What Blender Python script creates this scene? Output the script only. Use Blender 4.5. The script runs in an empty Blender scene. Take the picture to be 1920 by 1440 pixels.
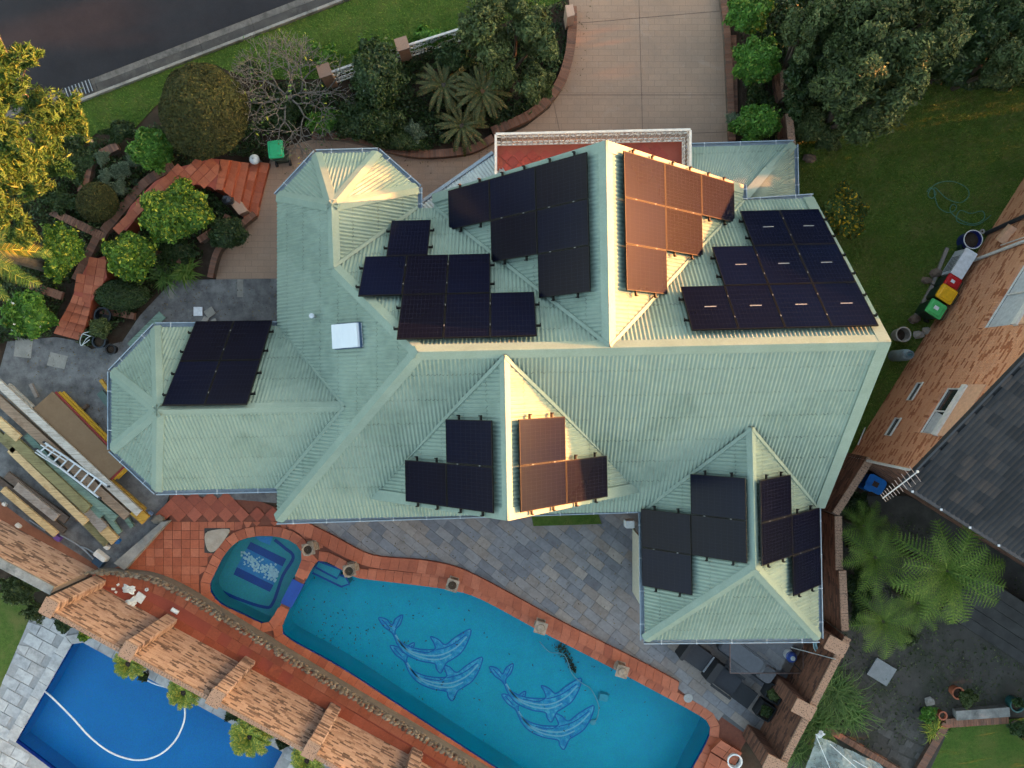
import bpy, math, random
import numpy as np
from math import sin, cos, pi, radians, sqrt
from mathutils import Vector, Matrix
from mathutils.geometry import tessellate_polygon, intersect_point_line

# ------------------------------------------------------------------ camera, sky, sun, exposure
scene = bpy.context.scene
COL = scene.collection
F = 1550.0          # focal length in photo pixels (1920 wide)
CAMZ = 28.0         # height of the drone above the terrace
cam_d = bpy.data.cameras.new("camera"); cam = bpy.data.objects.new("camera", cam_d); COL.objects.link(cam)
cam.location = (0, 0, CAMZ); cam.rotation_euler = (0, 0, 0)
cam_d.sensor_width = 36.0; cam_d.lens = 36.0 * F / 1920.0; cam_d.clip_end = 3000
scene.camera = cam

SUN_EL, SUN_AZ = radians(6.5), radians(9.5)   # low evening sun from image right (+x), a little from the top (+y)
world = bpy.data.worlds.new("World"); scene.world = world; world.use_nodes = True
wn = world.node_tree; wn.nodes.clear()
sky = wn.nodes.new("ShaderNodeTexSky"); sky.sky_type = 'NISHITA'; sky.sun_disc = False
sky.sun_elevation = SUN_EL; sky.sun_rotation = radians(90) - SUN_AZ
sky.air_density = 1.0; sky.dust_density = 3.0; sky.ozone_density = 0.4
bg = wn.nodes.new("ShaderNodeBackground"); bg.inputs[1].default_value = 0.15
wo = wn.nodes.new("ShaderNodeOutputWorld")
wn.links.new(sky.outputs[0], bg.inputs[0]); wn.links.new(bg.outputs[0], wo.inputs[0])
sun_l = bpy.data.lights.new("sun", 'SUN'); sun_l.energy = 3.6; sun_l.angle = radians(0.5); sun_l.color = (1.0, 0.30, 0.085)
sun = bpy.data.objects.new("sun", sun_l); COL.objects.link(sun)
sdir = Vector((cos(SUN_EL) * cos(SUN_AZ), cos(SUN_EL) * sin(SUN_AZ), sin(SUN_EL)))
sun.rotation_euler = sdir.to_track_quat('Z', 'Y').to_euler(); sun.location = sdir * 60
vs = scene.view_settings; vs.view_transform = 'Standard'; vs.look = 'None'; vs.gamma = 1.0; vs.use_curve_mapping = False
vs.exposure = 2.95
try:
    scene.cycles.use_denoising = True
    scene.cycles.use_adaptive_sampling = True; scene.cycles.adaptive_threshold = 0.03
    scene.cycles.max_bounces = 4; scene.cycles.diffuse_bounces = 2; scene.cycles.transparent_max_bounces = 12
    scene.cycles.caustics_reflective = False; scene.cycles.caustics_refractive = False
except Exception:
    pass

# ------------------------------------------------------------------ helpers
R = random.Random(11)
rng = np.random.default_rng(5)
def P(px, py, z=0.0):
    d = CAMZ - z
    return Vector(((px - 960) * d / F, (720 - py) * d / F, z))
def PS(lst, z=0.0, k=1.0, ox=0, oy=0):
    return [P(ox + x / k, oy + y / k, z) for x, y in lst]
def m_px(z=0.0): return (CAMZ - z) / F           # metres per photo pixel at height z
def ray_plane(px, py, p0, n):
    o = Vector((0, 0, CAMZ)); d = Vector(((px - 960) / F, (720 - py) / F, -1.0))
    t = (p0 - o).dot(n) / d.dot(n)
    return o + d * t

class MB:
    def __init__(s): s.v = []; s.f = []
    def quad(s, *p):
        i = len(s.v); s.v += [tuple(q) for q in p]; s.f.append(tuple(range(i, i + len(p)))); return s
    def boxm(s, c, sx, sy, sz, M=None):            # centre, full sizes, optional 3x3
        c = Vector(c); i = len(s.v)
        for dx in (-.5, .5):
            for dy in (-.5, .5):
                for dz in (-.5, .5):
                    o = Vector((dx * sx, dy * sy, dz * sz))
                    if M is not None: o = M @ o
                    s.v.append(tuple(c + o))
        for f in ((0, 1, 3, 2), (4, 6, 7, 5), (0, 4, 5, 1), (2, 3, 7, 6), (0, 2, 6, 4), (1, 5, 7, 3)):
            s.f.append(tuple(i + k for k in f))
        return s
    def bar(s, a, b, w, h, up=(0, 0, 1)):          # box along a-b, w sideways, h along up
        a = Vector(a); b = Vector(b); d = (b - a); L = d.length; d.normalize()
        up = Vector(up); sd = d.cross(up)
        if sd.length < 1e-5: sd = Vector((1, 0, 0))
        sd.normalize(); u2 = sd.cross(d)
        M = Matrix((d, sd, u2)).transposed()
        return s.boxm((a + b) / 2, L, w, h, M)
    def prism(s, poly, z0, z1):
        n = len(poly); i = len(s.v)
        s.v += [(p[0], p[1], z0) for p in poly] + [(p[0], p[1], z1) for p in poly]
        tri = tessellate_polygon([[Vector((p[0], p[1], 0)) for p in poly]])
        for t in tri:
            a, b, c = (Vector(poly[k][:2]) for k in t)
            cr = (b - a).cross(c - a)
            t = t if cr > 0 else (t[0], t[2], t[1])
            s.f.append(tuple(i + n + k for k in t)); s.f.append(tuple(i + k for k in reversed(t)))
        for k in range(n):
            q = (k + 1) % n; s.f.append((i + k, i + q, i + n + q, i + n + k))
        return s
    def tube(s, pts, r, seg=8, cap=True):
        pts = [Vector(p) for p in pts]; n = len(pts); rs = r if isinstance(r, (list, tuple)) else [r] * n
        i0 = len(s.v); prev = None
        for k, p in enumerate(pts):
            d = (pts[min(k + 1, n - 1)] - pts[max(k - 1, 0)])
            if d.length < 1e-9: d = Vector((0, 0, 1))
            d.normalize()
            if prev is None:
                u = d.orthogonal().normalized()
            else:
                u = prev - d * prev.dot(d)
                u = u.normalized() if u.length > 1e-6 else d.orthogonal().normalized()
            prev = u; w = d.cross(u)
            for j in range(seg):
                a = 2 * pi * j / seg; s.v.append(tuple(p + (u * cos(a) + w * sin(a)) * rs[k]))
        for k in range(n - 1):
            for j in range(seg):
                q = (j + 1) % seg; a = i0 + k * seg
                s.f.append((a + j, a + q, a + seg + q, a + seg + j))
        if cap:
            s.f.append(tuple(i0 + j for j in reversed(range(seg)))); s.f.append(tuple(i0 + (n - 1) * seg + j for j in range(seg)))
        return s
    def lathe(s, prof, c=(0, 0, 0), seg=20, sx=1.0, sy=1.0, M=None):
        c = Vector(c); i0 = len(s.v)
        for r, z in prof:
            for j in range(seg):
                a = 2 * pi * j / seg; o = Vector((r * cos(a) * sx, r * sin(a) * sy, z))
                if M is not None: o = M @ o
                s.v.append(tuple(c + o))
        for k in range(len(prof) - 1):
            for j in range(seg):
                q = (j + 1) % seg; a = i0 + k * seg
                s.f.append((a + j, a + q, a + seg + q, a + seg + j))
        return s
    def sheet(s, poly, holes=(), z=None):
        L = [[Vector(p) for p in poly]] + [[Vector(p) for p in h] for h in holes]
        tri = tessellate_polygon([[Vector((p.x, p.y, 0)) for p in l] for l in L])
        fl = [p for l in L for p in l]; i = len(s.v)
        s.v += [(p.x, p.y, p.z if z is None else z) for p in fl]
        for t in tri:
            a, b, c = (fl[k] for k in t)
            cr = (b.x - a.x) * (c.y - a.y) - (b.y - a.y) * (c.x - a.x)
            s.f.append(tuple(i + k for k in (t if cr > 0 else (t[0], t[2], t[1]))))
        return s
    def mesh(s, name, mat, off=(0, 0, 0), smooth=False):
        me = bpy.data.meshes.new(name)
        ox, oy, oz = off
        me.from_pydata([(x - ox, y - oy, z - oz) for x, y, z in s.v], [], s.f)
        if mat: me.materials.append(mat)
        if smooth:
            me.polygons.foreach_set('use_smooth', [True] * len(me.polygons))
        me.update(); return me

def link(name, data, parent=None):
    o = bpy.data.objects.new(name, data); COL.objects.link(o)
    if parent is not None: o.parent = parent
    return o
def tag(o, label=None, cat=None, group=None, kind=None):
    if label: o["label"] = label
    if cat: o["category"] = cat
    if group: o["group"] = group
    if kind: o["kind"] = kind
    return o
class T:
    """a thing: an Empty at its base that parents its parts; parts are given in world coordinates"""
    def __init__(s, name, label, cat, loc=(0, 0, 0), group=None):
        s.loc = Vector(loc); s.o = link(name, None); s.o.location = s.loc; s.o.empty_display_size = .2
        tag(s.o, label, cat, group, 'thing')
    def add(s, name, mb, mat, parent=None, label=None, kind=None, smooth=False):
        o = link(name, mb.mesh(name, mat, s.loc, smooth), parent or s.o); tag(o, label, None, None, kind); return o
    def piece(s, name, me, M, parent=None):
        o = link(name, me, parent or s.o); o.matrix_local = Matrix.Translation(-s.loc) @ M; return o
def single(name, label, cat, mb, mat, group=None, smooth=False, kind=None):
    a = np.array(mb.v); c = ((a[:, 0].min() + a[:, 0].max()) / 2, (a[:, 1].min() + a[:, 1].max()) / 2, a[:, 2].min())
    o = link(name, mb.mesh(name, mat, c, smooth)); o.location = c
    return tag(o, label, cat, group, kind or 'thing')
def struct(name, mb, mat, label=None):
    return tag(link(name, mb.mesh(name, mat)), label, None, None, "structure")
def frameM(p, x, y, z):
    M = Matrix((x, y, z)).transposed().to_4x4(); M.translation = p; return M
def inpoly(p, poly):
    x, y = p[0], p[1]; r = False; n = len(poly); j = n - 1
    for i in range(n):
        xi, yi = poly[i][0], poly[i][1]; xj, yj = poly[j][0], poly[j][1]
        if (yi > y) != (yj > y) and x < (xj - xi) * (y - yi) / (yj - yi) + xi: r = not r
        j = i
    return r
def smooth_path(pts, n=8, closed=False):
    """Catmull-Rom"""
    pts = [Vector(p) for p in pts]; N = len(pts); out = []
    for i in range(N if closed else N - 1):
        p0 = pts[(i - 1) % N] if closed or i > 0 else pts[0]
        p1 = pts[i]; p2 = pts[(i + 1) % N]
        p3 = pts[(i + 2) % N] if closed or i + 2 < N else pts[-1]
        for k in range(n):
            t = k / n
            out.append(.5 * ((2 * p1) + (p2 - p0) * t + (2 * p0 - 5 * p1 + 4 * p2 - p3) * t * t + (3 * p1 - p0 - 3 * p2 + p3) * t ** 3))
    if not closed: out.append(pts[-1])
    return out
def resample(pts, step):
    out = [pts[0].copy()]; acc = 0.0
    for a, b in zip(pts, pts[1:]):
        L = (b - a).length
        while acc + L >= step:
            t = (step - acc) / L; a = a + (b - a) * t; L = (b - a).length; out.append(a.copy()); acc = 0.0
        acc += L
    if acc > step * .4: out.append(pts[-1].copy())
    return out
def normals2(pts, closed=False):
    out = []; n = len(pts)
    for i in range(n):
        a = pts[(i - 1) % n] if closed or i > 0 else pts[0]; b = pts[(i + 1) % n] if closed or i < n - 1 else pts[-1]
        d = b - a; v = Vector((-d.y, d.x, 0)); out.append(v.normalized() if v.length > 1e-9 else Vector((0, 1, 0)))
    return out

# ------------------------------------------------------------------ materials (all procedural)
def srgb(r, g, b):
    f = lambda c: (c / 255 / 12.92) if c <= 10 else ((c / 255 + .055) / 1.055) ** 2.4
    return (f(r), f(g), f(b), 1)
def c4(c): return tuple(c) if len(c) == 4 else (*c, 1)
class N:
    def __init__(s, name):
        s.m = bpy.data.materials.new(name); s.m.use_nodes = True; s.t = s.m.node_tree; s.t.nodes.clear()
        s.out = s.n("ShaderNodeOutputMaterial")
    def n(s, ty, **kw):
        x = s.t.nodes.new(ty)
        for k, v in kw.items(): setattr(x, k, v)
        return x
    def l(s, a, b): s.t.links.new(a, b)
    def pos(s): return s.n("ShaderNodeNewGeometry").outputs["Position"]
    def noise(s, scale, detail=4, rough=.6, vec=None, dist=0):
        x = s.n("ShaderNodeTexNoise"); x.inputs["Scale"].default_value = scale; x.inputs["Detail"].default_value = detail
        x.inputs["Roughness"].default_value = rough; x.inputs["Distortion"].default_value = dist
        s.l(vec if vec is not None else s.pos(), x.inputs["Vector"]); return x.outputs["Fac"]
    def ramp(s, fac, stops, interp='LINEAR'):
        x = s.n("ShaderNodeValToRGB"); x.color_ramp.interpolation = interp
        e = x.color_ramp.elements
        while len(e) < len(stops): e.new(.5)
        for el, (p, c) in zip(e, stops): el.position = p; el.color = c4(c)
        s.l(fac, x.inputs[0]); return x.outputs[0]
    def mix(s, fac, a, b, mode='MIX'):
        x = s.n("ShaderNodeMix", data_type='RGBA', blend_type=mode)
        for v, k in ((fac, 0), (a, 6), (b, 7)):
            if isinstance(v, (int, float)): x.inputs[k].default_value = v
            elif isinstance(v, tuple): x.inputs[k].default_value = c4(v)
            else: s.l(v, x.inputs[k])
        return x.outputs[2]
    def math(s, op, a, b=0.0, c=0.0):
        x = s.n("ShaderNodeMath", operation=op)
        for v, k in ((a, 0), (b, 1), (c, 2)):
            if isinstance(v, (int, float)): x.inputs[k].default_value = v
            else: s.l(v, x.inputs[k])
        return x.outputs[0]
    def rand(s):
        a = s.n("ShaderNodeObjectInfo").outputs["Random"]; b = s.n("ShaderNodeNewGeometry").outputs["Random Per Island"]
        return s.math('FRACT', s.math('ADD', a, b))
    def bsdf(s, col, rough=.7, metal=0.0, spec=.4, bump=None, bstr=.3, bdist=.02, coat=0, trans=None):
        p = s.n("ShaderNodeBsdfPrincipled")
        if isinstance(col, tuple): p.inputs["Base Color"].default_value = c4(col)
        else: s.l(col, p.inputs["Base Color"])
        if isinstance(rough, (int, float)): p.inputs["Roughness"].default_value = rough
        else: s.l(rough, p.inputs["Roughness"])
        p.inputs["Metallic"].default_value = metal; p.inputs["Specular IOR Level"].default_value = spec
        p.inputs["Coat Weight"].default_value = coat
        if bump is not None:
            b = s.n("ShaderNodeBump"); b.inputs["Strength"].default_value = bstr; b.inputs["Distance"].default_value = bdist
            s.l(bump, b.inputs["Height"]); s.l(b.outputs[0], p.inputs["Normal"])
        if trans is not None:
            tr = s.n("ShaderNodeBsdfTranslucent"); s.l(col, tr.inputs[0]) if not isinstance(col, tuple) else None
            mx = s.n("ShaderNodeMixShader"); mx.inputs[0].default_value = trans
            s.l(p.outputs[0], mx.inputs[1]); s.l(tr.outputs[0], mx.inputs[2]); s.l(mx.outputs[0], s.out.inputs[0])
        else:
            s.l(p.outputs[0], s.out.inputs[0])
        return s.m
def mottled(name, a, b, scale=3, rough=.8, c=None, scale2=25, bstr=.25, bdist=.01, spec=.35, metal=0):
    """two-tone patchy surface with fine grain"""
    n = N(name); big = n.noise(scale, 5, .65); fine = n.noise(scale2, 5, .7)
    col = n.ramp(big, [(.3, a), (.7, b)])
    if c is not None: col = n.mix(n.ramp(n.noise(scale * .45, 6, .7), [(.5, (0, 0, 0)), (.68, (1, 1, 1))]), col, c)
    col = n.mix(n.ramp(fine, [(.3, (.55, .55, .55)), (.7, (1.25, 1.25, 1.25))]), col, col, 'MIX') if False else n.mix(.35, col, n.mix(1.0, col, n.ramp(fine, [(.3, (.45, .45, .45)), (.7, (1, 1, 1))]), 'MULTIPLY'))
    return n.bsdf(col, rough, metal, spec, fine, bstr, bdist)
def pieces(name, stops, rough=.75, scale=14, grime=(.3, .3, .3), gfac=.5, bstr=.25, bdist=.006, spec=.35, interp='LINEAR', gscale=1.2, metal=0):
    """colour picked per separate piece, with grain and large stains on top"""
    n = N(name); col = n.ramp(n.rand(), stops, interp)
    fine = n.noise(scale, 5, .7)
    col = n.mix(.5, col, n.mix(1.0, col, n.ramp(fine, [(.3, (.5, .5, .5)), (.72, (1.1, 1.1, 1.1))]), 'MULTIPLY'))
    st = n.ramp(n.noise(gscale, 6, .7), [(.45, (0, 0, 0)), (.75, (gfac, gfac, gfac))])
    col = n.mix(st, col, n.mix(1.0, col, grime, 'MULTIPLY'))
    return n.bsdf(col, rough, metal, spec, fine, bstr, bdist)
def leafy(name, stops, rough=.55, trans=.22, patch=1.3, pcol=(.6, .6, .5), spec=.3):
    n = N(name); col = n.ramp(n.rand(), [(p, (c[0] * 1.55, c[1] * 1.5, c[2] * 1.1)) for p, c in stops])
    col = n.mix(n.ramp(n.noise(patch, 3, .5), [(.4, (0, 0, 0)), (.65, (.8, .8, .8))]), col, n.mix(1.0, col, pcol, 'MULTIPLY'))
    return n.bsdf(col, rough, 0, spec, None, trans=trans)
def plain(name, c, rough=.6, metal=0.0, spec=.4, var=.25, scale=9):
    n = N(name); f = n.noise(scale, 4, .6)
    k = 1 - var
    col = n.mix(1.0, c4(c), n.ramp(f, [(.3, (k, k, k)), (.7, (1, 1, 1))]), 'MULTIPLY')
    return n.bsdf(col, rough, metal, spec, f, .1, .004)
# ------------------------------------------------------------------ the setting: ground, road, lawns, paving, pools
def dense(ps, n=6, closed=True): return smooth_path(ps, n, closed)
POOL = dense(PS([(597, 1050), (640, 1066), (664, 1080), (700, 1086), (760, 1093), (840, 1104), (900, 1121), (1010, 1180), (1100, 1226), (1200, 1279), (1305, 1336), (1328, 1354), (1331, 1380),
                 (1300, 1440), (1272, 1492), (1225, 1530), (1120, 1530), (1020, 1497), (930, 1442), (760, 1332), (640, 1254), (545, 1201), (528, 1184), (529, 1171), (545, 1136), (567, 1100)]), 4)
SPA = dense(PS([(480, 1004), (445, 1014), (420, 1040), (405, 1068), (393, 1094), (395, 1112), (413, 1133), (455, 1153), (492, 1170), (507, 1165), (528, 1131), (550, 1090), (567, 1050), (565, 1030), (547, 1013), (515, 1004)]), 4)
NPOOL = PS([(142, 1195), (531, 1408), (470, 1520), (200, 1520), (29, 1391)], 0)
def dirt(): return mottled("dark_garden_soil", (.035, .022, .015), (.07, .048, .032), 3, .95, (.05, .045, .03), 30, .6, .03, .2)
MSOIL = dirt()
def grass_mat(name, a, b, dry, sc=1.2):
    n = N(name); big = n.noise(sc, 5, .7); fine = n.noise(55, 6, .8); mid = n.noise(9, 5, .75)
    col = n.ramp(mid, [(.32, a), (.7, b)])
    col = n.mix(n.ramp(big, [(.44, (0, 0, 0)), (.64, (.85, .85, .85))]), col, dry)
    col = n.mix(.75, col, n.mix(1.0, col, n.ramp(fine, [(.28, (.22, .24, .2)), (.7, (1.25, 1.25, 1.1))]), 'MULTIPLY'))
    return n.bsdf(col, .8, 0, .2, fine, .9, .04)
MLAWN = grass_mat("lawn_grass", (.055, .105, .014), (.105, .17, .028), (.16, .16, .05))
MVERGE = grass_mat("verge_grass", (.045, .095, .012), (.085, .16, .024), (.11, .14, .03))
struct("ground", MB().sheet([Vector((-400, -400, 0)), Vector((400, -400, 0)), Vector((400, 400, 0)), Vector((-400, 400, 0))], [POOL, SPA, NPOOL], -.03), MSOIL)
# road, gutter and kerb
def asphalt():
    n = N("asphalt"); f = n.noise(70, 4, .8); b = n.noise(.5, 6, .75)
    col = n.ramp(b, [(.3, (.0085, .0095, .0135)), (.7, (.0175, .0185, .0235))])
    col = n.mix(.7, col, n.mix(1.0, col, n.ramp(f, [(.3, (.4, .4, .4)), (.75, (1.7, 1.7, 1.7))]), 'MULTIPLY'))
    return n.bsdf(col, .85, 0, .25, f, .5, .01)
kd = Vector((P(660, 0).xy - P(170, 188).xy)).normalized(); k0 = P(170, 188)
def kline(off, t0=-14, t1=46):     # lines parallel to the kerb; off metres towards the road
    nr = Vector((-kd.y, kd.x, 0)); d = Vector((kd.x, kd.y, 0))
    return [k0 + d * t0 + nr * off, k0 + d * t1 + nr * off]
a, b = kline(0.68), kline(14)
struct("road", MB().quad(*[Vector((p.x, p.y, -.012)) for p in (a[0], a[1], b[1], b[0])]), asphalt())
MKERBD = mottled("dirty_gutter", (.03, .03, .031), (.06, .058, .055), 1.6, .9, (.10, .098, .09), 24, .5, .015)
MKERB = mottled("old_kerb_concrete", (.06, .058, .055), (.16, .155, .145), 2.6, .9, (.05, .05, .048), 24, .5, .015)
MCONC = mottled("weathered_concrete", (.16, .155, .14), (.30, .29, .265), 2.2, .85, (.08, .08, .075), 28, .5, .015)
ke = T("kerb", "weathered concrete kerb and gutter between road and verge", "kerb", k0)
step = 1.9; nk = 0
dK = Vector((kd.x, kd.y, 0)); nK = Vector((-kd.y, kd.x, 0))
for k in range(-6, 20):
    t = .35 + k * step
    if t < -8 or t > 30: continue
    p = k0 + dK * (t + step / 2)
    M = Matrix((dK, nK, Vector((0, 0, 1)))).transposed()
    ke.add("kerb_stone", MB().boxm(p + nK * .08 + Vector((0, 0, .03)), step - .012, .09, .20, M), MCONC)
    ke.add("gutter_slab", MB().boxm(p + nK * .29 + Vector((0, 0, -.022)), step - .012, .32, .05, M), MKERBD)
    ke.add("gutter_lip", MB().boxm(p + nK * .56 + Vector((0, 0, -.018)), step - .012, .21, .05, M), MKERB)
# lawns
verge = PS([(-200, 330), (170, 186), (640, 7), (1052, -150), (1056, 0), (900, 60), (872, 66), (760, 104), (612, 148), (470, 150), (400, 120), (290, 200), (240, 255), (180, 250), (120, 300), (-200, 420)])
struct("verge_lawn", MB().sheet(verge, (), -.004), MVERGE)
lawnE = PS([(1480, -60), (2300, -60), (2300, 300), (1920, 345), (1855, 440), (1600, 845), (1520, 930), (1500, 400), (1490, 260)])
struct("side_lawn", MB().sheet(lawnE, (), -.004), MLAWN)
struct("corner_lawn", MB().sheet(PS([(1775, 1362), (1990, 1338), (1990, 1560), (1690, 1560)]), (), -.004), MVERGE)
struct("neighbour_lawn", MB().sheet(PS([(-200, 1080), (60, 1120), (85, 1160), (0, 1330), (-200, 1400)]), (), -.004), MLAWN)
# blades of grass, so that the lawns have a real pile
def grass_blades(name, label, poly, n, mat, hgt=.06):
    a = np.array([(p.x, p.y) for p in poly]); lo = np.maximum(a.min(0), (-18.5, -14)); hi = np.minimum(a.max(0), (18.5, 14))
    q = rng.uniform(lo, hi, (n, 2)); keep = np.zeros(n, bool); j = len(a) - 1
    for i in range(len(a)):
        c = ((a[i, 1] > q[:, 1]) != (a[j, 1] > q[:, 1])) & (q[:, 0] < (a[j, 0] - a[i, 0]) * (q[:, 1] - a[i, 1]) / (a[j, 1] - a[i, 1] + 1e-12) + a[i, 0])
        keep ^= c; j = i
    q = q[keep]; m = len(q); ang = rng.uniform(0, 2 * pi, m); h = hgt * rng.uniform(.5, 1.5, m); ln = rng.uniform(.02, .07, m); w = rng.uniform(.008, .016, m)
    d = np.stack([np.cos(ang), np.sin(ang)], 1); s = np.stack([-d[:, 1], d[:, 0]], 1)
    v = np.zeros((m, 3, 3)); v[:, 0, :2] = q - s * w[:, None]; v[:, 1, :2] = q + s * w[:, None]; v[:, 2, :2] = q + d * ln[:, None]; v[:, 2, 2] = h
    me = np_mesh(name, v.reshape(-1, 3), np.arange(m * 3).reshape(-1, 3), mat)
    return tag(link(name, me), label, "grass", None, "stuff")
def np_mesh(name, v, f, mat):
    me = bpy.data.meshes.new(name); k = f.shape[1]
    me.vertices.add(len(v)); me.vertices.foreach_set('co', np.ascontiguousarray(v, np.float32).ravel())
    me.loops.add(f.size); me.loops.foreach_set('vertex_index', np.ascontiguousarray(f, np.int32).ravel())
    me.polygons.add(len(f)); me.polygons.foreach_set('loop_start', np.arange(0, f.size, k, dtype=np.int32))
    me.polygons.foreach_set('loop_total', np.full(len(f), k, np.int32)); me.materials.append(mat); me.update(calc_edges=True); me.validate()
    return me
MGB = leafy("grass_blade", [(0, (.045, .085, .014)), (.6, (.075, .13, .023)), (.9, (.115, .15, .035)), (1, (.19, .175, .07))], .7, .2, .8, (.7, .7, .6))
MGB2 = leafy("verge_blade", [(0, (.04, .09, .014)), (.6, (.07, .14, .025)), (.9, (.10, .16, .04)), (1, (.16, .16, .06))], .7, .2, .8, (.75, .75, .6))
grass_blades("verge_grass", "bright green grass of the verge beside the road", verge, 90000, MGB2)
grass_blades("side_lawn_grass", "short dark green grass of the side lawn", lawnE, 140000, MGB)
# driveway and forecourt: stamped concrete
def stamped():
    n = N("stamped_concrete"); br = n.n("ShaderNodeTexBrick"); mp = n.n("ShaderNodeMapping"); n.l(n.pos(), mp.inputs[0]); n.l(mp.outputs[0], br.inputs[0])
    br.inputs["Scale"].default_value = 1; br.inputs["Mortar Size"].default_value = .008; br.inputs["Brick Width"].default_value = .42; br.inputs["Row Height"].default_value = .21
    br.inputs["Mortar Smooth"].default_value = .5
    br.inputs["Color1"].default_value = (.32, .205, .135, 1); br.inputs["Color2"].default_value = (.345, .225, .15, 1); br.inputs["Mortar"].default_value = (.22, .145, .10, 1)
    st = n.ramp(n.noise(.55, 7, .72), [(.4, (0, 0, 0)), (.72, (.8, .8, .8))]); col = n.mix(st, br.outputs[0], (.23, .16, .115))
    col = n.mix(n.ramp(n.noise(.9, 6, .7, dist=1), [(.56, (0, 0, 0)), (.75, (.6, .6, .6))]), col, (.37, .275, .21))
    f = n.noise(40, 4, .7); col = n.mix(.4, col, n.mix(1.0, col, n.ramp(f, [(.3, (.5, .5, .5)), (.7, (1.1, 1.1, 1.1))]), 'MULTIPLY'))
    return n.bsdf(col, .7, 0, .35, br.outputs["Fac"], -.25, .01)
MSTAMP = stamped()
drive = PS([(1345, -235), (1350, -60), (1358, 60), (1366, 170), (1372, 300), (1372, 420), (1100, 470), (560, 535), (405, 525), (410, 480), (455, 430), (478, 395), (500, 330), (508, 290), (545, 272), (600, 258), (650, 262), (700, 272),
            (770, 290), (860, 288), (925, 265), (985, 238), (1030, 203), (1058, 150), (1070, 90), (1070, 30), (1060, -60), (1052, -135)])
struct("driveway", MB().sheet(drive, (), .002), MSTAMP)
jm = MB(); MJ = plain("dark_joint", (.15, .10, .075), .9)
for a, b in (((1066, 45), (1358, 20)), ((1040, 178), (1366, 178)), ((1197, -40), (1205, 250)), ((1290, 250), (1372, 247)), ((1037, 188), (1050, 250)), ((898, 280), (900, 330))):
    jm.bar(P(*a, .004), P(*b, .004), .018, .004)
tag(link("control_joint", jm.mesh("control_joint", MJ)), "dark control joints cut across the driveway", None, None, "structure")
# brick kerb round the driveway garden, bricks laid across
MEDGE = pieces("edge_brick", [(0, (.17, .075, .045)), (.5, (.25, .12, .075)), (1, (.13, .07, .05))], .8, 22, (.4, .4, .4), .5)
eb = MB().boxm((0, 0, .07), .074, .22, .16).mesh("brick", MEDGE)
MMORT = plain("mortar_bed", (.14, .105, .08), .95)
def brick_edge(label, px, width=.22, z=0.0, h=.15, name="brick_edging", pitch=.085):
    pts = smooth_path([P(x, y, z) for x, y in px], 6) if len(px) > 2 else [P(*px[0], z), P(*px[1], z)]
    pts = resample(pts, pitch); nn = normals2(pts); t = T(name, label, "garden edging", pts[len(pts) // 2])
    mb = MB()
    for a, b, n1, n2 in zip(pts, pts[1:], nn, nn[1:]): 
        mb.quad(a - n1 * width * .5 + Vector((0, 0, h - .012)), b - n2 * width * .5 + Vector((0, 0, h - .012)), b + n2 * width * .5 + Vector((0, 0, h - .012)), a + n1 * width * .5 + Vector((0, 0, h - .012)))
        mb.quad(a - n1 * width * .5 + Vector((0, 0, h - .012)), b - n2 * width * .5 + Vector((0, 0, h - .012)), b - n2 * width * .5, a - n1 * width * .5)
        mb.quad(b + n2 * width * .5 + Vector((0, 0, h - .012)), a + n1 * width * .5 + Vector((0, 0, h - .012)), a + n1 * width * .5, b + n2 * width * .5)
    t.add("mortar", mb, MMORT)
    for p, n_ in zip(pts, nn):
        if abs(p.x) > 18.5 or abs(p.y) > 14: continue
        d = Vector((n_.y, -n_.x, 0)); M = frameM(p + Vector((0, 0, h - .15 + R.uniform(-.004, .004))), d, n_, Vector((0, 0, 1)))
        t.piece("brick", eb, M @ Matrix.Scale(width / .22, 4, (0, 1, 0)))
    return t
brick_edge("curved brick edging between driveway and palm garden", [(1072, 20), (1072, 60), (1066, 110), (1050, 158), (1022, 196), (985, 224), (925, 250)], .3, h=.28)
brick_edge("curved brick edging below the bare frangipani and dark shrubs", [(590, 256), (640, 258), (690, 268), (740, 284), (800, 292), (880, 284), (925, 262)], .26, h=.25)
brick_edge("straight brick edging on the right of the driveway", [(1352, -10), (1360, 60), (1365, 150), (1370, 265)], .22, h=.22)
brick_edge("dark brick border strip beside the clipped driveway shrubs", [(1373, 70), (1376, 210)], .22, h=.1)
# concrete yard on the left
struct("concrete_yard", MB().sheet(PS([(325, 525), (535, 522), (540, 945), (318, 926), (300, 980), (222, 1062), (190, 1080), (-80, 930), (-80, 760), (0, 690), (14, 640), (105, 632), (150, 640), (172, 655), (230, 640), (262, 592)]), (), .004),
       mottled("stained_grey_concrete", (.06, .06, .062), (.185, .18, .175), 2.4, .85, (.20, .20, .195), 26, .5, .015))
MSLB = mottled("pale_concrete_patch", (.20, .19, .165), (.30, .285, .25), 3, .85)
for q, l in (([(95, 660), (128, 668), (121, 692), (88, 685)], "pale square concrete patch below the terracotta steps"), ([(445, 524), (456, 524), (456, 557), (445, 557)], "narrow pale patch in the concrete beside the house"),
             ([(318, 530), (326, 530), (326, 560), (316, 560)], "pale stripe near the corner of the concrete yard"), ([(30, 632), (62, 636), (58, 672), (26, 668)], "faint brown square patch at the left of the yard")):
    single("concrete_patch", l, "paving", MB().prism(PS(q), .004, .012), MSLB)
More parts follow.
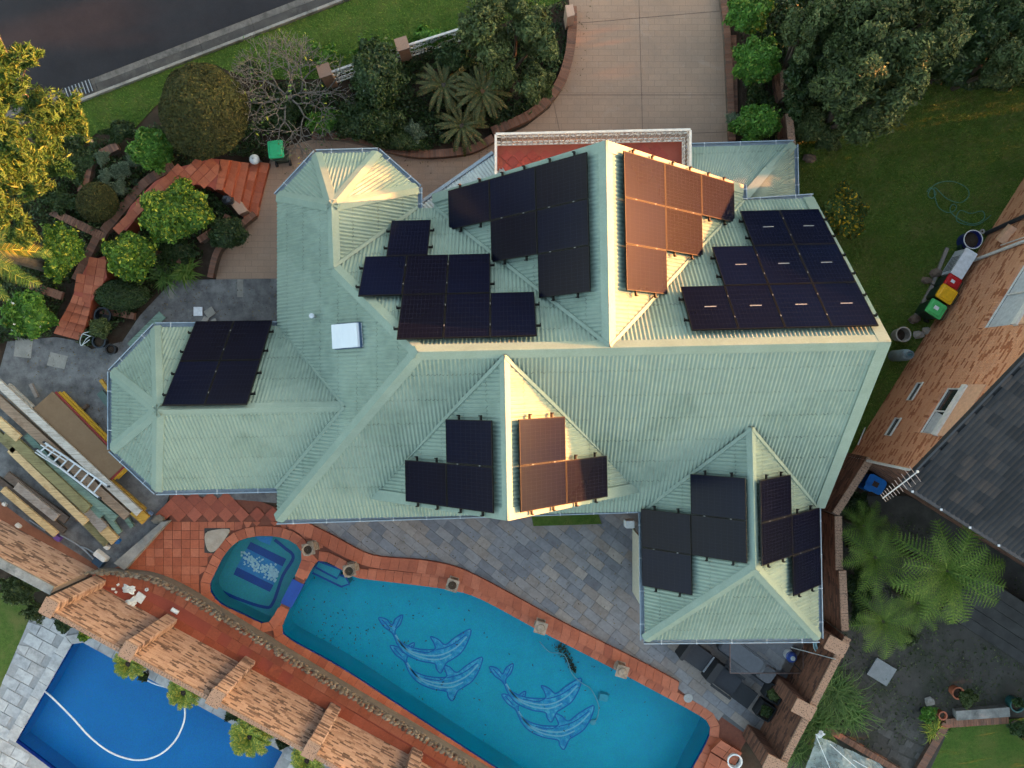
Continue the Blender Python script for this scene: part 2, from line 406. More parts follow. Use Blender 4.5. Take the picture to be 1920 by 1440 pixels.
# slate patio, laid diagonally
MSLATE = pieces("slate", [(0, (.125, .125, .135)), (.3, (.18, .18, .19)), (.55, (.225, .215, .21)), (.8, (.215, .18, .155)), (1, (.30, .26, .22))], .6, 9, (.5, .42, .36), .6, .4, .008, .4, gscale=1.8)
MGROUT = plain("grey_grout", (.10, .10, .10), .9)
patio = PS([(560, 900), (1215, 890), (1215, 1150), (1540, 1150), (1500, 1290), (1425, 1395), (1290, 1300), (1200, 1250), (1060, 1180), (943, 1115), (850, 1075), (727, 1058), (640, 1030), (560, 985)])
st = T("slate_patio", "patio of grey slate pavers laid diagonally below the house", "paving", P(1000, 1060)); tag(st.o, kind="structure"); del st.o["category"]
st.add("grout_bed", MB().sheet(patio, (), .006), MGROUT)
sl_me = [MB().boxm((0, 0, 0), w, .292, .03).mesh("paver", MSLATE) for w in (.592, .592, .44)]
ang = radians(-38); du = Vector((cos(ang), sin(ang), 0)); dv = Vector((-sin(ang), cos(ang), 0)); c0 = P(1000, 1090)
cand = []
for j in range(-45, 46):
    x = -14.0 + (.3 if j % 2 else 0) + R.uniform(-.06, .06)
    while x < 14:
        w = .592 if R.random() < .86 else .44
        p = c0 + du * (x + w / 2) + dv * (j * .3)
        x += w + .008
        if inpoly(p, patio): cand.append((p, w))
vis = [q for q in cand if True]
cand.sort(key=lambda q: (q[0] - P(1050, 1090)).length)
rest = MB()
for i, (p, w) in enumerate(cand):
    tl = Matrix.Rotation(R.uniform(-.01, .01), 4, 'X') @ Matrix.Rotation(R.uniform(-.012, .012), 4, 'Y')
    if i < 300: st.piece("paver", sl_me[0] if w > .5 else sl_me[2], frameM(p + Vector((0, 0, .012 + R.uniform(-.003, .003))), du, dv, Vector((0, 0, 1))) @ tl)
    else: rest.boxm(p + Vector((0, 0, .012)), w, .292, .03, Matrix((du, dv, Vector((0, 0, 1)))).transposed())
st.add("pavers", rest, MSLATE, kind="stuff")
# terracotta pool terrace
MTC = pieces("terracotta_tile", [(0, (.335, .085, .036)), (.45, (.40, .11, .05)), (.8, (.45, .14, .07)), (1, (.30, .075, .036))], .6, 12, (.5, .45, .42), .55, .2, .006, .35, gscale=.9)
MTCD = pieces("deep_terracotta_tile", [(0, (.26, .058, .028)), (.5, (.31, .075, .034)), (1, (.36, .095, .05))], .55, 12, (.6, .55, .5), .5, .2, .006, .35)
MTG = plain("terracotta_grout", (.17, .055, .032), .9)
OC = PS([(440, 922), (500, 945), (545, 962), (577, 978), (627, 1003), (687, 1035), (727, 1043), (793, 1048), (853, 1060), (893, 1077), (943, 1103), (1060, 1167), (1200, 1237), (1272, 1276)])
IC = PS([(430, 975), (510, 977), (540, 985), (560, 997), (593, 1013), (643, 1041), (693, 1061), (760, 1070), (827, 1079), (860, 1090), (927, 1121), (1010, 1164), (1200, 1262), (1268, 1298)])
terrace = PS([(318, 926), (440, 922), (545, 962), (627, 1003), (687, 1037), (793, 1050), (893, 1079), (1060, 1169), (1200, 1239), (1280, 1278), (1320, 1296), (1420, 1355), (1392, 1400), (1360, 1470), (1300, 1600), (1000, 1600),
              (880, 1438), (640, 1290), (420, 1156), (300, 1092), (190, 1074), (222, 1062), (318, 978)])
tr = T("pool_terrace", "terracotta tiled terrace around the pool", "paving", P(700, 1150)); tag(tr.o, kind="structure"); del tr.o["category"]
tr.add("tile_bed", MB().sheet(terrace, [POOL, SPA], 0.0), MTG)
def qtile(t, name, quad, z0, z1, mat, gap=.006):
    c = sum(quad, Vector()) / len(quad)
    q = [p + (c - p).normalized() * (gap * 1.5) for p in quad]
    return t.add(name, MB().prism([(p.x, p.y) for p in q], z0, z1), mat)
def strip(t, path, o0, o1, L, z0, z1, mat, closed=False, name="tile", gap=.006):
    pts = resample(path + ([path[0]] if closed else []), L); nn = normals2(pts)
    k = 0
    for a, b, n1, n2 in zip(pts, pts[1:], nn, nn[1:]):
        q = [a + n1 * o0, b + n2 * o0, b + n2 * o1, a + n1 * o1]
        m = sum(q, Vector()) / 4
        if abs(m.x) > 17.8 or abs(m.y) > 13.6: continue
        qtile(t, name, q, z0, z1, mat, gap); k += 1
    return k
# raised step band between slate and terrace (two rows), coping of pool and spa
OCs, ICs = smooth_path(OC[2:], 4), smooth_path(IC[2:], 4)
mid_ = None
ocr = resample(OCs, .3); n_ = len(ocr)
def at_frac(path, t):
    Ls = [(b - a).length for a, b in zip(path, path[1:])]; tot = sum(Ls); d = t * tot
    for a, b, L in zip(path, path[1:], Ls):
        if d <= L: return a + (b - a) * (d / L)
        d -= L
    return path[-1]
tot = sum((b - a).length for a, b in zip(OCs, OCs[1:])); nt = int(tot / .31)
sb = MB(); 
for k in range(nt):
    a, b = at_frac(OCs, k / nt), at_frac(OCs, (k + 1) / nt); c, d = at_frac(ICs, (k + 1) / nt), at_frac(ICs, k / nt)
    qtile(tr, "step_tile", [a, b, c, d], .13, .16, MTC)
    sb.prism([(p.x, p.y) for p in (a, b, c, d)], 0.0, .128)
tr.add("step_riser", sb, MTCD)
def pool_coping(loop, w, skip=None, z1=.036):
    ar = sum(a.x * b.y - b.x * a.y for a, b in zip(loop, loop[1:] + loop[:1])); s = -1 if ar > 0 else 1
    pts = resample(loop + [loop[0]], .3); nn = normals2(pts, True)
    for a, b, n1, n2 in zip(pts, pts[1:], nn, nn[1:]):
        q = [a - n1 * s * .03, b - n2 * s * .03, b + n2 * s * w, a + n1 * s * w]; m = sum(q, Vector()) / 4
        if abs(m.y) > 13.6 or (skip and skip(m)): continue
        qtile(tr, "coping_tile", q, .004, z1, MTC)
pool_coping(POOL, .31, lambda m: inpoly(m, SPA) or (P(530, 1135).x < m.x < P(567, 1088).x and P(530, 1140).y < m.y < P(530, 1085).y))
pool_coping(SPA, .31, lambda m: inpoly(m, POOL) or (P(530, 1135).x < m.x and P(530, 1140).y < m.y < P(530, 1085).y), .041)
def near(p, loop, d): return min((p - q).length for q in loop) < d
POOLd, SPAd = resample(POOL + [POOL[0]], .07), resample(SPA + [SPA[0]], .07); ICd = resample(ICs, .07)
def okp(p): return inpoly(p, terrace) and not inpoly(p, POOL) and not inpoly(p, SPA) and not near(p, POOLd, .315) and not near(p, SPAd, .315) and not near(p, ICd, .03)
def pull(cs, c, ok):
    out = []
    for q in cs:
        if ok(q): out.append(q); continue
        a, b = 0.0, 1.0
        for _ in range(6):
            m = (a + b) / 2
            if ok(c.lerp(q, m)): a = m
            else: b = m
        out.append(c.lerp(q, a))
    return out
tile_me = MB().boxm((0, 0, 0), .286, .286, .02).mesh("tile", MTC)
cnt = 0
for ix in range(-45, 30):
    for iy in range(0, 45):
        c = P(440, 978) + Vector((ix * .3 - .15, -iy * .3 - .15, 0))
        if abs(c.y) > 13.6 or not inpoly(c, terrace): continue
        if not okp(c): continue
        if c.x > P(600, 1050).x and c.y > P(0, 1250).y: continue
        cs = [c + Vector((sx * .143, sy * .143, 0)) for sx, sy in ((-1, -1), (1, -1), (1, 1), (-1, 1))]
        if all(okp(q) for q in cs): tr.piece("tile", tile_me, Matrix.Translation(c + Vector((0, 0, .006 + R.uniform(-.002, .002))))); cnt += 1
        else: qtile(tr, "cut_tile", pull(cs, c, okp), -.004, .016, MTC, 0)
# second row between coping and step band
cp = PS([(690, 1076), (760, 1083), (840, 1093), (905, 1113), (1010, 1170), (1100, 1217), (1200, 1269), (1262, 1302)])
strip(tr, smooth_path(cp, 5), .02, .2, .3, .004, .03, MTC)
# upper terrace by the timber yard, laid diagonally
up_t = PS([(318, 926), (440, 923), (440, 958), (520, 960), (520, 974), (300, 974)])
dgt = MB().boxm((0, 0, 0), .37, .37, .02).mesh("tile", MTCD)
for i in range(-9, 9):
    for j in range(-9, 9):
        c = P(380, 950) + Vector(((i - j) * .265, (i + j) * .265, .03))
        if inpoly(c, up_t): tr.piece("tile", dgt, Matrix.Translation(c) @ Matrix.Rotation(pi / 4, 4, 'Z'))
# steps at the lower right pool corner
for k, (q, z) in enumerate((([(1352, 1388), (1392, 1412), (1378, 1436), (1332, 1408)], .25), ([(1332, 1410), (1376, 1438), (1362, 1470), (1318, 1446)], .12))):
    ps = PS(q, z); c = sum(ps, Vector()) / 4
    for a in (0, 1):
        for b in (0, 1):
            l = lambda s, t: ps[0].lerp(ps[1], s).lerp(ps[3].lerp(ps[2], s), t)
            qtile(tr, "step_tile", [l(a / 2, b / 2), l(a / 2 + .5, b / 2), l(a / 2 + .5, b / 2 + .5), l(a / 2, b / 2 + .5)], 0, z, MTC)
# ---- pools
def pool_tile(name, a, b, sc=1.4):
    n = N(name); v = n.n("ShaderNodeTexVoronoi"); v.inputs["Scale"].default_value = 34; n.l(n.pos(), v.inputs["Vector"])
    col = n.ramp(n.noise(sc, 5, .6), [(.3, a), (.7, b)])
    col = n.mix(.22, col, n.mix(1.0, col, v.outputs["Color"], 'MULTIPLY'))
    return n.bsdf(col, .4, 0, .4)
def water_mat(name, tint=(.70, .93, .97)):
    n = N(name); tr_ = n.n("ShaderNodeBsdfTransparent"); tr_.inputs[0].default_value = c4(tint)
    gl = n.n("ShaderNodeBsdfGlossy"); gl.inputs["Roughness"].default_value = .04
    b = n.n("ShaderNodeBump"); b.inputs["Strength"].default_value = .08; b.inputs["Distance"].default_value = .05; n.l(n.noise(2.2, 3, .55), b.inputs["Height"]); n.l(b.outputs[0], gl.inputs["Normal"])
    fr = n.n("ShaderNodeFresnel"); fr.inputs[0].default_value = 1.22; n.l(b.outputs[0], fr.inputs["Normal"])
    mx = n.n("ShaderNodeMixShader"); n.l(fr.outputs[0], mx.inputs[0]); n.l(tr_.outputs[0], mx.inputs[1]); n.l(gl.outputs[0], mx.inputs[2]); n.l(mx.outputs[0], n.out.inputs[0])
    return n.m
MWAT = water_mat("pool_water"); MWL = plain("royal_blue_waterline_tile", (.01, .03, .22), .25, 0, .5)
MPF = pool_tile("aqua_pool_floor", (.0, .385, .48), (.0, .44, .55)); MSF = pool_tile("teal_spa_floor", (.035, .30, .33), (.055, .37, .40))
MBLU = pool_tile("dark_blue_mosaic", (.008, .045, .24), (.012, .065, .32)); MMID = pool_tile("sky_blue_mosaic", (.03, .20, .48), (.05, .27, .55), 4)
MWHT = plain("white_mosaic", (.36, .58, .66), .4, 0, .4, .3, 30)
def pool(name, label, loop, depth, floor, water, zt=-.0, lvl=-.13):
    t = T(name, label, "pool", (sum(loop, Vector()) / len(loop)) + Vector((0, 0, -depth)))
    w, wl = MB(), MB(); n = len(loop)
    for a, b in zip(loop, loop[1:] + loop[:1]):
        w.quad(Vector((a.x, a.y, -depth)), Vector((b.x, b.y, -depth)), Vector((b.x, b.y, -.2)), Vector((a.x, a.y, -.2)))
        wl.quad(Vector((a.x, a.y, -.2)), Vector((b.x, b.y, -.2)), Vector((b.x, b.y, zt)), Vector((a.x, a.y, zt)))
    t.add("pool_wall", w, floor); t.add("waterline_tiles", wl, MWL); t.add("pool_floor", MB().sheet(loop, (), -depth), floor)
    t.add("water", MB().sheet(loop, (), lvl), water); return t
PD = 1.45
pl = pool("swimming_pool", "long curved turquoise pool with dolphin mosaics", POOL, PD, MPF, MWAT)
sp = pool("spa_pool", "small round ended spa pool with a white mosaic", SPA, .95, MSF, water_mat("spa_water", (.80, .93, .93)))
single("spa_spillway", "bright blue tiled spillway between spa and swimming pool", "spillway", MB().prism(PS([(549, 1085), (570, 1096), (546, 1140), (526, 1130)]), -.2, .02), MBLU)
# dolphins: inlaid mosaic pictures on the floor
DOL = [(450, 595), (495, 603), (525, 635), (545, 600), (585, 578), (572, 630), (545, 662), (547, 695), (580, 735), (640, 762), (700, 772), (765, 770), (760, 735), (742, 700), (785, 715), (825, 745), (880, 705), (965, 658), (955, 720),
       (915, 790), (860, 830), (830, 850), (800, 905), (775, 880), (765, 852), (690, 838), (610, 803), (560, 750), (533, 690), (512, 668), (478, 642)]
MDOL = pool_tile("mid_blue_mosaic", (.005, .11, .38), (.01, .17, .46), 6)
MDF = N("dolphin_mosaic"); vv_ = MDF.n("ShaderNodeTexVoronoi"); vv_.inputs["Scale"].default_value = 26; MDF.l(MDF.pos(), vv_.inputs["Vector"])
wv = MDF.noise(5, 4, .7); MDF = MDF.bsdf(MDF.mix(.25, MDF.ramp(wv, [(.36, (.01, .24, .50)), (.5, (.03, .38, .58)), (.64, (.16, .52, .66))]), vv_.outputs["Color"], 'MULTIPLY'), .4)
def stroke(mb, pts, w, z, closed=False):
    pts = [Vector((p.x, p.y, z)) for p in pts]; nn = normals2(pts, closed); n = len(pts)
    for i in range(n if closed else n - 1):
        j = (i + 1) % n; mb.quad(pts[i] - nn[i] * w / 2, pts[j] - nn[j] * w / 2, pts[j] + nn[j] * w / 2, pts[i] + nn[i] * w / 2)
    return mb
for di, (ox, oy) in enumerate(((65, 157), (0, 0), (692, 430), (622, 275))):
    zf = -PD + .006 + .012 * (di % 2)
    out = [P(560 + (x + ox) / 3, 960 + (y + oy) / 3, -PD) for x, y in DOL]; sm = smooth_path(out, 4, True)
    d = pl.add("dolphin_mosaic", MB().sheet(sm, (), zf), MDF, label=["lower dolphin of the left pair", "upper dolphin of the left pair", "lower dolphin of the right pair", "upper dolphin of the right pair"][di])
    pl.add("outline", stroke(MB(), sm, .045, zf + .004, True), MDOL, d)
    ln = MB()
    for crv in ([(545, 690), (600, 765), (690, 800), (790, 805), (880, 765), (945, 700)], [(560, 720), (620, 785), (700, 820), (790, 828), (860, 800)]):
        stroke(ln, smooth_path([P(560 + (x + ox) / 3, 960 + (y + oy) / 3, -PD) for x, y in crv], 5), .05, zf + .005)
    pl.add("light_band", ln, MWHT, d)
    ln = MB()
    for crv in ([(770, 775), (830, 760), (880, 735), (940, 690)], [(470, 605), (515, 655)], [(575, 590), (545, 650)], [(640, 775), (720, 790), (765, 772)]):
        stroke(ln, smooth_path([P(560 + (x + ox) / 3, 960 + (y + oy) / 3, -PD) for x, y in crv], 5), .035, zf + .007)
    pl.add("dark_band", ln, MDOL, d)
# pool steps with blue edges, spa bands and mosaic
for k, (q, z) in enumerate((([(597, 1052), (640, 1068), (632, 1085), (592, 1064)], -.45), ([(592, 1062), (648, 1082), (655, 1095), (640, 1100), (586, 1074)], -.75))):
    s_ = pl.add("pool_step", MB().prism(PS(q, z), -PD, z), MSF); st_ = MB(); stroke(st_, PS(q, z), .07, z + .005, True); pl.add("step_edge", st_, MBLU, s_)
SD = -.95
for q in ([(470, 1016), (537, 1048), (530, 1062), (463, 1028)], [(444, 1063), (513, 1097), (506, 1110), (438, 1077)]):
    sp.add("blue_band", MB().sheet(PS(q, SD), (), SD + .006), MBLU)
sp.add("mosaic_field", MB().sheet(PS([(463, 1028), (530, 1062), (513, 1097), (444, 1063)], SD), (), SD + .005), MMID)
stroke_m = MB(); stroke(stroke_m, smooth_path(PS([(400, 1100), (440, 1120), (495, 1138), (512, 1130), (530, 1080), (550, 1045), (535, 1028), (515, 1012)], SD), 5), .11, SD + .012); sp.add("floor_line", stroke_m, MBLU)
sp.add("blue_band", MB().sheet(PS([(478, 1006), (512, 1006), (506, 1022), (486, 1014)], -.5), (), -.5), MMID)
sh = MB()
pts = smooth_path(PS([(458, 1040), (470, 1048), (478, 1060), (490, 1068), (500, 1065), (512, 1065), (518, 1075), (510, 1084), (502, 1078)], SD), 7)
for i, p in enumerate(pts):
    for k in range(2): sh.boxm(p + Vector((R.uniform(-.12, .12), R.uniform(-.12, .12), .012 + R.uniform(0, .02))), .075, .065, .006, Matrix.Rotation(R.uniform(0, 3), 3, 'Z'))
for k in range(26): sh.boxm(P(478 + R.uniform(-20, 20), 1052 + R.uniform(-8, 10), SD + .012 + R.uniform(0, .02)), .055, .05, .006, Matrix.Rotation(R.uniform(0, 3), 3, 'Z'))
for k in range(12):
    a = 2 * pi * k / 12; sh.boxm(P(512, 1074, SD + .012) + Vector((cos(a) * .14, sin(a) * .14, 0)), .07, .03, .006, Matrix.Rotation(a, 3, 'Z'))
sp.add("white_mosaic", sh, plain("white_mosaic_tile", (.62, .72, .74), .4))
# neighbour's pool and travertine deck
npl = pool("neighbour_pool", "plain deep blue rectangular pool at the lower left corner", NPOOL, .85, pool_tile("deep_blue_liner", (.0, .21, .50), (.0, .245, .57), .8), water_mat("neighbour_water", (.75, .92, .98)), -.0, -.12)
rg = MB(); stroke(rg, [P(167, 1300, -.85) + Vector((.13 * cos(a * pi / 10), .13 * sin(a * pi / 10), 0)) for a in range(20)], .02, -.843, True); npl.add("floor_drain", rg, MMID)
deckN = PS([(60, 1150), (190, 1180), (560, 1390), (700, 1480), (700, 1640), (-150, 1640), (-150, 1480), (0, 1290)])
MTRAV = pieces("travertine", [(0, (.33, .33, .335)), (.4, (.42, .42, .42)), (.75, (.47, .455, .44)), (1, (.36, .34, .325))], .7, 6, (.42, .42, .44), .85, .3, .008, gscale=2.6)
dk = T("travertine_deck", "pale stone paving around the neighbour's blue pool", "paving", P(60, 1380)); tag(dk.o, kind="structure"); del dk.o["category"]
dk.add("grout_bed", MB().sheet(deckN, [NPOOL], 0.0), plain("pale_grout", (.30, .295, .29), .9))
e1 = (P(531, 1408) - P(142, 1195)).normalized(); e2 = Vector((-e1.y, e1.x, 0)); e2 = -e2
tv = {}
for i in range(-16, 40):
    for j in range(-6, 30):
        w, h = .6, .4
        c = P(142, 1195) + e1 * (i * w + (j % 2) * .3) + e2 * (j * h)
        cs = [c + e1 * sx * w * .48 + e2 * sy * h * .46 for sx, sy in ((-1, -1), (1, -1), (1, 1), (-1, 1))]
        if abs(c.x) > 18 or abs(c.y) > 13.6 or not inpoly(c, deckN): continue
        if any(inpoly(q, NPOOL) for q in cs + [c]):
            continue
        cs = pull(cs, c, lambda q: inpoly(q, deckN))
        qtile(dk, "stone_paver", cs, .002, .02 + R.uniform(0, .006), MTRAV, .0)
loopn = [Vector((p.x, p.y, 0)) for p in NPOOL]
pts = resample(loopn[-1:] + loopn[:2], .55); nn = normals2(pts)
for a, b, n1, n2 in zip(pts, pts[1:], nn, nn[1:]):
    qtile(dk, "stone_coping", [a - n1 * .02, b - n2 * .02, b + n2 * .34, a + n1 * .34], .004, .05, MTRAV)
# courtyard at lower right, with dark steps
struct("courtyard", MB().sheet(PS([(1575, 930), (1700, 930), (2100, 1100), (2100, 1345), (1790, 1345), (1690, 1560), (1400, 1560), (1480, 1400), (1560, 1250)]), (), .0),
       mottled("mossy_dark_paving", (.040, .036, .030), (.075, .068, .058), 1.8, .9, (.03, .034, .02), 24, .5, .02))
MSTEP = mottled("dark_stone_step", (.032, .03, .028), (.065, .062, .058), 2.5, .85)
stt = T("garden_steps", "dark stone garden steps beside the big tree fern", "steps", P(1860, 1190))
sd_ = (P(1900, 1235) - P(1800, 1170)).normalized(); sn_ = Vector((-sd_.y, sd_.x, 0))
for k in range(5):
    c = P(1872, 1185) + sn_ * (.34 * k - .3); stt.add("step", MB().boxm(c + Vector((0, 0, .075 * (k + 1))), 4.2, .33, .15 * (k + 1), Matrix((sd_, sn_, Vector((0, 0, 1)))).transposed()), MSTEP)
cob = T("cobble_patch", "patch of pale worn cobbles in the dark courtyard", "paving", P(1690, 1400))
MCOB = pieces("worn_cobble", [(0, (.05, .046, .04)), (1, (.105, .098, .088))], .85, 14, (.45, .45, .4), .9)
for i in range(9):
    for j in range(7):
        px, py = 1664 + i * 10 + (j % 2) * 5 - j * 5, 1340 + j * 15 + i * 5
        if R.random() < .85: cob.add("cobble", MB().boxm(P(px, py, .0), .30 * R.uniform(.8, 1.1), .27 * R.uniform(.8, 1.1), .022 + R.uniform(0, .008), Matrix.Rotation(-.5 + R.uniform(-.1, .1), 3, 'Z')), MCOB)
single("turf_mat", "strip of bright artificial turf under the middle gable", "turf", MB().prism(PS([(995, 960), (1120, 958), (1128, 982), (1000, 986)]), .02, .05), MVERGE)
# garden bed soil under the front and left gardens is the ground sheet itself
# ------------------------------------------------------------------ house with corrugated roof
EZ, RZ, TZ, WZ, G3Z = 3.3, 7.92, 5.38, 5.73, 5.91
def roof_mat():
    n = N("painted_corrugated_steel")
    big = n.noise(.7, 5, .65); fine = n.noise(30, 3, .6)
    col = n.ramp(big, [(.3, (.182, .245, .200)), (.7, (.218, .285, .236))])
    mp = n.n("ShaderNodeMapping"); mp.inputs["Scale"].default_value = (1.6, 1.6, .5); n.l(n.pos(), mp.inputs[0])
    streak = n.ramp(n.noise(2.2, 6, .75, mp.outputs[0]), [(.44, (0, 0, 0)), (.68, (.75, .75, .75))])
    col = n.mix(streak, col, (.145, .195, .165))
    sx = n.n("ShaderNodeSeparateXYZ"); n.l(n.pos(), sx.inputs[0])
    row = n.math('LESS_THAN', n.math('FRACT', n.math('MULTIPLY', sx.outputs[2], 1.63)), .045)
    scr = n.ramp(n.noise(13, 2, .5), [(.42, (0, 0, 0)), (.58, (.95, .95, .95))])
    col = n.mix(n.math('MULTIPLY', row, scr), col, (.09, .12, .10))
    lap = n.ramp(n.noise(.35, 2, .5), [(.47, (0, 0, 0)), (.5, (.45, .45, .45))])
    col = n.mix(lap, col, (.235, .30, .25))
    col = n.mix(n.ramp(fine, [(.6, (0, 0, 0)), (.8, (.25, .25, .25))]), col, (.12, .15, .125))
    return n.bsdf(col, .5, 0, .3, n.noise(3, 4, .6), .08, .02)
MROOF = roof_mat()
MCAP = mottled("painted_steel_flashing", (.198, .263, .216), (.238, .308, .256), 1.5, .5, None, 22, .05, .01, .3)
MGUT = plain("pale_blue_gutter", (.27, .33, .38), .5, .1, .3, .25)
MBRK = plain("white_bracket", (.5, .53, .56), .5)
MHBR = pieces("house_brick", [(0, (.30, .13, .07)), (.5, (.38, .18, .10)), (1, (.22, .10, .06))])
MGALV = mottled("galvanised_steel", (.30, .335, .36), (.40, .44, .46), 2, .4, None, 20, .08, .01, .4, .4)

house = T("house", "large house with pale green corrugated roof, gables and octagonal bays", "house", P(900, 760, 0))
V = {}
def vv(k, px, py, z): V[k] = P(px, py, z)
for k, px, py, z in [
    ('A0', 520, 367, EZ), ('A1', 593, 288, EZ), ('A2', 707, 285, EZ), ('A3', 783, 352, EZ), ('A4', 783, 391, EZ),
    ('TA', 622, 386, TZ), ('TK', 626, 503, TZ), ('ML', 785, 660, RZ), ('MR', 1670, 641, RZ),
    ('NE', 1525, 371, EZ), ('SE', 1546, 951, EZ), ('SW', 519, 975, EZ),
    ('F1', 1136, 264, RZ - .02), ('B1', 1143, 652, RZ - .02), ('L1', 812, 364, EZ), ('l1', 815, 391, EZ), ('R1', 1392, 347, EZ), ('r1', 1394, 380, EZ),
    ('F2', 952, 976, RZ - .07), ('B2', 946, 666, RZ - .07), ('L2', 689, 934, 3.75), ('R2', 1207, 921, 3.75),
    ('B3', 1409, 801, G3Z), ('C3', 1416, 1066, G3Z), ('L3', 1206, 955, EZ), ('M3', 1209, 1200, EZ), ('R3', 1531, 947, EZ), ('S3', 1536, 1197, EZ),
    ('W0', 528, 611, EZ), ('W1', 291, 613, EZ), ('W2', 209, 698, EZ), ('W3', 209, 842, EZ), ('W4', 293, 920, EZ), ('W5', 520, 915, EZ),
    ('WA', 296, 769, WZ), ('WB', 649, 762, WZ)]: vv(k, px, py, z)
FACES = {
    'north': ['ML', 'MR', 'NE', 'A4', 'TK'], 'south': ['MR', 'ML', 'SW', 'SE'], 'west': ['ML', 'TK', 'TA', 'A0', 'SW'],
    't_nw': ['TA', 'A1', 'A0'], 't_n': ['TA', 'A2', 'A1'], 't_ne': ['TA', 'A3', 'A2'], 't_e': ['TK', 'A4', 'A3', 'TA'],
    'g1l': ['F1', 'L1', 'l1', 'B1'], 'g1r': ['B1', 'r1', 'R1', 'F1'], 'g2l': ['B2', 'L2', 'F2'], 'g2r': ['F2', 'R2', 'B2'],
    'g3l': ['B3', 'L3', 'M3', 'C3'], 'g3r': ['C3', 'S3', 'R3', 'B3'], 'g3s': ['C3', 'M3', 'S3'],
    'w_n': ['WA', 'WB', 'W0', 'W1'], 'w_s': ['WB', 'WA', 'W4', 'W5'], 'w_nw': ['WA', 'W1', 'W2'], 'w_w': ['WA', 'W2', 'W3'], 'w_sw': ['WA', 'W3', 'W4']}
FN, FC = {}, {}
def newell(ps):
    n = Vector((0, 0, 0))
    for a, b in zip(ps, ps[1:] + ps[:1]):
        n += Vector(((a.y - b.y) * (a.z + b.z), (a.z - b.z) * (a.x + b.x), (a.x - b.x) * (a.y + b.y)))
    n.normalize(); return n if n.z > 0 else -n
def corrugate(ps, pitch=.105, amp=.014, sub=6, lap=0.0):
    n = newell(ps); c = sum(ps, Vector()) / len(ps)
    u = Vector((0, 0, 1)).cross(n).normalized(); v = n.cross(u)
    q = [((p - c).dot(u), (p - c).dot(v)) for p in ps]
    us = [a for a, b in q]; lo, hi = min(us), max(us)
    cuts = sorted(set([round(a, 5) for a in us] + [lo + k * pitch / sub for k in range(int((hi - lo) * sub / pitch) + 1)]))
    mb = MB()
    def spans(x):
        r = []
        for (a, b), (d, e) in zip(q, q[1:] + q[:1]):
            if (a <= x) != (d <= x): r.append(b + (e - b) * (x - a) / (d - a))
        r.sort(); return list(zip(r[::2], r[1::2]))
    for x0, x1 in zip(cuts, cuts[1:]):
        if x1 - x0 < 1e-4: continue
        s0, s1 = spans(x0 + 1e-5), spans(x1 - 1e-5)
        if len(s0) != len(s1): continue
        h0, h1 = amp * cos(2 * pi * x0 / pitch), amp * cos(2 * pi * x1 / pitch)
        for (a, b), (d, e) in zip(s0, s1):
            mb.quad(c + u * x0 + v * a + n * h0, c + u * x1 + v * d + n * h1, c + u * x1 + v * e + n * h1, c + u * x0 + v * b + n * h0)
    return mb
LBL = {'north': 'upper main roof slope', 'south': 'lower main roof slope', 'west': 'left hip slope with the skylight'}
SLOPE = {}
for k, ks in FACES.items():
    ps = [V[x].copy() for x in ks]; FN[k] = newell(ps); FC[k] = sum(ps, Vector()) / len(ps)
    SLOPE[k] = house.add("roof_slope", corrugate(ps), MROOF, label=LBL.get(k))
    # underside so that the roof has thickness
def cap(a, b, f1, f2, w=.2, lift=.03, name="ridge_cap", mat=None, parent=None):
    a = V[a] if isinstance(a, str) else a; b = V[b] if isinstance(b, str) else b
    e = (b - a).normalized(); mb = MB()
    nn = (FN[f1] + FN[f2]).normalized() if f2 else FN[f1]
    t0, t1 = a + nn * (lift + .012), b + nn * (lift + .012)
    for f in (f1, f2):
        if not f: continue
        d = FN[f].cross(e); d = d if d.dot(FC[f] - (a + b) / 2) > 0 else -d
        o = FN[f] * lift
        mb.quad(t0, t1, b + d * w + o, a + d * w + o)
        mb.quad(a + d * w + o, b + d * w + o, b + d * (w + .012) - FN[f] * .01, a + d * (w + .012) - FN[f] * .01)
    return house.add(name, mb, mat or MCAP, parent)
cap('ML', 'MR', 'north', 'south', .24); cap('ML', 'TK', 'north', 'west', .2); cap('ML', 'SW', 'south', 'west', .2)
cap('TA', 'TK', 'west', 't_e', .2)
for a, f, g in (('A0', 'west', 't_nw'), ('A1', 't_nw', 't_n'), ('A2', 't_n', 't_ne'), ('A3', 't_ne', 't_e')): cap('TA', a, f, g, .17)
cap('F1', 'B1', 'g1l', 'g1r', .22); cap('F2', 'B2', 'g2l', 'g2r', .15, .035); cap('C3', 'B3', 'g3l', 'g3r', .15)
cap('C3', 'M3', 'g3l', 'g3s', .17); cap('C3', 'S3', 'g3r', 'g3s', .17); cap('WA', 'WB', 'w_n', 'w_s', .17)
for a, f, g in (('W1', 'w_n', 'w_nw'), ('W2', 'w_nw', 'w_w'), ('W3', 'w_w', 'w_sw'), ('W4', 'w_sw', 'w_s')): cap('WA', a, f, g, .17)
# gable barge cappings
for a, b, f in (('F1', 'L1', 'g1l'), ('F1', 'R1', 'g1r')): cap(a, b, f, None, .27, .035, "barge_capping")
for a, b, f in (('F2', 'L2', 'g2l'), ('F2', 'R2', 'g2r')): cap(a, b, f, None, .3, .035, "barge_capping")
for a, b, f in (('MR', 'NE', 'north'), ('MR', 'SE', 'south')): cap(a, b, f, None, .3, .035, "barge_capping")
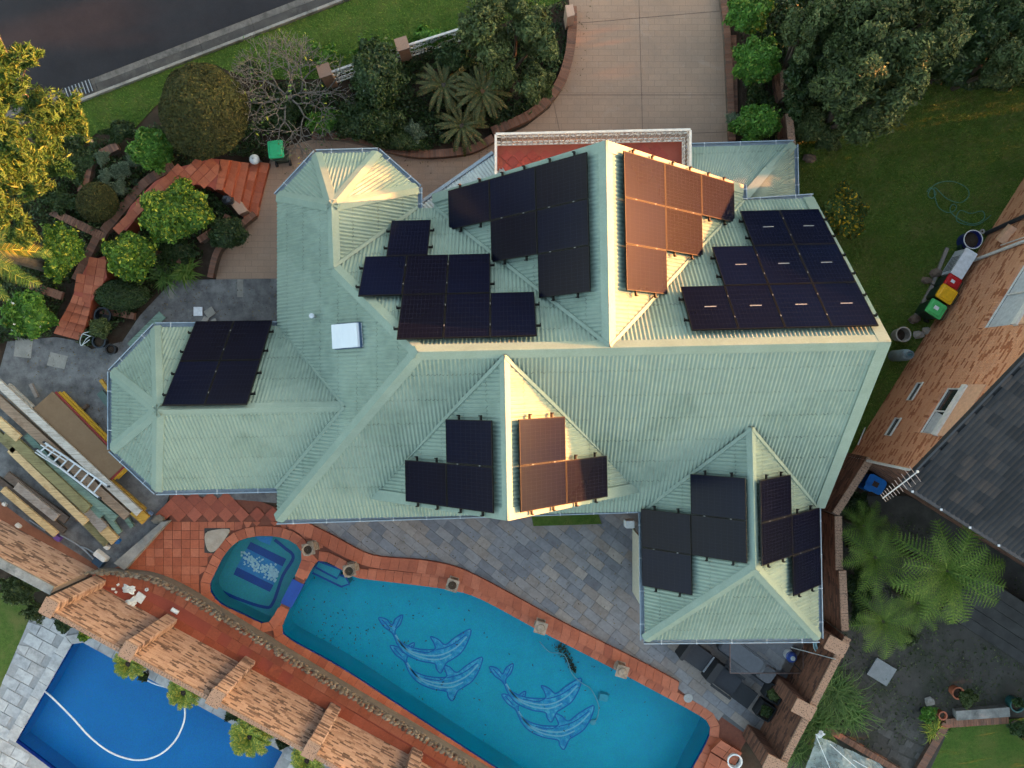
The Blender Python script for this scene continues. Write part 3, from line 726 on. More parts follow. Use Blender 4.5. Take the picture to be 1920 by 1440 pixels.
# valley flashings (narrow folded strips)
for a, b, f in (('B1', 'l1', 'g1l'), ('B1', 'r1', 'g1r'), ('B2', 'L2', 'g2l'), ('B2', 'R2', 'g2r'), ('B3', 'L3', 'g3l'), ('B3', 'R3', 'g3r'),
                ('WB', 'W0', 'w_n'), ('WB', 'W5', 'w_s'), ('TK', 'A4', 't_e')):
    cap(a, b, f, None, .09, .045, "valley_flashing")
# gutters with brackets
MSOF = plain("white_soffit", (.6, .62, .58), .6)
def gutter(a, b, w=.115, dep=.1, brackets=True, mat=None, seamless=0.0):
    a = V[a] if isinstance(a, str) else a; b = V[b] if isinstance(b, str) else b
    e = (b - a).normalized(); o = Vector((e.y, -e.x, 0))
    c = P(900, 700, a.z)
    if o.dot((a + b) / 2 - house_c(a, b)) < 0: o = -o
    mb = MB(); t = .012; a = a - e * seamless; b = b + e * seamless
    up = Vector((0, 0, 1)); z = -.03
    A, B = a + up * z, b + up * z
    mb.quad(A, B, B - up * dep, A - up * dep)                                     # back
    mb.quad(A - up * dep, B - up * dep, B + o * w - up * dep, A + o * w - up * dep)       # bottom
    mb.quad(A + o * w - up * dep, B + o * w - up * dep, B + o * w + up * .0, A + o * w + up * .0)
    mb.bar(A + o * (w + .008), B + o * (w + .008), .03, .022)                      # rolled lip
    g = house.add("gutter", mb, mat or MGUT)
    if brackets:
        n = max(2, int((b - a).length / .92))
        for k in range(n):
            p = a + (b - a) * ((k + .5) / n)
            house.add("gutter_bracket", MB().bar(p - up * .018 - o * .0, p - up * .018 + o * (w + .03), .022, .012), MBRK, g)
    return g
def house_c(a, b):
    m = (a + b) / 2
    best = min(((FC[k] - m).length, k) for k in FC)
    return FC[best[1]]
for a, b in (('A0', 'SW'), ('A0', 'A1'), ('A1', 'A2'), ('A2', 'A3'), ('A3', 'A4'), ('W0', 'W1'), ('W1', 'W2'), ('W2', 'W3'), ('W3', 'W4'), ('W4', 'W5'),
             ('SW', P(1206, 953, EZ)), ('L3', 'M3'), ('M3', 'S3'), ('S3', 'R3'), ('r1', 'NE'), ('A4', 'l1'), ('L1', 'l1'), ('R1', 'r1')):
    gutter(a, b, seamless=.02)
# walls below the eaves
def inset(ps, d):
    out = []; n = len(ps)
    ar = sum(ps[i].x * ps[(i + 1) % n].y - ps[(i + 1) % n].x * ps[i].y for i in range(n)); s = 1 if ar > 0 else -1
    for i in range(n):
        a, b, c = ps[i - 1], ps[i], ps[(i + 1) % n]
        d1 = (b - a).to_2d().normalized(); d2 = (c - b).to_2d().normalized()
        n1 = Vector((-d1.y, d1.x)) * s; n2 = Vector((-d2.y, d2.x)) * s
        bis = (n1 + n2); k = d / max(.3, (1 + n1.dot(n2)) / 2 * 1.0) / 2
        out.append(Vector((b.x + bis.x * k, b.y + bis.y * k, b.z)))
    return out
wall_ring = [V[k] for k in ('A0', 'SW')] + [P(1206, 953, EZ), V['M3'], V['S3'], V['R3'], V['SE'], V['NE'], V['A4'], V['A3'], V['A2'], V['A1']]
house.add("wall", MB().prism(inset(wall_ring, .5), -.02, EZ - .12), MHBR)
house.add("soffit", MB().prism(inset(wall_ring, .03), EZ - .115, EZ - .09), MSOF)
wr2 = [V[k] for k in ('W0', 'W1', 'W2', 'W3', 'W4', 'W5')]
house.add("wall", MB().prism(inset(wr2, .45), -.02, EZ - .12), MHBR); house.add("soffit", MB().prism(inset(wr2, .03), EZ - .118, EZ - .092), MSOF)
for a, b, c in (('L1', 'F1', 'R1'), ('L2', 'F2', 'R2'), ('NE', 'MR', 'SE')):
    s = (V[c] - V[a]).normalized(); mid = (V[a] + V[c]) / 2; o = V[b] - Vector((0, 0, .12))
    inn = (FC['north'] + FC['south']) / 2 - mid; inn.z = 0; inn = inn.normalized() * .25
    house.add("gable_wall", MB().quad(V[a] + s * .2 + inn + Vector((0, 0, -.1)), V[c] - s * .2 + inn + Vector((0, 0, -.1)), o + inn), MSOF)
# skylight and vent pipe
MSKY = N("white_skylight").bsdf((.6, .63, .68), .3, 0, .5)
wf = lambda px, py, lift=0.0: ray_plane(px, py, FC['west'] + FN['west'] * lift, FN['west'])
sk = [wf(621, 609, .17), wf(668, 605, .17), wf(671, 650, .17), wf(623, 654, .17)]
skm = MB(); i = FN['west']
skm.quad(*sk)
for a, b in zip(sk, sk[1:] + sk[:1]): skm.quad(a, b, b - i * .17, a - i * .17)
so = house.add("skylight", skm, MSKY)
fr = MB()
for a, b in zip(sk, sk[1:] + sk[:1]): fr.bar(a - i * .1, b - i * .1, .05, .06, i)
house.add("skylight_frame", fr, plain("dark_blue_frame", (.05, .09, .16), .5), so)
b0 = wf(590, 594); house.add("vent_pipe", MB().tube([b0, b0 + Vector((0, 0, .32))], .05, 10).tube([b0 + Vector((0, 0, .3)), b0 + Vector((0, 0, .38))], .07, 10), MBRK)
# balcony with iron lace railing, verandah roofs below
MTERR0 = mottled("red_tile_bed", (.27, .055, .03), (.32, .07, .042), 2, .55)
BZ = 2.6
bal = [P(931, 274, BZ), P(1279, 266, BZ), P(1290, 420, BZ), P(925, 420, BZ)]
bo = house.add("balcony_floor", MB().prism(bal, BZ - .25, BZ), MTERR0)
house.add("balcony_base", MB().prism([P(960, 300, 0), P(1250, 295, 0), P(1250, 400, 0), P(960, 400, 0)], -.01, BZ - .26), MHBR)
MWH = plain("white_painted_iron", (.58, .555, .51), .5)
def lace(th, a, b, h, mat, parent=None, rail=.07, step=.62):
    """cast iron lace: top and bottom rail, posts, arches and scrolls as real bars"""
    a = Vector(a); b = Vector(b); e = (b - a).normalized(); L = (b - a).length; up = Vector((0, 0, 1))
    th.add("top_rail", MB().bar(a + up * h, b + up * h, rail, .05), mat, parent)
    th.add("bottom_rail", MB().bar(a + up * .06, b + up * .06, .04, .04), mat, parent)
    n = max(2, round(L / step))
    for k in range(n):
        s = L / n; p0 = a + e * (k * s); mb = MB(); nrm = Vector((e.y, -e.x, 0))
        def arc(cx, cz, r, a0, a1, t=.022, m=8):
            pts = [p0 + e * (cx + r * cos(a0 + (a1 - a0) * j / m)) + up * (cz + r * sin(a0 + (a1 - a0) * j / m)) for j in range(m + 1)]
            for q, w in zip(pts, pts[1:]): mb.bar(q, w, .02, t, nrm)
        arc(s * .5, .1, s * .46, 0, pi); arc(s * .5, .1, s * .28, 0, pi)
        arc(0, .1, s * .46, 0, pi / 2); arc(s, .1, s * .46, pi / 2, pi)
        hh = h - .18
        for cx in (.17, .5, .83): arc(s * cx, hh, s * .14, 0, 2 * pi, .02, 10)
        for cx in (.33, .67): arc(s * cx, hh - .18, s * .09, 0, 2 * pi, .02, 8)
        for cx in (.0, .25, .5, .75): mb.bar(p0 + e * s * cx + up * .08, p0 + e * s * cx + up * h, .018, .018)
        mb.bar(p0 + up * (h - .07), p0 + e * s + up * (h - .07), .02, .03)
        mb.bar(p0 + up * (h - .33), p0 + e * s + up * (h - .33), .02, .02)
        th.add("lace_panel", mb, mat, parent)
lace(house, P(931, 273, BZ), P(1279, 265, BZ), 1.17, MWH, bo); lace(house, P(1279, 266, BZ), P(1279, 330, BZ), 1.17, MWH, bo); lace(house, P(931, 274, BZ), P(931, 345, BZ), 1.17, MWH, bo)
MFT = pieces("red_floor_tile", [(0, (.30, .045, .025)), (.5, (.38, .06, .035)), (1, (.26, .045, .03))], .45, 10, (.25, .2, .2), .5)
tq = MB().boxm((0, 0, .01), .27, .27, .02).mesh("floor_tile", MFT)
for ix in range(-3, 26):
    for iy in range(-2, 16):
        c = P(931, 274, BZ) + Vector((ix * .2 + .1, -(iy * .2 + .1), 0))
        if (ix + iy) % 2: continue
        if inpoly(c + Vector((.0, 0, 0)), [bal[0] + Vector((.2, -.2, 0)), bal[1] + Vector((-.2, -.2, 0)), P(1279, 375, BZ) + Vector((-.2, 0, 0)), P(931, 375, BZ) + Vector((.2, 0, 0))]):
            if V['F1'].y - abs(c.x - V['F1'].x) * .05 > 0 and len(bo.children) < 420:
                house.piece("floor_tile", tq, Matrix.Translation(c) @ Matrix.Rotation(pi / 4, 4, 'Z'), bo)
# bullnose verandah (right) and galvanised lean-to (left)
def verandah(poly_out, poly_in, z0, z1, mat, bull=True):
    """corrugated strip: outer edge polyline to inner polyline, each one segment; curved at the outer edge"""
    (a, b), (d, c) = poly_out, poly_in
    L = (b - a).length; n = int(L / .105 * 6); mb = MB(); prof = []
    for j in range(9):
        t = j / 8
        prof.append((t, (z1 - z0) * (sin(t * pi / 2) ** .75 if bull else t)))
    rows = []
    for k in range(n + 1):
        s = k / n; amp = .014 * cos(2 * pi * s * L / .105)
        o = a + (b - a) * s; i_ = d + (c - d) * s
        rows.append([Vector((o.x + (i_.x - o.x) * t, o.y + (i_.y - o.y) * t, z0 + h + amp)) for t, h in prof])
    i0 = len(mb.v)
    for r_ in rows: mb.v += [tuple(p) for p in r_]
    m = len(prof)
    for k in range(n):
        for j in range(m - 1): mb.f.append((i0 + k * m + j, i0 + (k + 1) * m + j, i0 + (k + 1) * m + j + 1, i0 + k * m + j + 1))
    return house.add("verandah_roof", mb, mat, smooth=True)
VZ, VT = 2.2, 3.0
verandah((P(1288, 276, VZ), P(1489, 270, VZ)), (P(1288, 380, VT), P(1398, 368, VT)), VZ, VT, MROOF)
verandah((P(1489, 270, VZ), P(1491, 372, VZ)), (P(1398, 368, VT), P(1398, 376, VT)), VZ, VT, MROOF)
hp = house.add("ridge_cap", MB().bar(P(1489, 270, VZ + .06), P(1440, 318, VT - .12), .26, .03).bar(P(1440, 318, VT - .12), P(1398, 368, VT + .05), .26, .03), MCAP)
gutter(P(1288, 276, VZ), P(1489, 270, VZ)); gutter(P(1489, 270, VZ), P(1491, 372, VZ))
verandah((P(785, 385, VZ), P(925, 288, VZ)), (P(830, 430, VT), P(960, 340, VT)), VZ, VT, MGALV, False)
house.add("gutter", MB().bar(P(783, 384, VZ), P(924, 286, VZ), .1, .1), MGUT)

# ------------------------------------------------------------------ solar panels, each a thing lying on the roof
def cell_mat():
    n = N("solar_cells"); tc = n.n("ShaderNodeTexCoord").outputs["Object"]
    sp = n.n("ShaderNodeSeparateXYZ"); n.l(tc, sp.inputs[0])
    def lines(src, per, wid):
        f = n.math('FRACT', n.math('MULTIPLY', src, 1 / per)); return n.math('LESS_THAN', n.math('ABSOLUTE', n.math('SUBTRACT', f, .5)), wid / per / 2)
    a = lines(sp.outputs[0], .0943, .004); b = lines(sp.outputs[1], .189, .006)
    g = n.math('MAXIMUM', a, b)
    base = n.ramp(n.noise(.6, 3, .5), [(.3, (.0015, .0035, .014)), (.7, (.002, .005, .020))])  # blue of the reflected sky is put into the cell base colour
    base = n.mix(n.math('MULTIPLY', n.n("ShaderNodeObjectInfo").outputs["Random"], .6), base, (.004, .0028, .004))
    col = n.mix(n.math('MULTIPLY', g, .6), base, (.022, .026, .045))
    return n.bsdf(col, .235, 0, .085, n.noise(18, 2, .5), .015, .004)
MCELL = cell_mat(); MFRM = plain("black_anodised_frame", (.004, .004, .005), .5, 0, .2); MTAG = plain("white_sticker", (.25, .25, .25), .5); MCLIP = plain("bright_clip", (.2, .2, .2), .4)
PW, PL = 1.134, 1.722
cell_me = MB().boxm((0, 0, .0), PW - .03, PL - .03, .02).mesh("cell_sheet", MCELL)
fm = MB()
for sx in (-1, 1): fm.boxm((sx * (PW / 2 - .009), 0, -.004), .018, PL, .04)
for sy in (-1, 1): fm.boxm((0, sy * (PL / 2 - .009), -.004), PW - .036, .018, .04)
frame_me = fm.mesh("frame", MFRM)
rail_me = MB().boxm((0, 0, -.055), PW + .012, .045, .05).mesh("rail", MFRM)
raile_me = MB().boxm((0, 0, -.055), .13, .045, .05).boxm((.05, 0, -.02), .03, .06, .05).mesh("rail_end", MFRM)
clip_me = MB().boxm((0, 0, .022), .022, .05, .012).mesh("clamp", MCLIP)
tag_me = MB().boxm((0, 0, .013), .30, .035, .004).mesh("label_strip", MTAG)
ORD = ['first', 'second', 'third', 'fourth']
def array(face, anchor, cells, cdir, desc, rowname, colname, lift=.16, tags=False):
    """anchor: photo pixel of the ridge-side corner of cell (0,0); cells (col,row): col along +-u, row down the slope"""
    n = FN[face]; u = Vector((0, 0, 1)).cross(n).normalized(); up = n.cross(u); p0 = ray_plane(*anchor, FC[face] + n * lift, n)
    if u.dot(Vector(cdir)) < 0: cu = -u
    else: cu = u
    dn = -up; S = set(cells)
    M0 = (u, up, n)
    rows = sorted({r for c, r in cells})
    for c, r in cells:
        ctr = p0 + cu * ((c + .5) * (PW + .012)) + dn * ((r + .5) * (PL + .02))
        nr = sorted(q for q, w in cells if w == r)
        lab = f"black solar panel, {rowname[r]}, {colname(nr.index(c), len(nr))}, {desc}"
        o = link("solar_panel", None); o.matrix_world = frameM(ctr, *M0); tag(o, lab, "solar panel", "solar panels on the roof")
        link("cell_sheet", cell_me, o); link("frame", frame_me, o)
        for sy in (-.24, .24):
            link("rail", rail_me, o).location = (0, sy * PL, 0)
            for sg in (-1, 1):
                has = any(abs(q - (c + sg * (1 if cu == u else -1))) < .51 and w == r for q, w in cells)
                if not has:
                    e = link("rail_end", raile_me, o); e.location = (sg * (PW / 2 + .055), sy * PL, 0)
                    if sg < 0: e.rotation_euler = (0, 0, pi)
                elif sg > 0: link("clamp", clip_me, o).location = (PW / 2 + .006, sy * PL, 0)
        if tags: link("label_strip", tag_me, o).location = (-.05, -.02, 0)
fromR = lambda i, n: f"{ORD[i]} from the right" if n > 1 else "alone in it"
fb = lambda i, n: f"{['front', 'middle', 'rear'][i] if n == 3 else ['front', 'rear'][i]} one" if n > 1 else "its only one"
bf = lambda i, n: f"{['upper', 'lower'][i]} one" if n > 1 else "its only one"
r3 = ['ridge row', 'middle row', 'eave row']
array('north', (1648, 611), [(0, 0), (1, 0), (2, 0), (3, 0), (0, 1), (1, 1), (2, 1), (0, 2), (1, 2)], (-1, 0, 0), "on the upper right slope", r3, fromR, tags=True)
array('north', (1007, 630), [(0, 0), (1, 0), (2, 0), (1, 1), (2, 1), (3, 1), (2.5, 2)], (-1, 0, 0), "left of the big upper gable", r3, fromR)
array('g1l', (1100.8, 284.5), [(0, 0), (1, 0), (2, 0), (0, 1), (1, 1), (0, 2)], (0, -1, 0), "shaded side of the big upper gable", r3, fb)
array('g1r', (1168.7, 282), [(0, 0), (1, 0), (2, 0), (0, 1), (1, 1), (0, 2)], (0, -1, 0), "sunlit side of the big upper gable", r3, fb)
array('g2l', (922.6, 787.8), [(0, 0), (1, 0), (1, 1)], (0, -1, 0), "left side of the lower middle gable", r3, bf)
array('g2r', (972.4, 786.0), [(0, 0), (1, 0), (1, 1)], (0, -1, 0), "right side of the lower middle gable", r3, bf)
array('g3l', (1398.4, 896), [(0, 0), (1, 0), (1, 1), (2, 1)], (0, -1, 0), "left side of the lower right wing", r3, bf)
array('g3r', (1424.4, 900.6), [(0, 0), (1, 0), (1, 1), (2, 1)], (0, -1, 0), "right side of the lower right wing", r3, bf)
array('w_n', (463.5, 758.5), [(0, 0), (1, 0), (0, 1), (1, 1)], (-1, 0, 0), "on the left wing", r3, fromR)
# ------------------------------------------------------------------ brick walls
MTAN = pieces("tan_face_brick", [(0, (.40, .255, .185)), (.3, (.53, .36, .27)), (.5, (.47, .31, .225)), (.64, (.38, .235, .165)), (.76, (.28, .17, .12)), (.82, (.18, .11, .08)), (1, (.13, .08, .06))], .8, 30, (.72, .64, .62), .35, .3, .004)
MRED = pieces("brown_red_brick", [(0, (.16, .075, .045)), (.4, (.22, .105, .065)), (.7, (.13, .062, .04)), (1, (.07, .035, .026))], .85, 30, (.55, .5, .5), .6, .3, .004)
MORG = pieces("orange_face_brick", [(0, (.56, .255, .135)), (.6, (.62, .30, .165)), (.76, (.57, .26, .135)), (.79, (.40, .145, .065)), (1, (.34, .12, .055))], .8, 40, (.85, .8, .78), .3, .3, .004)
MMOR2 = plain("sandy_mortar", (.40, .29, .215), .95, 0, .3, .3, 20)
MMOR3 = plain("brown_mortar", (.13, .09, .07), .95, 0, .3, .3, 20)
MHOLE = N("cored_brick"); _v = MHOLE.n("ShaderNodeTexVoronoi"); _v.inputs["Scale"].default_value = 22; MHOLE.l(MHOLE.pos(), _v.inputs["Vector"])
MHOLE = MHOLE.bsdf(MHOLE.ramp(_v.outputs["Distance"], [(.22, (.04, .026, .02)), (.34, (.27, .165, .11))]), .85)
BL, BH = .24, .086
brick_me = {}
def brick_wall(t, A, B, z0, z1, thick, mat, mortar, cap=300, facing=None, openings=(), parent=None, coping=True, top=None, name="wall_core", ln=None):
    """A, B: base of the face that looks towards the middle of the site. Bricks stand proud of a mortar core.
    top(s): height limit along the wall (gable)"""
    A = Vector((A[0], A[1], 0)); B = Vector((B[0], B[1], 0)); e = (B - A).normalized(); L = (B - A).length
    n = Vector((-e.y, e.x, 0)); fc = Vector(facing) if facing is not None else -((A + B) / 2)
    if n.dot(fc) < 0: n = -n
    up = Vector((0, 0, 1)); core = MB()
    if not openings and top is None:
        core.prism([(p.x, p.y) for p in (A, B, B - n * thick, A - n * thick)], z0, z1)
    else:
        xs = sorted({0, L} | {max(0, min(L, v)) for o in openings for v in o[:2]} | ({L * k / 12 for k in range(13)} if top else set()))
        for s0, s1 in zip(xs, xs[1:]):
            hs = [(o[2], o[3]) for o in openings if o[0] < (s0 + s1) / 2 < o[1]]; zt = (top(s0), top(s1)) if top else (z1, z1)
            cur = z0; segs = []
            for a, b in sorted(hs): segs.append((cur, a)); cur = b
            segs.append((cur, None))
            for a, b in segs:
                q = [A + e * s0 + up * a, A + e * s1 + up * a, A + e * s1 + up * (b if b is not None else zt[1]), A + e * s0 + up * (b if b is not None else zt[0])]
                core.quad(*q); core.quad(*[p - n * thick for p in reversed(q)])
        for o in openings:
            q = [A + e * o[0] + up * o[2], A + e * o[1] + up * o[2], A + e * o[1] + up * o[3], A + e * o[0] + up * o[3]]
            for a, b in zip(q, q[1:] + q[:1]): core.quad(a, b, b - n * thick, a - n * thick)
    t.add(name, core, mortar, parent)
    key = mat.name
    if key not in brick_me: brick_me[key] = MB().boxm((0, 0, 0), BL - .011, .02, BH - .011).mesh("brick", mat)
    lst = []; rows = int((z1 - z0) / BH)
    for j in range(rows):
        s = -(BL / 2 if j % 2 else 0)
        while s < L - .02:
            a, b = max(s, 0), min(s + BL, L); zc = z0 + (j + .5) * BH; s += BL
            if b - a < .05: continue
            if top and zc + BH / 2 > min(top(a), top(b)): continue
            skip = False
            for o in openings:
                if o[2] - .02 < zc < o[3] + .02 and b > o[0] and a < o[1]:
                    if a < o[0] - .05: b = o[0]
                    elif b > o[1] + .05: a = o[1]
                    else: skip = True
            if not skip: lst.append((a, b, zc))
    camp = Vector((0, 0, CAMZ)); M3 = Matrix((e, n, up)).transposed()
    def score(q):
        p = A + e * (q[0] + q[1]) / 2 + up * q[2]
        out = abs(p.x) > 17 * (CAMZ - p.z) / CAMZ or abs(p.y) > 12.7 * (CAMZ - p.z) / CAMZ
        return (out, q[1] - q[0] < .2, (p - camp).length)
    lst.sort(key=score); rest = MB()
    for k, (a, b, zc) in enumerate(lst):
        c = A + e * (a + b) / 2 + up * zc + n * R.uniform(-.002, .002)
        if k < cap:
            M = frameM(c, e, n, up)
            if b - a < BL - .01: M = M @ Matrix.Scale((b - a - .011) / (BL - .011), 4, (1, 0, 0))
            t.piece("brick", brick_me[key], M, parent)
        else: rest.boxm(c, b - a - .011, .02, BH - .011, M3)
    if rest.v: t.add("bricks", rest, mat, parent, kind="stuff")
    if coping and top is None:
        cm = MB().boxm((0, 0, 0), .078, thick + .03, .06).mesh("coping_brick", MHOLE); s = .045
        while s < L:
            p = A + e * s - n * thick / 2 + up * (z1 + .03)
            if abs(p.x) < 17.5 and abs(p.y) < 13: t.piece("coping_brick", cm, frameM(p, e, n, up), parent)
            s += .09
    return A, e, n
def drop(px, py, ztop):            # world xy of a wall-top pixel
    return P(px, py, ztop)
# raised walkway beside the pool and its stone riser
WKZ = .5
wk_edge = PS([(176, 1076), (240, 1080), (282, 1087), (330, 1107), (400, 1148), (600, 1270), (800, 1388), (960, 1484)], WKZ)
wk_poly = wk_edge + PS([(960, 1600), (760, 1480), (560, 1360), (300, 1190), (150, 1110)], WKZ)
wk = T("walkway", "raised terracotta walkway between pool and long brick wall", "paving", P(500, 1230)); tag(wk.o, kind="structure"); del wk.o["category"]
wk.add("walkway_bed", MB().prism([(p.x, p.y) for p in wk_poly], -.01, WKZ - .02), MTERR0)
eds = smooth_path(wk_edge, 5)
strip(wk, eds, .0, -.40, .42, WKZ - .02, WKZ + .012, MTC, name="edge_tile")
wn2 = Vector(((P(600, 1270) - P(300, 1087)).xy.normalized()).to_3d()); wn3 = Vector((-wn2.y, wn2.x, 0))
wkin = [p for p in wk_poly]
wt = MB().boxm((0, 0, 0), .395, .395, .02).mesh("tile", MTCD)
for i in range(-14, 46):
    for j in range(-9, 9):
        c = P(420, 1200, WKZ) + wn2 * (i * .4) + wn3 * (j * .4)
        if abs(c.x) > 16.8 or abs(c.y) > 13 or not inpoly(c, wk_poly) or near(c, eds, .62): continue
        wk.piece("tile", wt, frameM(c + Vector((0, 0, -.012)), wn2, wn3, Vector((0, 0, 1))))
MSTN = pieces("rubble_stone", [(0, (.17, .13, .09)), (.4, (.26, .21, .155)), (.7, (.21, .14, .09)), (.82, (.08, .05, .04)), (1, (.31, .27, .21))], .85, 12, (.5, .5, .45), .5, .5, .01)
rs = T("stone_riser", "low rubble stone wall between pool coping and walkway", "wall", P(560, 1240))
rb = [p - n_ * -.0 for p, n_ in zip(eds, normals2(eds))]
sp_ = resample(eds, .16); sn = normals2(sp_)
core = MB()
for a, b, n1, n2 in zip(sp_, sp_[1:], sn, sn[1:]):
    core.prism([(q.x, q.y) for q in (a + n1 * .005, b + n2 * .005, b + n2 * .11, a + n1 * .11)], -.005, WKZ - .05)
rs.add("mortar", core, plain("pale_mortar", (.17, .145, .115), .95))
def rock(c, r, sq=(1, 1, .7), seed=0, sub=1):
    rr = random.Random(seed); mb = MB(); seg, rings = 7, 4; prof = []
    i0 = 0
    for k in range(rings + 1):
        th = pi * k / rings
        for j in range(seg):
            a = 2 * pi * j / seg + k * .3; q = r * rr.uniform(.8, 1.15)
            mb.v.append((c.x + q * sin(th) * cos(a) * sq[0], c.y + q * sin(th) * sin(a) * sq[1], c.z + q * cos(th) * sq[2]))
    for k in range(rings):
        for j in range(seg):
            q = (j + 1) % seg; mb.f.append((k * seg + j, (k + 1) * seg + j, (k + 1) * seg + q, k * seg + q))
    return mb
for i, (p, n_) in enumerate(zip(sp_, sn)):
    if abs(p.y) > 13.3: continue
    for z in (.08, .22, .36, .44):
        rs.add("stone", rock(p + n_ * .115 + Vector((R.uniform(-.05, .05), R.uniform(-.02, .02), z)), .072 + R.uniform(-.018, .02), (1.1, .7, .75), i * 7 + int(z * 100)), MSTN)
# long tan brick wall with piers
LWT = 3.35
base0, base1 = P(173, 1093, WKZ), P(300, 1162, WKZ)
wd = (base1 - base0).normalized(); wend = base0 + wd * 18.5
lw = T("boundary_wall", "long tan speckled brick wall with piers beside the raised walkway", "wall", base0)
_, we, wnn = brick_wall(lw, base0, wend, WKZ, LWT, .11, MTAN, MMOR2, 300)
def pier(t, s, A, e, n, z0, z1, w=.36, dep=.3, mat=MTAN, mort=MMOR2, chev=True):
    """projecting brick pier: stacked courses with bricks on its three open sides and a sloping top"""
    p = A + e * s; pr = t.add("pier", MB().prism([(q.x, q.y) for q in (p - e * w / 2, p + e * w / 2, p + e * w / 2 + n * dep, p - e * w / 2 + n * dep)], z0, z1 + .06), mort)
    sub = T.__new__(T); sub.loc = t.loc; sub.o = t.o
    mb = MB(); M = Matrix((e, n, Vector((0, 0, 1)))).transposed()
    for j in range(int((z1 - z0) / BH)):
        z = z0 + (j + .5) * BH; h = BH - .011
        if j % 2: mb.boxm(p + n * (dep + .004) + Vector((0, 0, z)), w - .005, .02, h, M)
        else:
            for k in (-1, 1): mb.boxm(p + e * k * w / 4 + n * (dep + .004) + Vector((0, 0, z)), w / 2 - .01, .02, h, M)
        for k in (-1, 1): mb.boxm(p + e * k * (w / 2 + .004) + n * (dep * .5) + Vector((0, 0, z)), .02, dep - .01, h, M)
    if chev:          # zig-zag stack of corner bricks on the sunny side
        for j in range(int((z1 - z0) / .12)):
            z = z0 + .1 + j * .12; mb.boxm(p + e * (w / 2 + .02) + n * (dep * .75) + Vector((0, 0, z)), .05, .17, .06, M @ Matrix.Rotation(.6, 3, 'X'))
    t.add("pier_bricks", mb, mat, pr); t.add("pier_cap", MB().prism([(q.x, q.y) for q in (p - e * (w / 2 + .03) - n * .2, p + e * (w / 2 + .03) - n * .2, p + e * (w / 2 + .03) + n * (dep + .03), p - e * (w / 2 + .03) + n * (dep + .03))], z1 + .062, z1 + .1), MHOLE, pr)
def along(px, py, A, e, z): return (P(px, py, z) - A).dot(e)
A3 = Vector((base0.x, base0.y, 0))
for i, (px, py) in enumerate(((150, 1085), (322, 1158), (465, 1243), (625, 1330), (778, 1415))):
    pier(lw, max(.18, along(px, py, A3, we, WKZ)), A3, we, wnn, WKZ, LWT)
# lower wall on the far left with a concrete capping
lf0, lf1 = P(-40, 953, 0), P(177, 1068, 0)
l2 = T("boundary_wall", "lower tan brick wall with grey capping left of the timber stack", "wall", lf1)
Al, el, nl = brick_wall(l2, lf0, lf1, 0, 2.45, .2, MTAN, MMOR2, 200, coping=False)
l2.add("capping", MB().bar(lf0 - nl * .1 + Vector((0, 0, 2.48)), lf1 - nl * .1 + Vector((0, 0, 2.48)), .28, .07), MCONC)
struct("brick_strip", MB().sheet(PS([(-60, 925), (-60, 1000), (20, 1000), (185, 1085), (186, 1062), (60, 985), (0, 940)]), (), .012), mottled("worn_terracotta", (.20, .075, .04), (.27, .11, .06), 3, .8))
# east boundary wall beside the neighbour, four straight runs, then the wall by the lounge
def run(label, tops, ztop, mat, mort, cap, z0=0.0, thick=.2, piers=()):
    t = T("boundary_wall", label, "wall", P(*tops[0], 0))
    pts = [P(x, y, ztop) for x, y in tops]
    for a, b in zip(pts, pts[1:]):
        n = Vector((-(b - a).y, (b - a).x, 0)).normalized()
        if n.dot(-(a + b) / 2) < 0: n = -n
        n.z = 0; brick_wall(t, a + n * thick / 2, b + n * thick / 2, z0, ztop - .06, thick, mat, mort, cap)
        for s in piers:
            A_, e_ = Vector((a.x, a.y, 0)) + n * thick / 2, (b - a).normalized(); pier(t, s * (b - a).length, A_, e_, n, z0, ztop, .4, .45, mat, mort, False)
    return t
run("red brown brick wall between the house and the neighbour's blue tub", [(1633, 860), (1566, 966)], 1.9, MRED, MMOR3, 200)
run("red brown brick wall running down the right side of the house", [(1572, 968), (1574, 1068)], 1.9, MRED, MMOR3, 150)
run("stepped lower length of brick wall behind the tree ferns", [(1580, 1070), (1585, 1185)], 2.0, MRED, MMOR3, 150)
run("brick wall with thick piers behind the outdoor lounge", [(1590, 1196), (1455, 1458)], 2.25, MRED, MMOR3, 300, piers=(.08, .53, .93))
run("weathered brick garden wall at the right of the driveway shrubs", [(1468, 130), (1474, 180)], .9, MRED, MMOR3, 60)
run("pale topped brick wall beside the green corner verandah", [(1480, 212), (1488, 300)], 1.3, MRED, MMOR3, 80)
# lawn edging in the lower right corner
brick_edge("brick edging along the top of the corner lawn", [(1770, 1352), (1884, 1344)], .3, h=.2)
brick_edge("diagonal brick edging on the left of the corner lawn", [(1768, 1355), (1716, 1445)], .26, h=.2)
brick_edge("diagonal brick edging above the plastic sheeting", [(1542, 1358), (1690, 1445)], .2, h=.35)
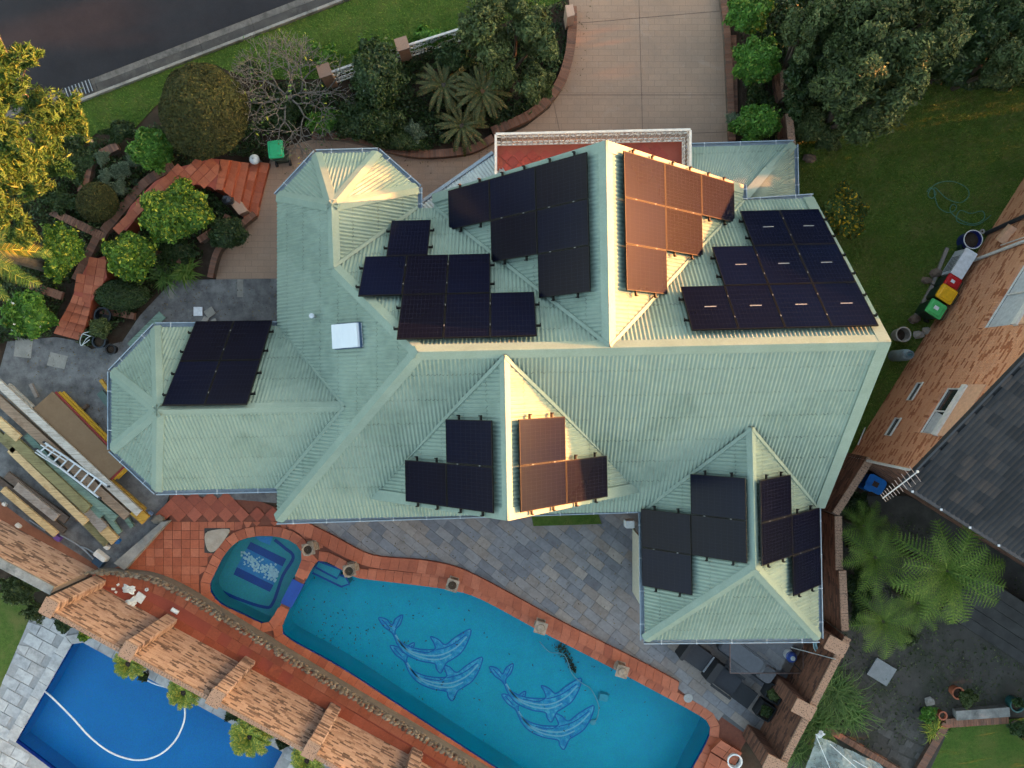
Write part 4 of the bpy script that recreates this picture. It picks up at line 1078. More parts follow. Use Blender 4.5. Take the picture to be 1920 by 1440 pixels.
# ------------------------------------------------------------------ front garden walls, steps and paths on the left
for l, q, w in (("brick bed edging left of the small clipped ball", [(162, 362), (176, 304)], .3), ("short brick edging behind the grey shrubs", [(198, 292), (226, 278)], .28),
                ("long brick edging below the clipped ball shrub", [(106, 400), (205, 448)], .27), ("dark brick edging left of the narrow path", [(188, 450), (150, 525)], .27),
                ("curved brick edging beside the terracotta path", [(203, 435), (240, 390), (280, 345), (330, 315)], .3), ("brick edging left of the lower steps", [(66, 537), (122, 556)], .27),
                ("brick edging beside the round stone planter", [(300, 475), (345, 488)], .3), ("curved brick edging of the paved forecourt", [(400, 520), (412, 475), (440, 440), (480, 405)], .2),
                ("brick edging below the clipped hedge", [(178, 580), (258, 594)], .22), ("sloping brick edging between the two yellow green shrubs", [(380, 452), (420, 425), (432, 408)], .22)):
    brick_edge(l, q, w, h=.3)
fs = T("front_steps", "fan of terracotta steps beside the green bin", "steps", P(450, 350))
lines = [((431, 300), (417, 357)), ((449, 303), (433, 370)), ((467, 305), (450, 383)), ((486, 303), (464, 397)), ((505, 306), (481, 400))]
lines = [((413, 298), (404, 355))] + lines
for k in range(5):
    (a0, a1), (b0, b1) = lines[k], lines[k + 1]; z = .17 * (5 - k)
    fs.add("riser", MB().prism([(p.x, p.y) for p in PS([a0, b0, b1, a1], z)], -.01, z - .02), MTCD)
    for j in range(5):
        l = lambda s, t: P(a0[0] + (a1[0] - a0[0]) * t + ((b0[0] + (b1[0] - b0[0]) * t) - (a0[0] + (a1[0] - a0[0]) * t)) * s, a0[1] + (a1[1] - a0[1]) * t + ((b0[1] + (b1[1] - b0[1]) * t) - (a0[1] + (a1[1] - a0[1]) * t)) * s, z)
        qtile(fs, "tile", [l(0, j / 5), l(1, j / 5), l(1, j / 5 + .2), l(0, j / 5 + .2)], z - .02, z, MTC)
fs.add("riser", MB().prism([(p.x, p.y) for p in PS([(485, 388), (462, 396), (455, 405), (463, 418), (482, 404)], .16)], 0, .16), MTC)
pt = T("garden_path", "terracotta path leading left from the fan steps", "path", P(370, 330, 0)); tag(pt.o, kind="structure"); del pt.o["category"]
pq = PS([(394, 298), (412, 298), (404, 357), (394, 350), (360, 345), (300, 368), (262, 400), (236, 432), (222, 428), (245, 385), (290, 340), (340, 312)], .85)
pt.add("path_bed", MB().prism([(p.x, p.y) for p in pq], -.02, .835), MTERR0)
for i in range(-14, 14):
    for j in range(-14, 14):
        c = P(370, 330, .85) + Vector(((i - j) * .215, (i + j) * .215, 0))
        if inpoly(c, pq): pt.piece("tile", tile_me, Matrix.Translation(c + Vector((0, 0, -.01))) @ Matrix.Rotation(pi / 4, 4, 'Z'))
ls = T("garden_steps", "narrow flight of terracotta steps down to the concrete yard", "steps", P(140, 600))
sl = [((137, 552), (172, 563)), ((131, 567), (169, 578)), ((123, 582), (165, 594)), ((113, 599), (160, 611)), ((106, 612), (155, 625)), ((100, 625), (148, 638))]
for k in range(5):
    (a0, a1), (b0, b1) = sl[k], sl[k + 1]; z = .15 * (5 - k) + .02
    ls.add("riser", MB().prism([(p.x, p.y) for p in PS([a0, a1, b1, b0], z)], -.01, z - .025), MTCD)
    for j in range(3):
        l = lambda s, t: Vector((P(*a0, z).lerp(P(*a1, z), t)).lerp(P(*b0, z).lerp(P(*b1, z), t), s))
        qtile(ls, "tile", [l(0, j / 3), l(0, (j + 1) / 3), l(1, (j + 1) / 3), l(1, j / 3)], z - .025, z, MTC)
p2 = T("garden_path", "short terracotta path above the narrow steps", "path", P(170, 520, 0)); tag(p2.o, kind="structure"); del p2.o["category"]
pq2 = PS([(166, 490), (196, 480), (200, 520), (172, 563), (137, 552), (150, 522)], .78)
p2.add("path_bed", MB().prism([(p.x, p.y) for p in pq2], -.02, .765), MTERR0)
for i in range(-8, 8):
    for j in range(-8, 8):
        c = P(168, 525, .78) + Vector((i * .3 + j * .05, j * .3 - i * .05, 0))
        if inpoly(c, pq2): p2.piece("tile", tile_me, Matrix.Translation(c + Vector((0, 0, -.01))) @ Matrix.Rotation(-.17, 4, 'Z'))
# front fence: brick posts and iron lace panels
fe = T("lace_fence", "white iron lace fence with brick posts along the verge", "fence", P(740, 110))
fpts = [(601, 158), (608, 156), (760, 105), (880, 78)]
def post(px, py, h=1.1, w=.36):
    p = P(px, py, 0); fe.add("post", MB().boxm(p + Vector((0, 0, h / 2)), w, w, h, Matrix.Rotation(.3, 3, 'Z')), pieces("post_brick", [(0, (.36, .19, .11)), (1, (.28, .14, .08))], .8, 18))
    fe.add("post_cap", MB().boxm(p + Vector((0, 0, h + .03)), w + .06, w + .06, .06, Matrix.Rotation(.3, 3, 'Z')), MTAN)
post(622, 156); post(762, 108); post(905, 62)
lace(fe, P(630, 156, 0), P(756, 112, 0), .95, MWH); lace(fe, P(772, 106, 0), P(900, 66, 0), .95, MWH)
single("gate_post", "brick gate post at the top left of the driveway", "post", MB().prism([(p.x, p.y) for p in PS([(1060, 10), (1074, 8), (1078, 28), (1064, 32)], 1.0)], 0, 1.0), MTAN)
# ------------------------------------------------------------------ neighbour's house on the right
NEZ = 5.0
nb = T("neighbour_house", "neighbour's orange brick house with dark tiled roof", "house", P(1750, 700))
B0 = P(1592, 858, 0); wdir = Vector((.53, .848, 0)).normalized(); wout = Vector((-wdir.y, wdir.x, 0))     # wall runs up and right, faces left
WL, RK = 12.0, .49
topf = lambda s: NEZ - .1 + RK * min(s, WL - s)
def wuv(px, py):                   # photo pixel -> (along, height) on the gable wall
    p = ray_plane(px, py, B0, wout); return (p - B0).dot(wdir), p.z
def rect(pts):
    q = [wuv(*p) for p in pts]; return min(a for a, b in q), max(a for a, b in q), min(b for a, b in q), max(b for a, b in q)
w2 = rect([(1727, 811), (1776, 728), (1757, 811), (1809, 728)]); w1 = rect([(1850, 612), (1900, 528), (1960, 480), (1905, 608)])
v1 = rect([(1700, 750), (1719, 717), (1732, 717), (1711, 751)]); v2 = rect([(1658, 816), (1677, 784), (1691, 784), (1670, 817)])
ops = [w2, w1, v1, v2]
A_, e_, n_ = brick_wall(nb, B0, B0 + wdir * WL, 0, topf(WL / 2), .22, MORG, MMOR2 if False else plain("peach_mortar", (.46, .25, .15), .95), 300, facing=wout, openings=ops, coping=False, top=topf)
MGLS = N("dark_window_glass").bsdf((.02, .025, .028), .05, 0, .6); MCUR = plain("white_curtain", (.45, .47, .48), .8); MWF = plain("white_window_frame", (.62, .60, .56), .5)
up = Vector((0, 0, 1))
def W(s, z, o=0.0): return B0 + wdir * s + up * z + wout * o
def window(o, kind):
    s0, s1, z0, z1 = o; wn_ = nb.add("window", MB().quad(W(s0, z0, -.06), W(s1, z0, -.06), W(s1, z1, -.06), W(s0, z1, -.06)), MGLS)
    f = MB(); 
    for a, b in (((s0, z0), (s1, z0)), ((s0, z1), (s1, z1)), ((s0, z0), (s0, z1)), ((s1, z0), (s1, z1))): f.bar(W(*a, -.03), W(*b, -.03), .05, .05)
    if kind != 'vent': f.bar(W((s0 + s1) / 2, z0, -.03), W((s0 + s1) / 2, z1, -.03), .04, .04)
    nb.add("frame", f, MWF, wn_)
    sm = MB(); k = int((s1 - s0 + .1) / .086)
    if kind != 'vent':
        for j in range(k):
            s = s0 - .03 + (j + .5) * .086; nb.add("sill_brick", MB().bar(W(s, z0 - .01, .03), W(s, z0 - .20, .03), .075, .07, wout), MORG, wn_)
        nb.add("shutter_box", MB().bar(W(s0 - .06, z1 + .08, .06), W(s1 + .06, z1 + .08, .06), .22, .12, wout), MWF, wn_)
        nb.add("curtain", MB().quad(W(s0 + .05, z0 + .05, -.056), W(s0 + (.5 if kind == 'a' else .95) * (s1 - s0), z0 + .05, -.056), W(s0 + (.4 if kind == 'a' else .95) * (s1 - s0), z0 + .75 * (z1 - z0), -.056), W(s0 + .05, z0 + .75 * (z1 - z0), -.056)), MCUR, wn_)
    else: nb.add("sill", MB().bar(W(s0, z1, .02), W(s1, z1, .02), .05, .05), MWF, wn_)
window(w2, 'a'); window(w1, 'b'); window(v1, 'vent'); window(v2, 'vent')
MPCH = plain("peach_render", (.60, .34, .21), .8)
nb.add("render_panel", MB().prism([(p.x, p.y) for p in (W(w2[0] - .05, 0, .004), W(w2[1] + .1, 0, .004), W(w2[1] + .1, 0, .05), W(w2[0] - .05, 0, .05))], w2[3] + .16, topf(w2[0] - .05) - .02), MPCH)
nb.add("render_panel", MB().prism([(p.x, p.y) for p in (W(w1[0] - .05, 0, .004), W(w1[1] + .1, 0, .004), W(w1[1] + .1, 0, .05), W(w1[0] - .05, 0, .05))], w1[3] + .16, topf(w1[0]) - .02), MPCH)
# return wall under the gutter
c1 = B0 - wout * 12
brick_wall(nb, B0, c1, 0, NEZ - .1, .2, MRED, MMOR3, 150, facing=-wdir, coping=False)
nb.add("wall_core", MB().quad(B0 + wdir * WL, c1 + wdir * WL, c1 + wdir * WL + up * NEZ, B0 + wdir * WL + up * NEZ).quad(c1, c1 + wdir * WL, c1 + wdir * WL + up * NEZ, c1 + up * NEZ), MRED)
# tiled roof: two slopes, individual concrete tiles
MRT = pieces("charcoal_concrete_tile", [(0, (.010, .011, .014)), (.5, (.017, .0175, .021)), (.85, (.027, .026, .028)), (1, (.040, .032, .030))], .75, 16, (.6, .6, .65), .6, .3, .006)
inw = -wout; RH = NEZ + RK * (WL / 2 + .3)
ov = .25                                   # verge overhang
e0 = B0 + wout * ov - wdir * .45 + up * (NEZ - .2)         # eave corner
sl_d = (wdir + up * RK).normalized(); rn = inw.cross(sl_d).normalized()
rn = rn if rn.z > 0 else -rn
Ls = (WL / 2 + .45) / sl_d.dot(wdir)
slope = nb.add("roof_slope", MB().quad(e0, e0 + inw * 13, e0 + inw * 13 + sl_d * Ls, e0 + sl_d * Ls), plain("roof_underlay", (.02, .02, .022), .9))
e0b = B0 + wout * ov + wdir * (WL + .45) + up * (NEZ - .2); sl2 = (-wdir + up * RK).normalized()
nb.add("roof_slope", MB().quad(e0b, e0b + inw * 13, e0b + inw * 13 + sl2 * Ls, e0b + sl2 * Ls), MRT)
# tile profile
tw, tl_ = .31, .33
def tile_mesh():
    mb = MB(); xs = [i / 10 for i in range(11)]; top, bot = [], []
    for x in xs:
        h = .022 * max(0, sin(x * 2 * pi * 1.0)) + .022 * max(0, sin(x * 2 * pi + pi)); top.append((x * tw * .99, h + .02))
    i0 = 0
    for y, dz in ((-.02, .012), (tl_ + .03, .0)):
        for x, h in top: mb.v.append((x, y, h + dz))
    n = len(top)
    for k in range(n - 1): mb.f.append((k, k + 1, n + k + 1, n + k))
    for x, h in top: mb.v.append((x, -.02, -.005))
    for k in range(n - 1): mb.f.append((2 * n + k, 2 * n + k + 1, k + 1, k))
    return mb.mesh("roof_tile", MRT)
tme = tile_mesh(); cands = []
for r in range(int(Ls / tl_)):
    for c in range(int(12.5 / tw)):
        p = e0 + inw * (c * tw + (.0 if r % 2 else .155)) + sl_d * (r * tl_) + rn * .01
        d = CAMZ - p.z
        cands.append(((abs(p.x) * F / d > 985 or abs(p.y) * F / d > 750), (p.xy).length, p))
cands.sort(key=lambda q: (q[0], q[1])); rest = MB()
for k, (o, _, p) in enumerate(cands):
    M = frameM(p, inw, sl_d, rn)
    if k < 300: nb.piece("roof_tile", tme, M @ Matrix.Rotation(R.uniform(-.012, .012), 4, 'X'), slope)
    elif k < 900: rest.boxm(p + inw * tw / 2 + sl_d * tl_ / 2 + rn * .02, tw * .97, tl_, .04, Matrix((inw, sl_d, rn)).transposed())
if rest.v: nb.add("roof_tiles", rest, MRT, slope, kind="stuff")
MBAR = plain("dark_grey_barge", (.03, .032, .037), .5)
nb.add("barge_board", MB().bar(e0 + up * .02, e0 + sl_d * Ls + up * .02, .06, .2), MBAR)
nb.add("gutter", MB().bar(e0 - wdir * .06 + up * -.02, e0 - wdir * .06 + inw * 13 - up * .02, .13, .12), MBAR)
for k in range(7):
    p = e0 - wdir * .1 + inw * (.35 + k * .95) + up * .06; nb.add("gutter_bracket", MB().boxm(p, .06, .06, .03), MBRK)
nb.add("soffit", MB().quad(e0 - up * .12, e0 - up * .12 + sl_d * Ls, e0 - up * .12 + sl_d * Ls + inw * .5, e0 - up * .12 + inw * .5), MPCH)
# pipes on the gable wall
def pipe(name, a, b, r, mat, o=.07):
    q = [W(*wuv(*p), o) for p in (a, b)]; return nb.add(name, MB().tube(q, r, 10), mat)
pipe("waste_pipe", (1830, 490), (1990, 430), .055, MWF); pipe("conduit", (1880, 462), (1990, 425), .02, MWF); pipe("downpipe", (1846, 444), (1990, 380), .07, MBAR, .1)
mb_ = nb.add("meter_box", MB().bar(W(*wuv(1880, 457), .12), W(*wuv(1905, 428), .12), .3, .22, wout), MPCH); pipe("conduit", (1627, 800), (1612, 836), .02, MWF)
# mast and aerial: a vertical pole at the corner of the house
an = T("tv_antenna", "white mast with a many armed television aerial at the roof corner", "antenna", P(1590, 850, 0) - wdir * .15 + wout * .1)
mp = an.loc.copy(); MAL = plain("bright_aluminium", (.62, .62, .6), .35, .6)
mtop = Vector((mp.x, mp.y, 5.15)); an.add("mast", MB().tube([mp, mtop], .04, 8), MWF)
b1_, b2_ = P(1727, 870, 5.15), P(1661, 920, 5.15); off = mtop - b1_; off.z = 0; b1_ += off; b2_ += off
an.add("boom", MB().tube([b1_, b2_], .017, 6), MAL); bd = (b2_ - b1_).normalized(); bs = Vector((-bd.y, bd.x, 0)); Lb = (b2_ - b1_).length
MCOP = plain("coppery_rod", (.50, .38, .32), .4, .5)
s = .1; k = 0
while s < Lb:
    h = .28 - .16 * (s / Lb); c = b1_ + bd * s; an.add("rod", MB().tube([c - bs * h, c + bs * h], .009, 5), MCOP); s += .165 - .1 * (s / Lb); k += 1
slab = single("concrete_slab", "dark concrete slab at the upper corner of the neighbour's wall", "paving", MB().prism([(p.x, p.y) for p in PS([(1990, 280), (1920, 350), (1892, 385), (1858, 440), (1990, 440)])], -.02, .02), MSTEP)
# ------------------------------------------------------------------ smaller things
Z3 = Vector((0, 0, 1))
def rotz(a): return Matrix.Rotation(a, 3, 'Z')
def local(mb, p, a=0.0, s=1.0):       # move a locally built MB to a place
    M = rotz(a); mb.v = [tuple(Vector(p) + M @ (Vector(q) * s)) for q in mb.v]; return mb
def frustum(w0, d0, w1, d1, z0, z1, b=.06):
    """rounded-rectangle tapered body"""
    mb = MB(); m = 4
    def ring(w, d, z, r):
        out = []
        for cx, cy, a0 in ((1, 1, 0), (-1, 1, pi / 2), (-1, -1, pi), (1, -1, 1.5 * pi)):
            for k in range(m): a = a0 + pi / 2 * k / (m - 1); out.append((cx * (w / 2 - r) + r * cos(a), cy * (d / 2 - r) + r * sin(a), z))
        return out
    A, B = ring(w0, d0, z0, b), ring(w1, d1, z1, b); n = len(A); mb.v = A + B
    for k in range(n): mb.f.append((k, (k + 1) % n, n + (k + 1) % n, n + k))
    mb.f.append(tuple(reversed(range(n)))); mb.f.append(tuple(range(n, 2 * n))); return mb
MBODY = plain("dark_green_plastic", (.012, .035, .02), .45); MBLK = plain("black_rubber", (.012, .012, .013), .6)
def bin_(px, py, a, lid, label, body=None, z=.98, sticker=None, sc=1.0):
    p = P(px, py, z); p.z = 0; t = T("wheelie_bin", label, "bin", p, "wheelie bins")
    t.add("body", local(frustum(.40, .44, .50, .56, .05, .9), p, a, sc), body or MBODY)
    l = frustum(.52, .60, .50, .57, .9, .94); l2 = frustum(.42, .46, .36, .40, .94, .965); i = len(l.v); l.v += l2.v; l.f += [tuple(i + k for k in f) for f in l2.f]
    lo = t.add("lid", local(l, p, a, sc), lid)
    t.add("handle", local(MB().tube([(-.2, -.31, .88), (-.2, -.36, .9), (.2, -.36, .9), (.2, -.31, .88)], .014, 6), p, a, sc), body or MBODY)
    for sx in (-1, 1): t.add("wheel", local(MB().tube([(sx * .20, -.25, .1), (sx * .26, -.25, .1)], .1, 14), p, a, sc), MBLK)
    if sticker: t.add("sticker", local(MB().boxm((.02, .03, .97), .12, .16, .004), p, a, sc), sticker)
MWS = plain("white_sticker_paper", (.68, .7, .72), .6)
wa = math.atan2(wdir.y, wdir.x) - pi / 2
bin_(1757, 579, wa + pi / 2, plain("lime_green_lid", (.07, .42, .12), .4), "green lidded wheelie bin, nearest of three by the brick wall", sticker=MWS)
bin_(1777, 551, wa + pi / 2, plain("yellow_lid", (.72, .38, .01), .4), "yellow lidded wheelie bin between the green and red ones")
bin_(1792, 528, wa + pi / 2, plain("red_lid", (.42, .008, .012), .4), "red lidded wheelie bin beside the pale box unit", sticker=MWS, sc=.86)
bin_(516, 279, .1, plain("emerald_lid", (.02, .36, .14), .4), "lone emerald lidded wheelie bin beside the fan steps")
# outdoor unit, tubs, pots, gas bottle on the neighbour's side
MGRY = plain("pale_grey_metal", (.50, .52, .54), .4)
p = P(1808, 494, .75); p.z = 0; t = T("outdoor_unit", "pale grey metal outdoor unit beside the bins", "air conditioner", p)
a = math.atan2(wdir.y, wdir.x)
t.add("casing", local(frustum(.98, .42, .96, .40, .05, .72, .03), p, a), MGRY); t.add("top_cover", local(frustum(1.0, .44, .99, .43, .725, .755, .03), p, a), plain("white_enamel", (.66, .68, .70), .35))
gr_ = MB()
for k in range(10): gr_.boxm((-.35 + k * .06, .215, .38), .012, .01, .5)
t.add("grille", local(gr_, p, a), MBLK)
for sx in (-.38, .38): t.add("foot", local(MB().boxm((sx, 0, .03), .08, .4, .05), p, a), MBLK)
def tub(name, label, cat, px, py, r, h, mat, inner, taper=.8, rim=None, seg=24, wall=.03, zf=.75):
    p = P(px, py, h); p.z = 0; t = T(name, label, cat, p)
    t.add("body", MB().lathe([(r * taper * .9, .0), (r * taper, .01), (r, h), (r + .015, h + .01), (r - wall, h + .01), (r - wall - .01, h * zf)], p, seg), mat, smooth=False)
    t.add("contents", MB().lathe([(r - wall - .01, h * zf), (r * .5, h * zf + .02), (.01, h * zf + .015)], p, seg), inner)
    if rim: t.add("rim", MB().lathe([(r - .01, h + .005), (r + .02, h + .01), (r + .02, h + .03), (r - .01, h + .03)], p, seg), rim)
    return t
MCEM = mottled("cement_pot", (.24, .22, .19), (.36, .33, .29), 6, .85); MNAVY = plain("navy_glaze", (.012, .02, .14), .3)
tub("tub", "navy blue round tub with white rim beside the neighbour's wall", "tub", 1824, 449, .30, .55, MNAVY, MSOIL, .85, MWF)
tub("pot", "tiny pale pot above the navy tub", "pot", 1842, 434, .07, .14, MCEM, MSOIL)
tub("pot", "round pale cement pot near the gas cylinder", "pot", 1694, 627, .245, .5, MCEM, MSOIL, .8, zf=.35)
tub("pot", "dark pot tucked behind the pale outdoor unit", "pot", 1811, 462, .16, .35, MBODY, MSOIL)
p = P(1706, 665, 1.2); p.z = 0; t = T("gas_cylinder", "tall grey gas cylinder standing at the end of the lawn", "gas cylinder", p)
MGAS = mottled("grey_painted_steel", (.17, .23, .26), (.24, .31, .34), 4, .5, (.12, .13, .13))
t.add("body", MB().lathe([(.16, .0), (.19, .05), (.19, .98), (.17, 1.08), (.10, 1.14), (.01, 1.16)], p, 20), MGAS, smooth=True)
t.add("collar", MB().lathe([(.125, 1.08), (.125, 1.24), (.11, 1.24), (.11, 1.08)], p, 18), MGAS); t.add("valve", MB().tube([p + Z3 * 1.14, p + Z3 * 1.22], .03, 8).tube([p + Vector((-.06, 0, 1.2)), p + Vector((.06, 0, 1.2))], .025, 8), plain("teal_valve", (.03, .13, .14), .5))
t.add("foot_ring", MB().lathe([(.17, -.0), (.17, .06), (.155, .06), (.155, 0)], p, 18), MGAS)
MOLD = pieces("old_grey_timber", [(0, (.20, .17, .15)), (1, (.30, .26, .23))], .85, 20)
for l, a, b in (("long grey plank lying on the lawn, piece nearest the bins", (1709, 606), (1748, 535)), ("long grey plank lying on the lawn, upper piece", (1748, 533), (1776, 465))):
    single("plank", l, "plank", MB().bar(P(*a, .06), P(*b, .06), .11, .08), MOLD)
for i, (px, py, r) in enumerate(((1722, 628, .17), (1738, 620, .16), (1755, 512, .2), (1738, 526, .16), (1716, 598, .2), (1518, 297, .2))):
    single("rock", ["grey cement lump beside the cement pot", "second cement lump against the brick wall", "brown rock above the bins", "brown rock between plank and red bin", "dark rock at the end of the plank", "reddish rock at the verandah corner"][i], "rock",
           rock(P(px, py, .08), r, (1.2, .9, .6), 40 + i), MCEM if i < 2 else mottled(f"rock_{i}", (.10, .07, .05), (.17, .12, .09), 5, .9))
def hose(name, label, pts, z, r, mat, n=8, cat="hose"):
    ps = smooth_path([P(x, y, z + (R.uniform(0, .02))) for x, y in pts], n); return single(name, label, cat, MB().tube(ps, r, 6), mat, smooth=True)
MHG = plain("green_hose", (.07, .20, .14), .45); MHB = plain("pale_blue_hose", (.30, .48, .52), .4)
hose("garden_hose", "tangled green garden hose lying on the side lawn", [(1738, 360), (1745, 352), (1755, 362), (1748, 372), (1740, 364), (1755, 345), (1785, 340), (1812, 352), (1816, 368), (1800, 380), (1775, 372), (1752, 352), (1758, 385), (1775, 398), (1790, 395), (1793, 386), (1785, 384), (1782, 396), (1800, 412), (1825, 420), (1845, 410), (1842, 396), (1820, 400), (1800, 395), (1795, 415), (1830, 422), (1858, 404)], .03, .014, MHG)
# blue plastic thing in the dark corner
t = T("plastic_tub", "bright blue plastic seat tub in the dark corner by the wall", "tub", P(1633, 905)); MBP = plain("bright_blue_plastic", (.01, .17, .55), .4)
t.add("body", local(frustum(.62, .5, .66, .54, .0, .32, .12), P(1634, 906), -.5), MBP); t.add("recess", local(MB().boxm((0, 0, .325), .2, .18, .012), P(1634, 906), -.5), plain("brown_hole", (.06, .03, .02), .8))
t.add("arm", local(frustum(.3, .2, .28, .18, 0, .42, .05), P(1618, 912), -.5), MBP)
# ------------------------------------------------------------------ timber stack and yard
def grainy(name, stops):
    n = N(name); col = n.ramp(n.rand(), stops); mp = n.n("ShaderNodeMapping"); mp.inputs["Rotation"].default_value = (0, 0, radians(43)); mp.inputs["Scale"].default_value = (1.2, 30, 6)
    n.l(n.pos(), mp.inputs[0]); g = n.noise(1.6, 5, .65, mp.outputs[0], .6)
    col = n.mix(1.0, col, n.ramp(g, [(.3, (.45, .42, .38)), (.55, (1, 1, 1)), (.75, (1.15, 1.1, 1.0))]), 'MULTIPLY')
    st = n.ramp(n.noise(2.2, 6, .75), [(.5, (0, 0, 0)), (.7, (.7, .7, .7))]); col = n.mix(st, col, n.mix(1.0, col, (.5, .45, .4), 'MULTIPLY'))
    return n.bsdf(col, .8, 0, .3, g, .4, .006)
WOOD = {k: grainy("timber_" + k, s) for k, s in dict(
    pine=[(0, (.46, .32, .15)), (1, (.52, .38, .20))], olive=[(0, (.19, .17, .08)), (1, (.23, .21, .10))], brown=[(0, (.21, .145, .095)), (1, (.27, .19, .13))], grey=[(0, (.24, .21, .18)), (1, (.29, .25, .22))],
    white=[(0, (.44, .41, .36)), (1, (.52, .49, .44))], sage=[(0, (.13, .21, .17)), (1, (.17, .25, .20))], dark=[(0, (.085, .062, .048)), (1, (.12, .09, .07))], gold=[(0, (.42, .24, .035)), (1, (.46, .28, .05))]).items()}
for lab, a, b, w, z, k in (
    ("long white painted beam along the top of the timber stack", (-20, 702), (262, 962), 14, .62, 'white'), ("brown board beside the white painted beam", (-10, 742), (240, 968), 17, .48, 'brown'),
    ("second brown board half under the white beam", (20, 742), (180, 888), 14, .40, 'brown'), ("broad olive treated beam in the middle of the stack", (12, 812), (166, 955), 18, .5, 'olive'),
    ("yellow pine beam with olive tinge at the left edge", (-15, 778), (36, 822), 15, .56, 'pine'), ("olive beam below the pine one at the left edge", (-12, 806), (30, 845), 14, .45, 'olive'), ("clean yellow pine beam below the olive beam", (20, 842), (162, 980), 14, .45, 'pine'),
    ("weathered grey board below the pine beam", (31, 910), (107, 971), 15, .32, 'grey'), ("dark brown board beneath the grey one", (13, 890), (126, 975), 15, .22, 'dark'), ("bright knotty pine plank lowest in the stack", (6, 917), (106, 1002), 12, .26, 'pine'),
    ("dark plank alongside the knotty pine plank", (-5, 897), (122, 996), 11, .16, 'dark'), ("sage green board under the ladder's left rail", (50, 815), (192, 968), 12, .36, 'sage'), ("wider sage green board under the ladder", (89, 868), (218, 972), 14, .40, 'sage'),
    ("sage green offcut reaching lowest to the right", (190, 953), (226, 999), 9, .22, 'sage'), ("short sage green end near the concrete kerb", (231, 962), (249, 988), 8, .15, 'sage'), ("pale brown board end above the tan one", (163, 955), (196, 992), 18, .34, 'grey'),
    ("tan board end nearest the blue bag", (191, 988), (217, 1014), 18, .30, 'pine'), ("olive board end with a square cut", (160, 976), (202, 1019), 16, .2, 'olive'), ("golden stained beam end at the stack's right tip", (252, 955), (274, 975), 20, .52, 'gold'),
    ("thin pine batten right of the white beam", (205, 898), (272, 956), 8, .3, 'gold'), ("short pale post leaning by the concrete patch", (58, 720), (70, 745), 6, .2, 'grey'), ("white painted board nearest the brown sheets", (16, 722), (62, 765), 9, .4, 'white'),
    ("small yellow batten under the left wing eave", (189, 712), (208, 738), 6, .2, 'gold')):
    single("timber_beam", lab, "timber", MB().bar(P(*a, z), P(*b, z), w * m_px(z), .11 if w < 16 else .14), WOOD[k], "timber stacked in the yard")
MPB = mottled("brown_particleboard", (.155, .095, .05), (.19, .12, .065), 4, .85, None, 50, .3, .003); MYE = plain("yellow_board", (.55, .34, .03), .6); MRE = plain("red_board_edge", (.25, .03, .03), .6)
q = PS([(98, 734), (233, 871), (202, 901), (62, 766)], .62); cc = sum(q, Vector()) / 4
for k in range(7):
    z = .20 + k * .06; sh_ = (P(240, 815) - cc); sh_.z = 0; o = sh_.normalized() * (.05 * (k % 2) + (.03 * (6 - k)))
    single("board_sheet", ["bottom yellow sheet", "second yellow sheet from the bottom", "third yellow sheet from the bottom", "middle yellow sheet", "yellow sheet third from the top", "red edged sheet second from the top", "brown top sheet of particleboard"][k] + " in the board stack",
           "board", MB().prism([((p + o).x, (p + o).y) for p in q], z, z + .05), MPB if k == 6 else (MRE if k == 5 else MYE), "sheets in the board stack")
single("bearer", "timber bearer under the board stack", "timber", MB().bar(P(100, 800, .1), P(165, 760, .1), .1, .19), WOOD['dark']); single("bearer", "lower timber bearer under the board stack", "timber", MB().bar(P(180, 870, .1), P(215, 840, .1), .1, .19), WOOD['brown'])
lz = .68; la = T("ladder", "aluminium step ladder lying on the timber stack", "ladder", P(135, 880, lz - .05)); r1a, r1b, r2a, r2b = P(83, 829, lz), P(204, 912, lz), P(68, 842, lz), P(187, 934, lz)
for a, b in ((r1a, r1b), (r2a, r2b)): la.add("rail", MB().bar(a, b, .06, .05), MAL)
for k in range(9):
    s = .06 + k * .105; la.add("rung", MB().bar(r1a.lerp(r1b, s), r2a.lerp(r2b, s), .05, .03), MAL)
for a, b in ((P(76, 834, lz + .06), P(125, 865, lz + .06)), (P(66, 848, lz + .06), P(110, 876, lz + .06))): la.add("brace", MB().bar(a, b, .035, .03), MAL)
for p in (r1a, r1b, r2b, r2a): la.add("foot", MB().boxm(p, .09, .07, .06), MBLK)
single("concrete_block", "weathered concrete kerb block between yard and pool terrace", "kerb", MB().prism([(p.x, p.y) for p in PS([(213, 1056), (302, 979), (316, 977), (233, 1069)], .3)], 0, .3), MCONC)
single("rubble_pile", "heap of broken stones at the end of the concrete kerb", "rubble", rock(P(298, 975, .1), .22, (1.2, .8, .6), 77), MSTN)
t = T("metal_frame", "bent grey metal frame lying beside the brick strip", "frame", P(165, 1040)); MTUB = plain("dull_steel_tube", (.30, .32, .33), .4, .6)
for pp in ([(113, 1003), (150, 1025), (190, 1062)], [(150, 1025), (165, 1030), (195, 1050)], [(155, 1028), (178, 1052), (186, 1066)], [(55, 975), (85, 995)]): t.add("tube", MB().tube(smooth_path([P(*q, .15) for q in pp], 5), .022, 6), MTUB)
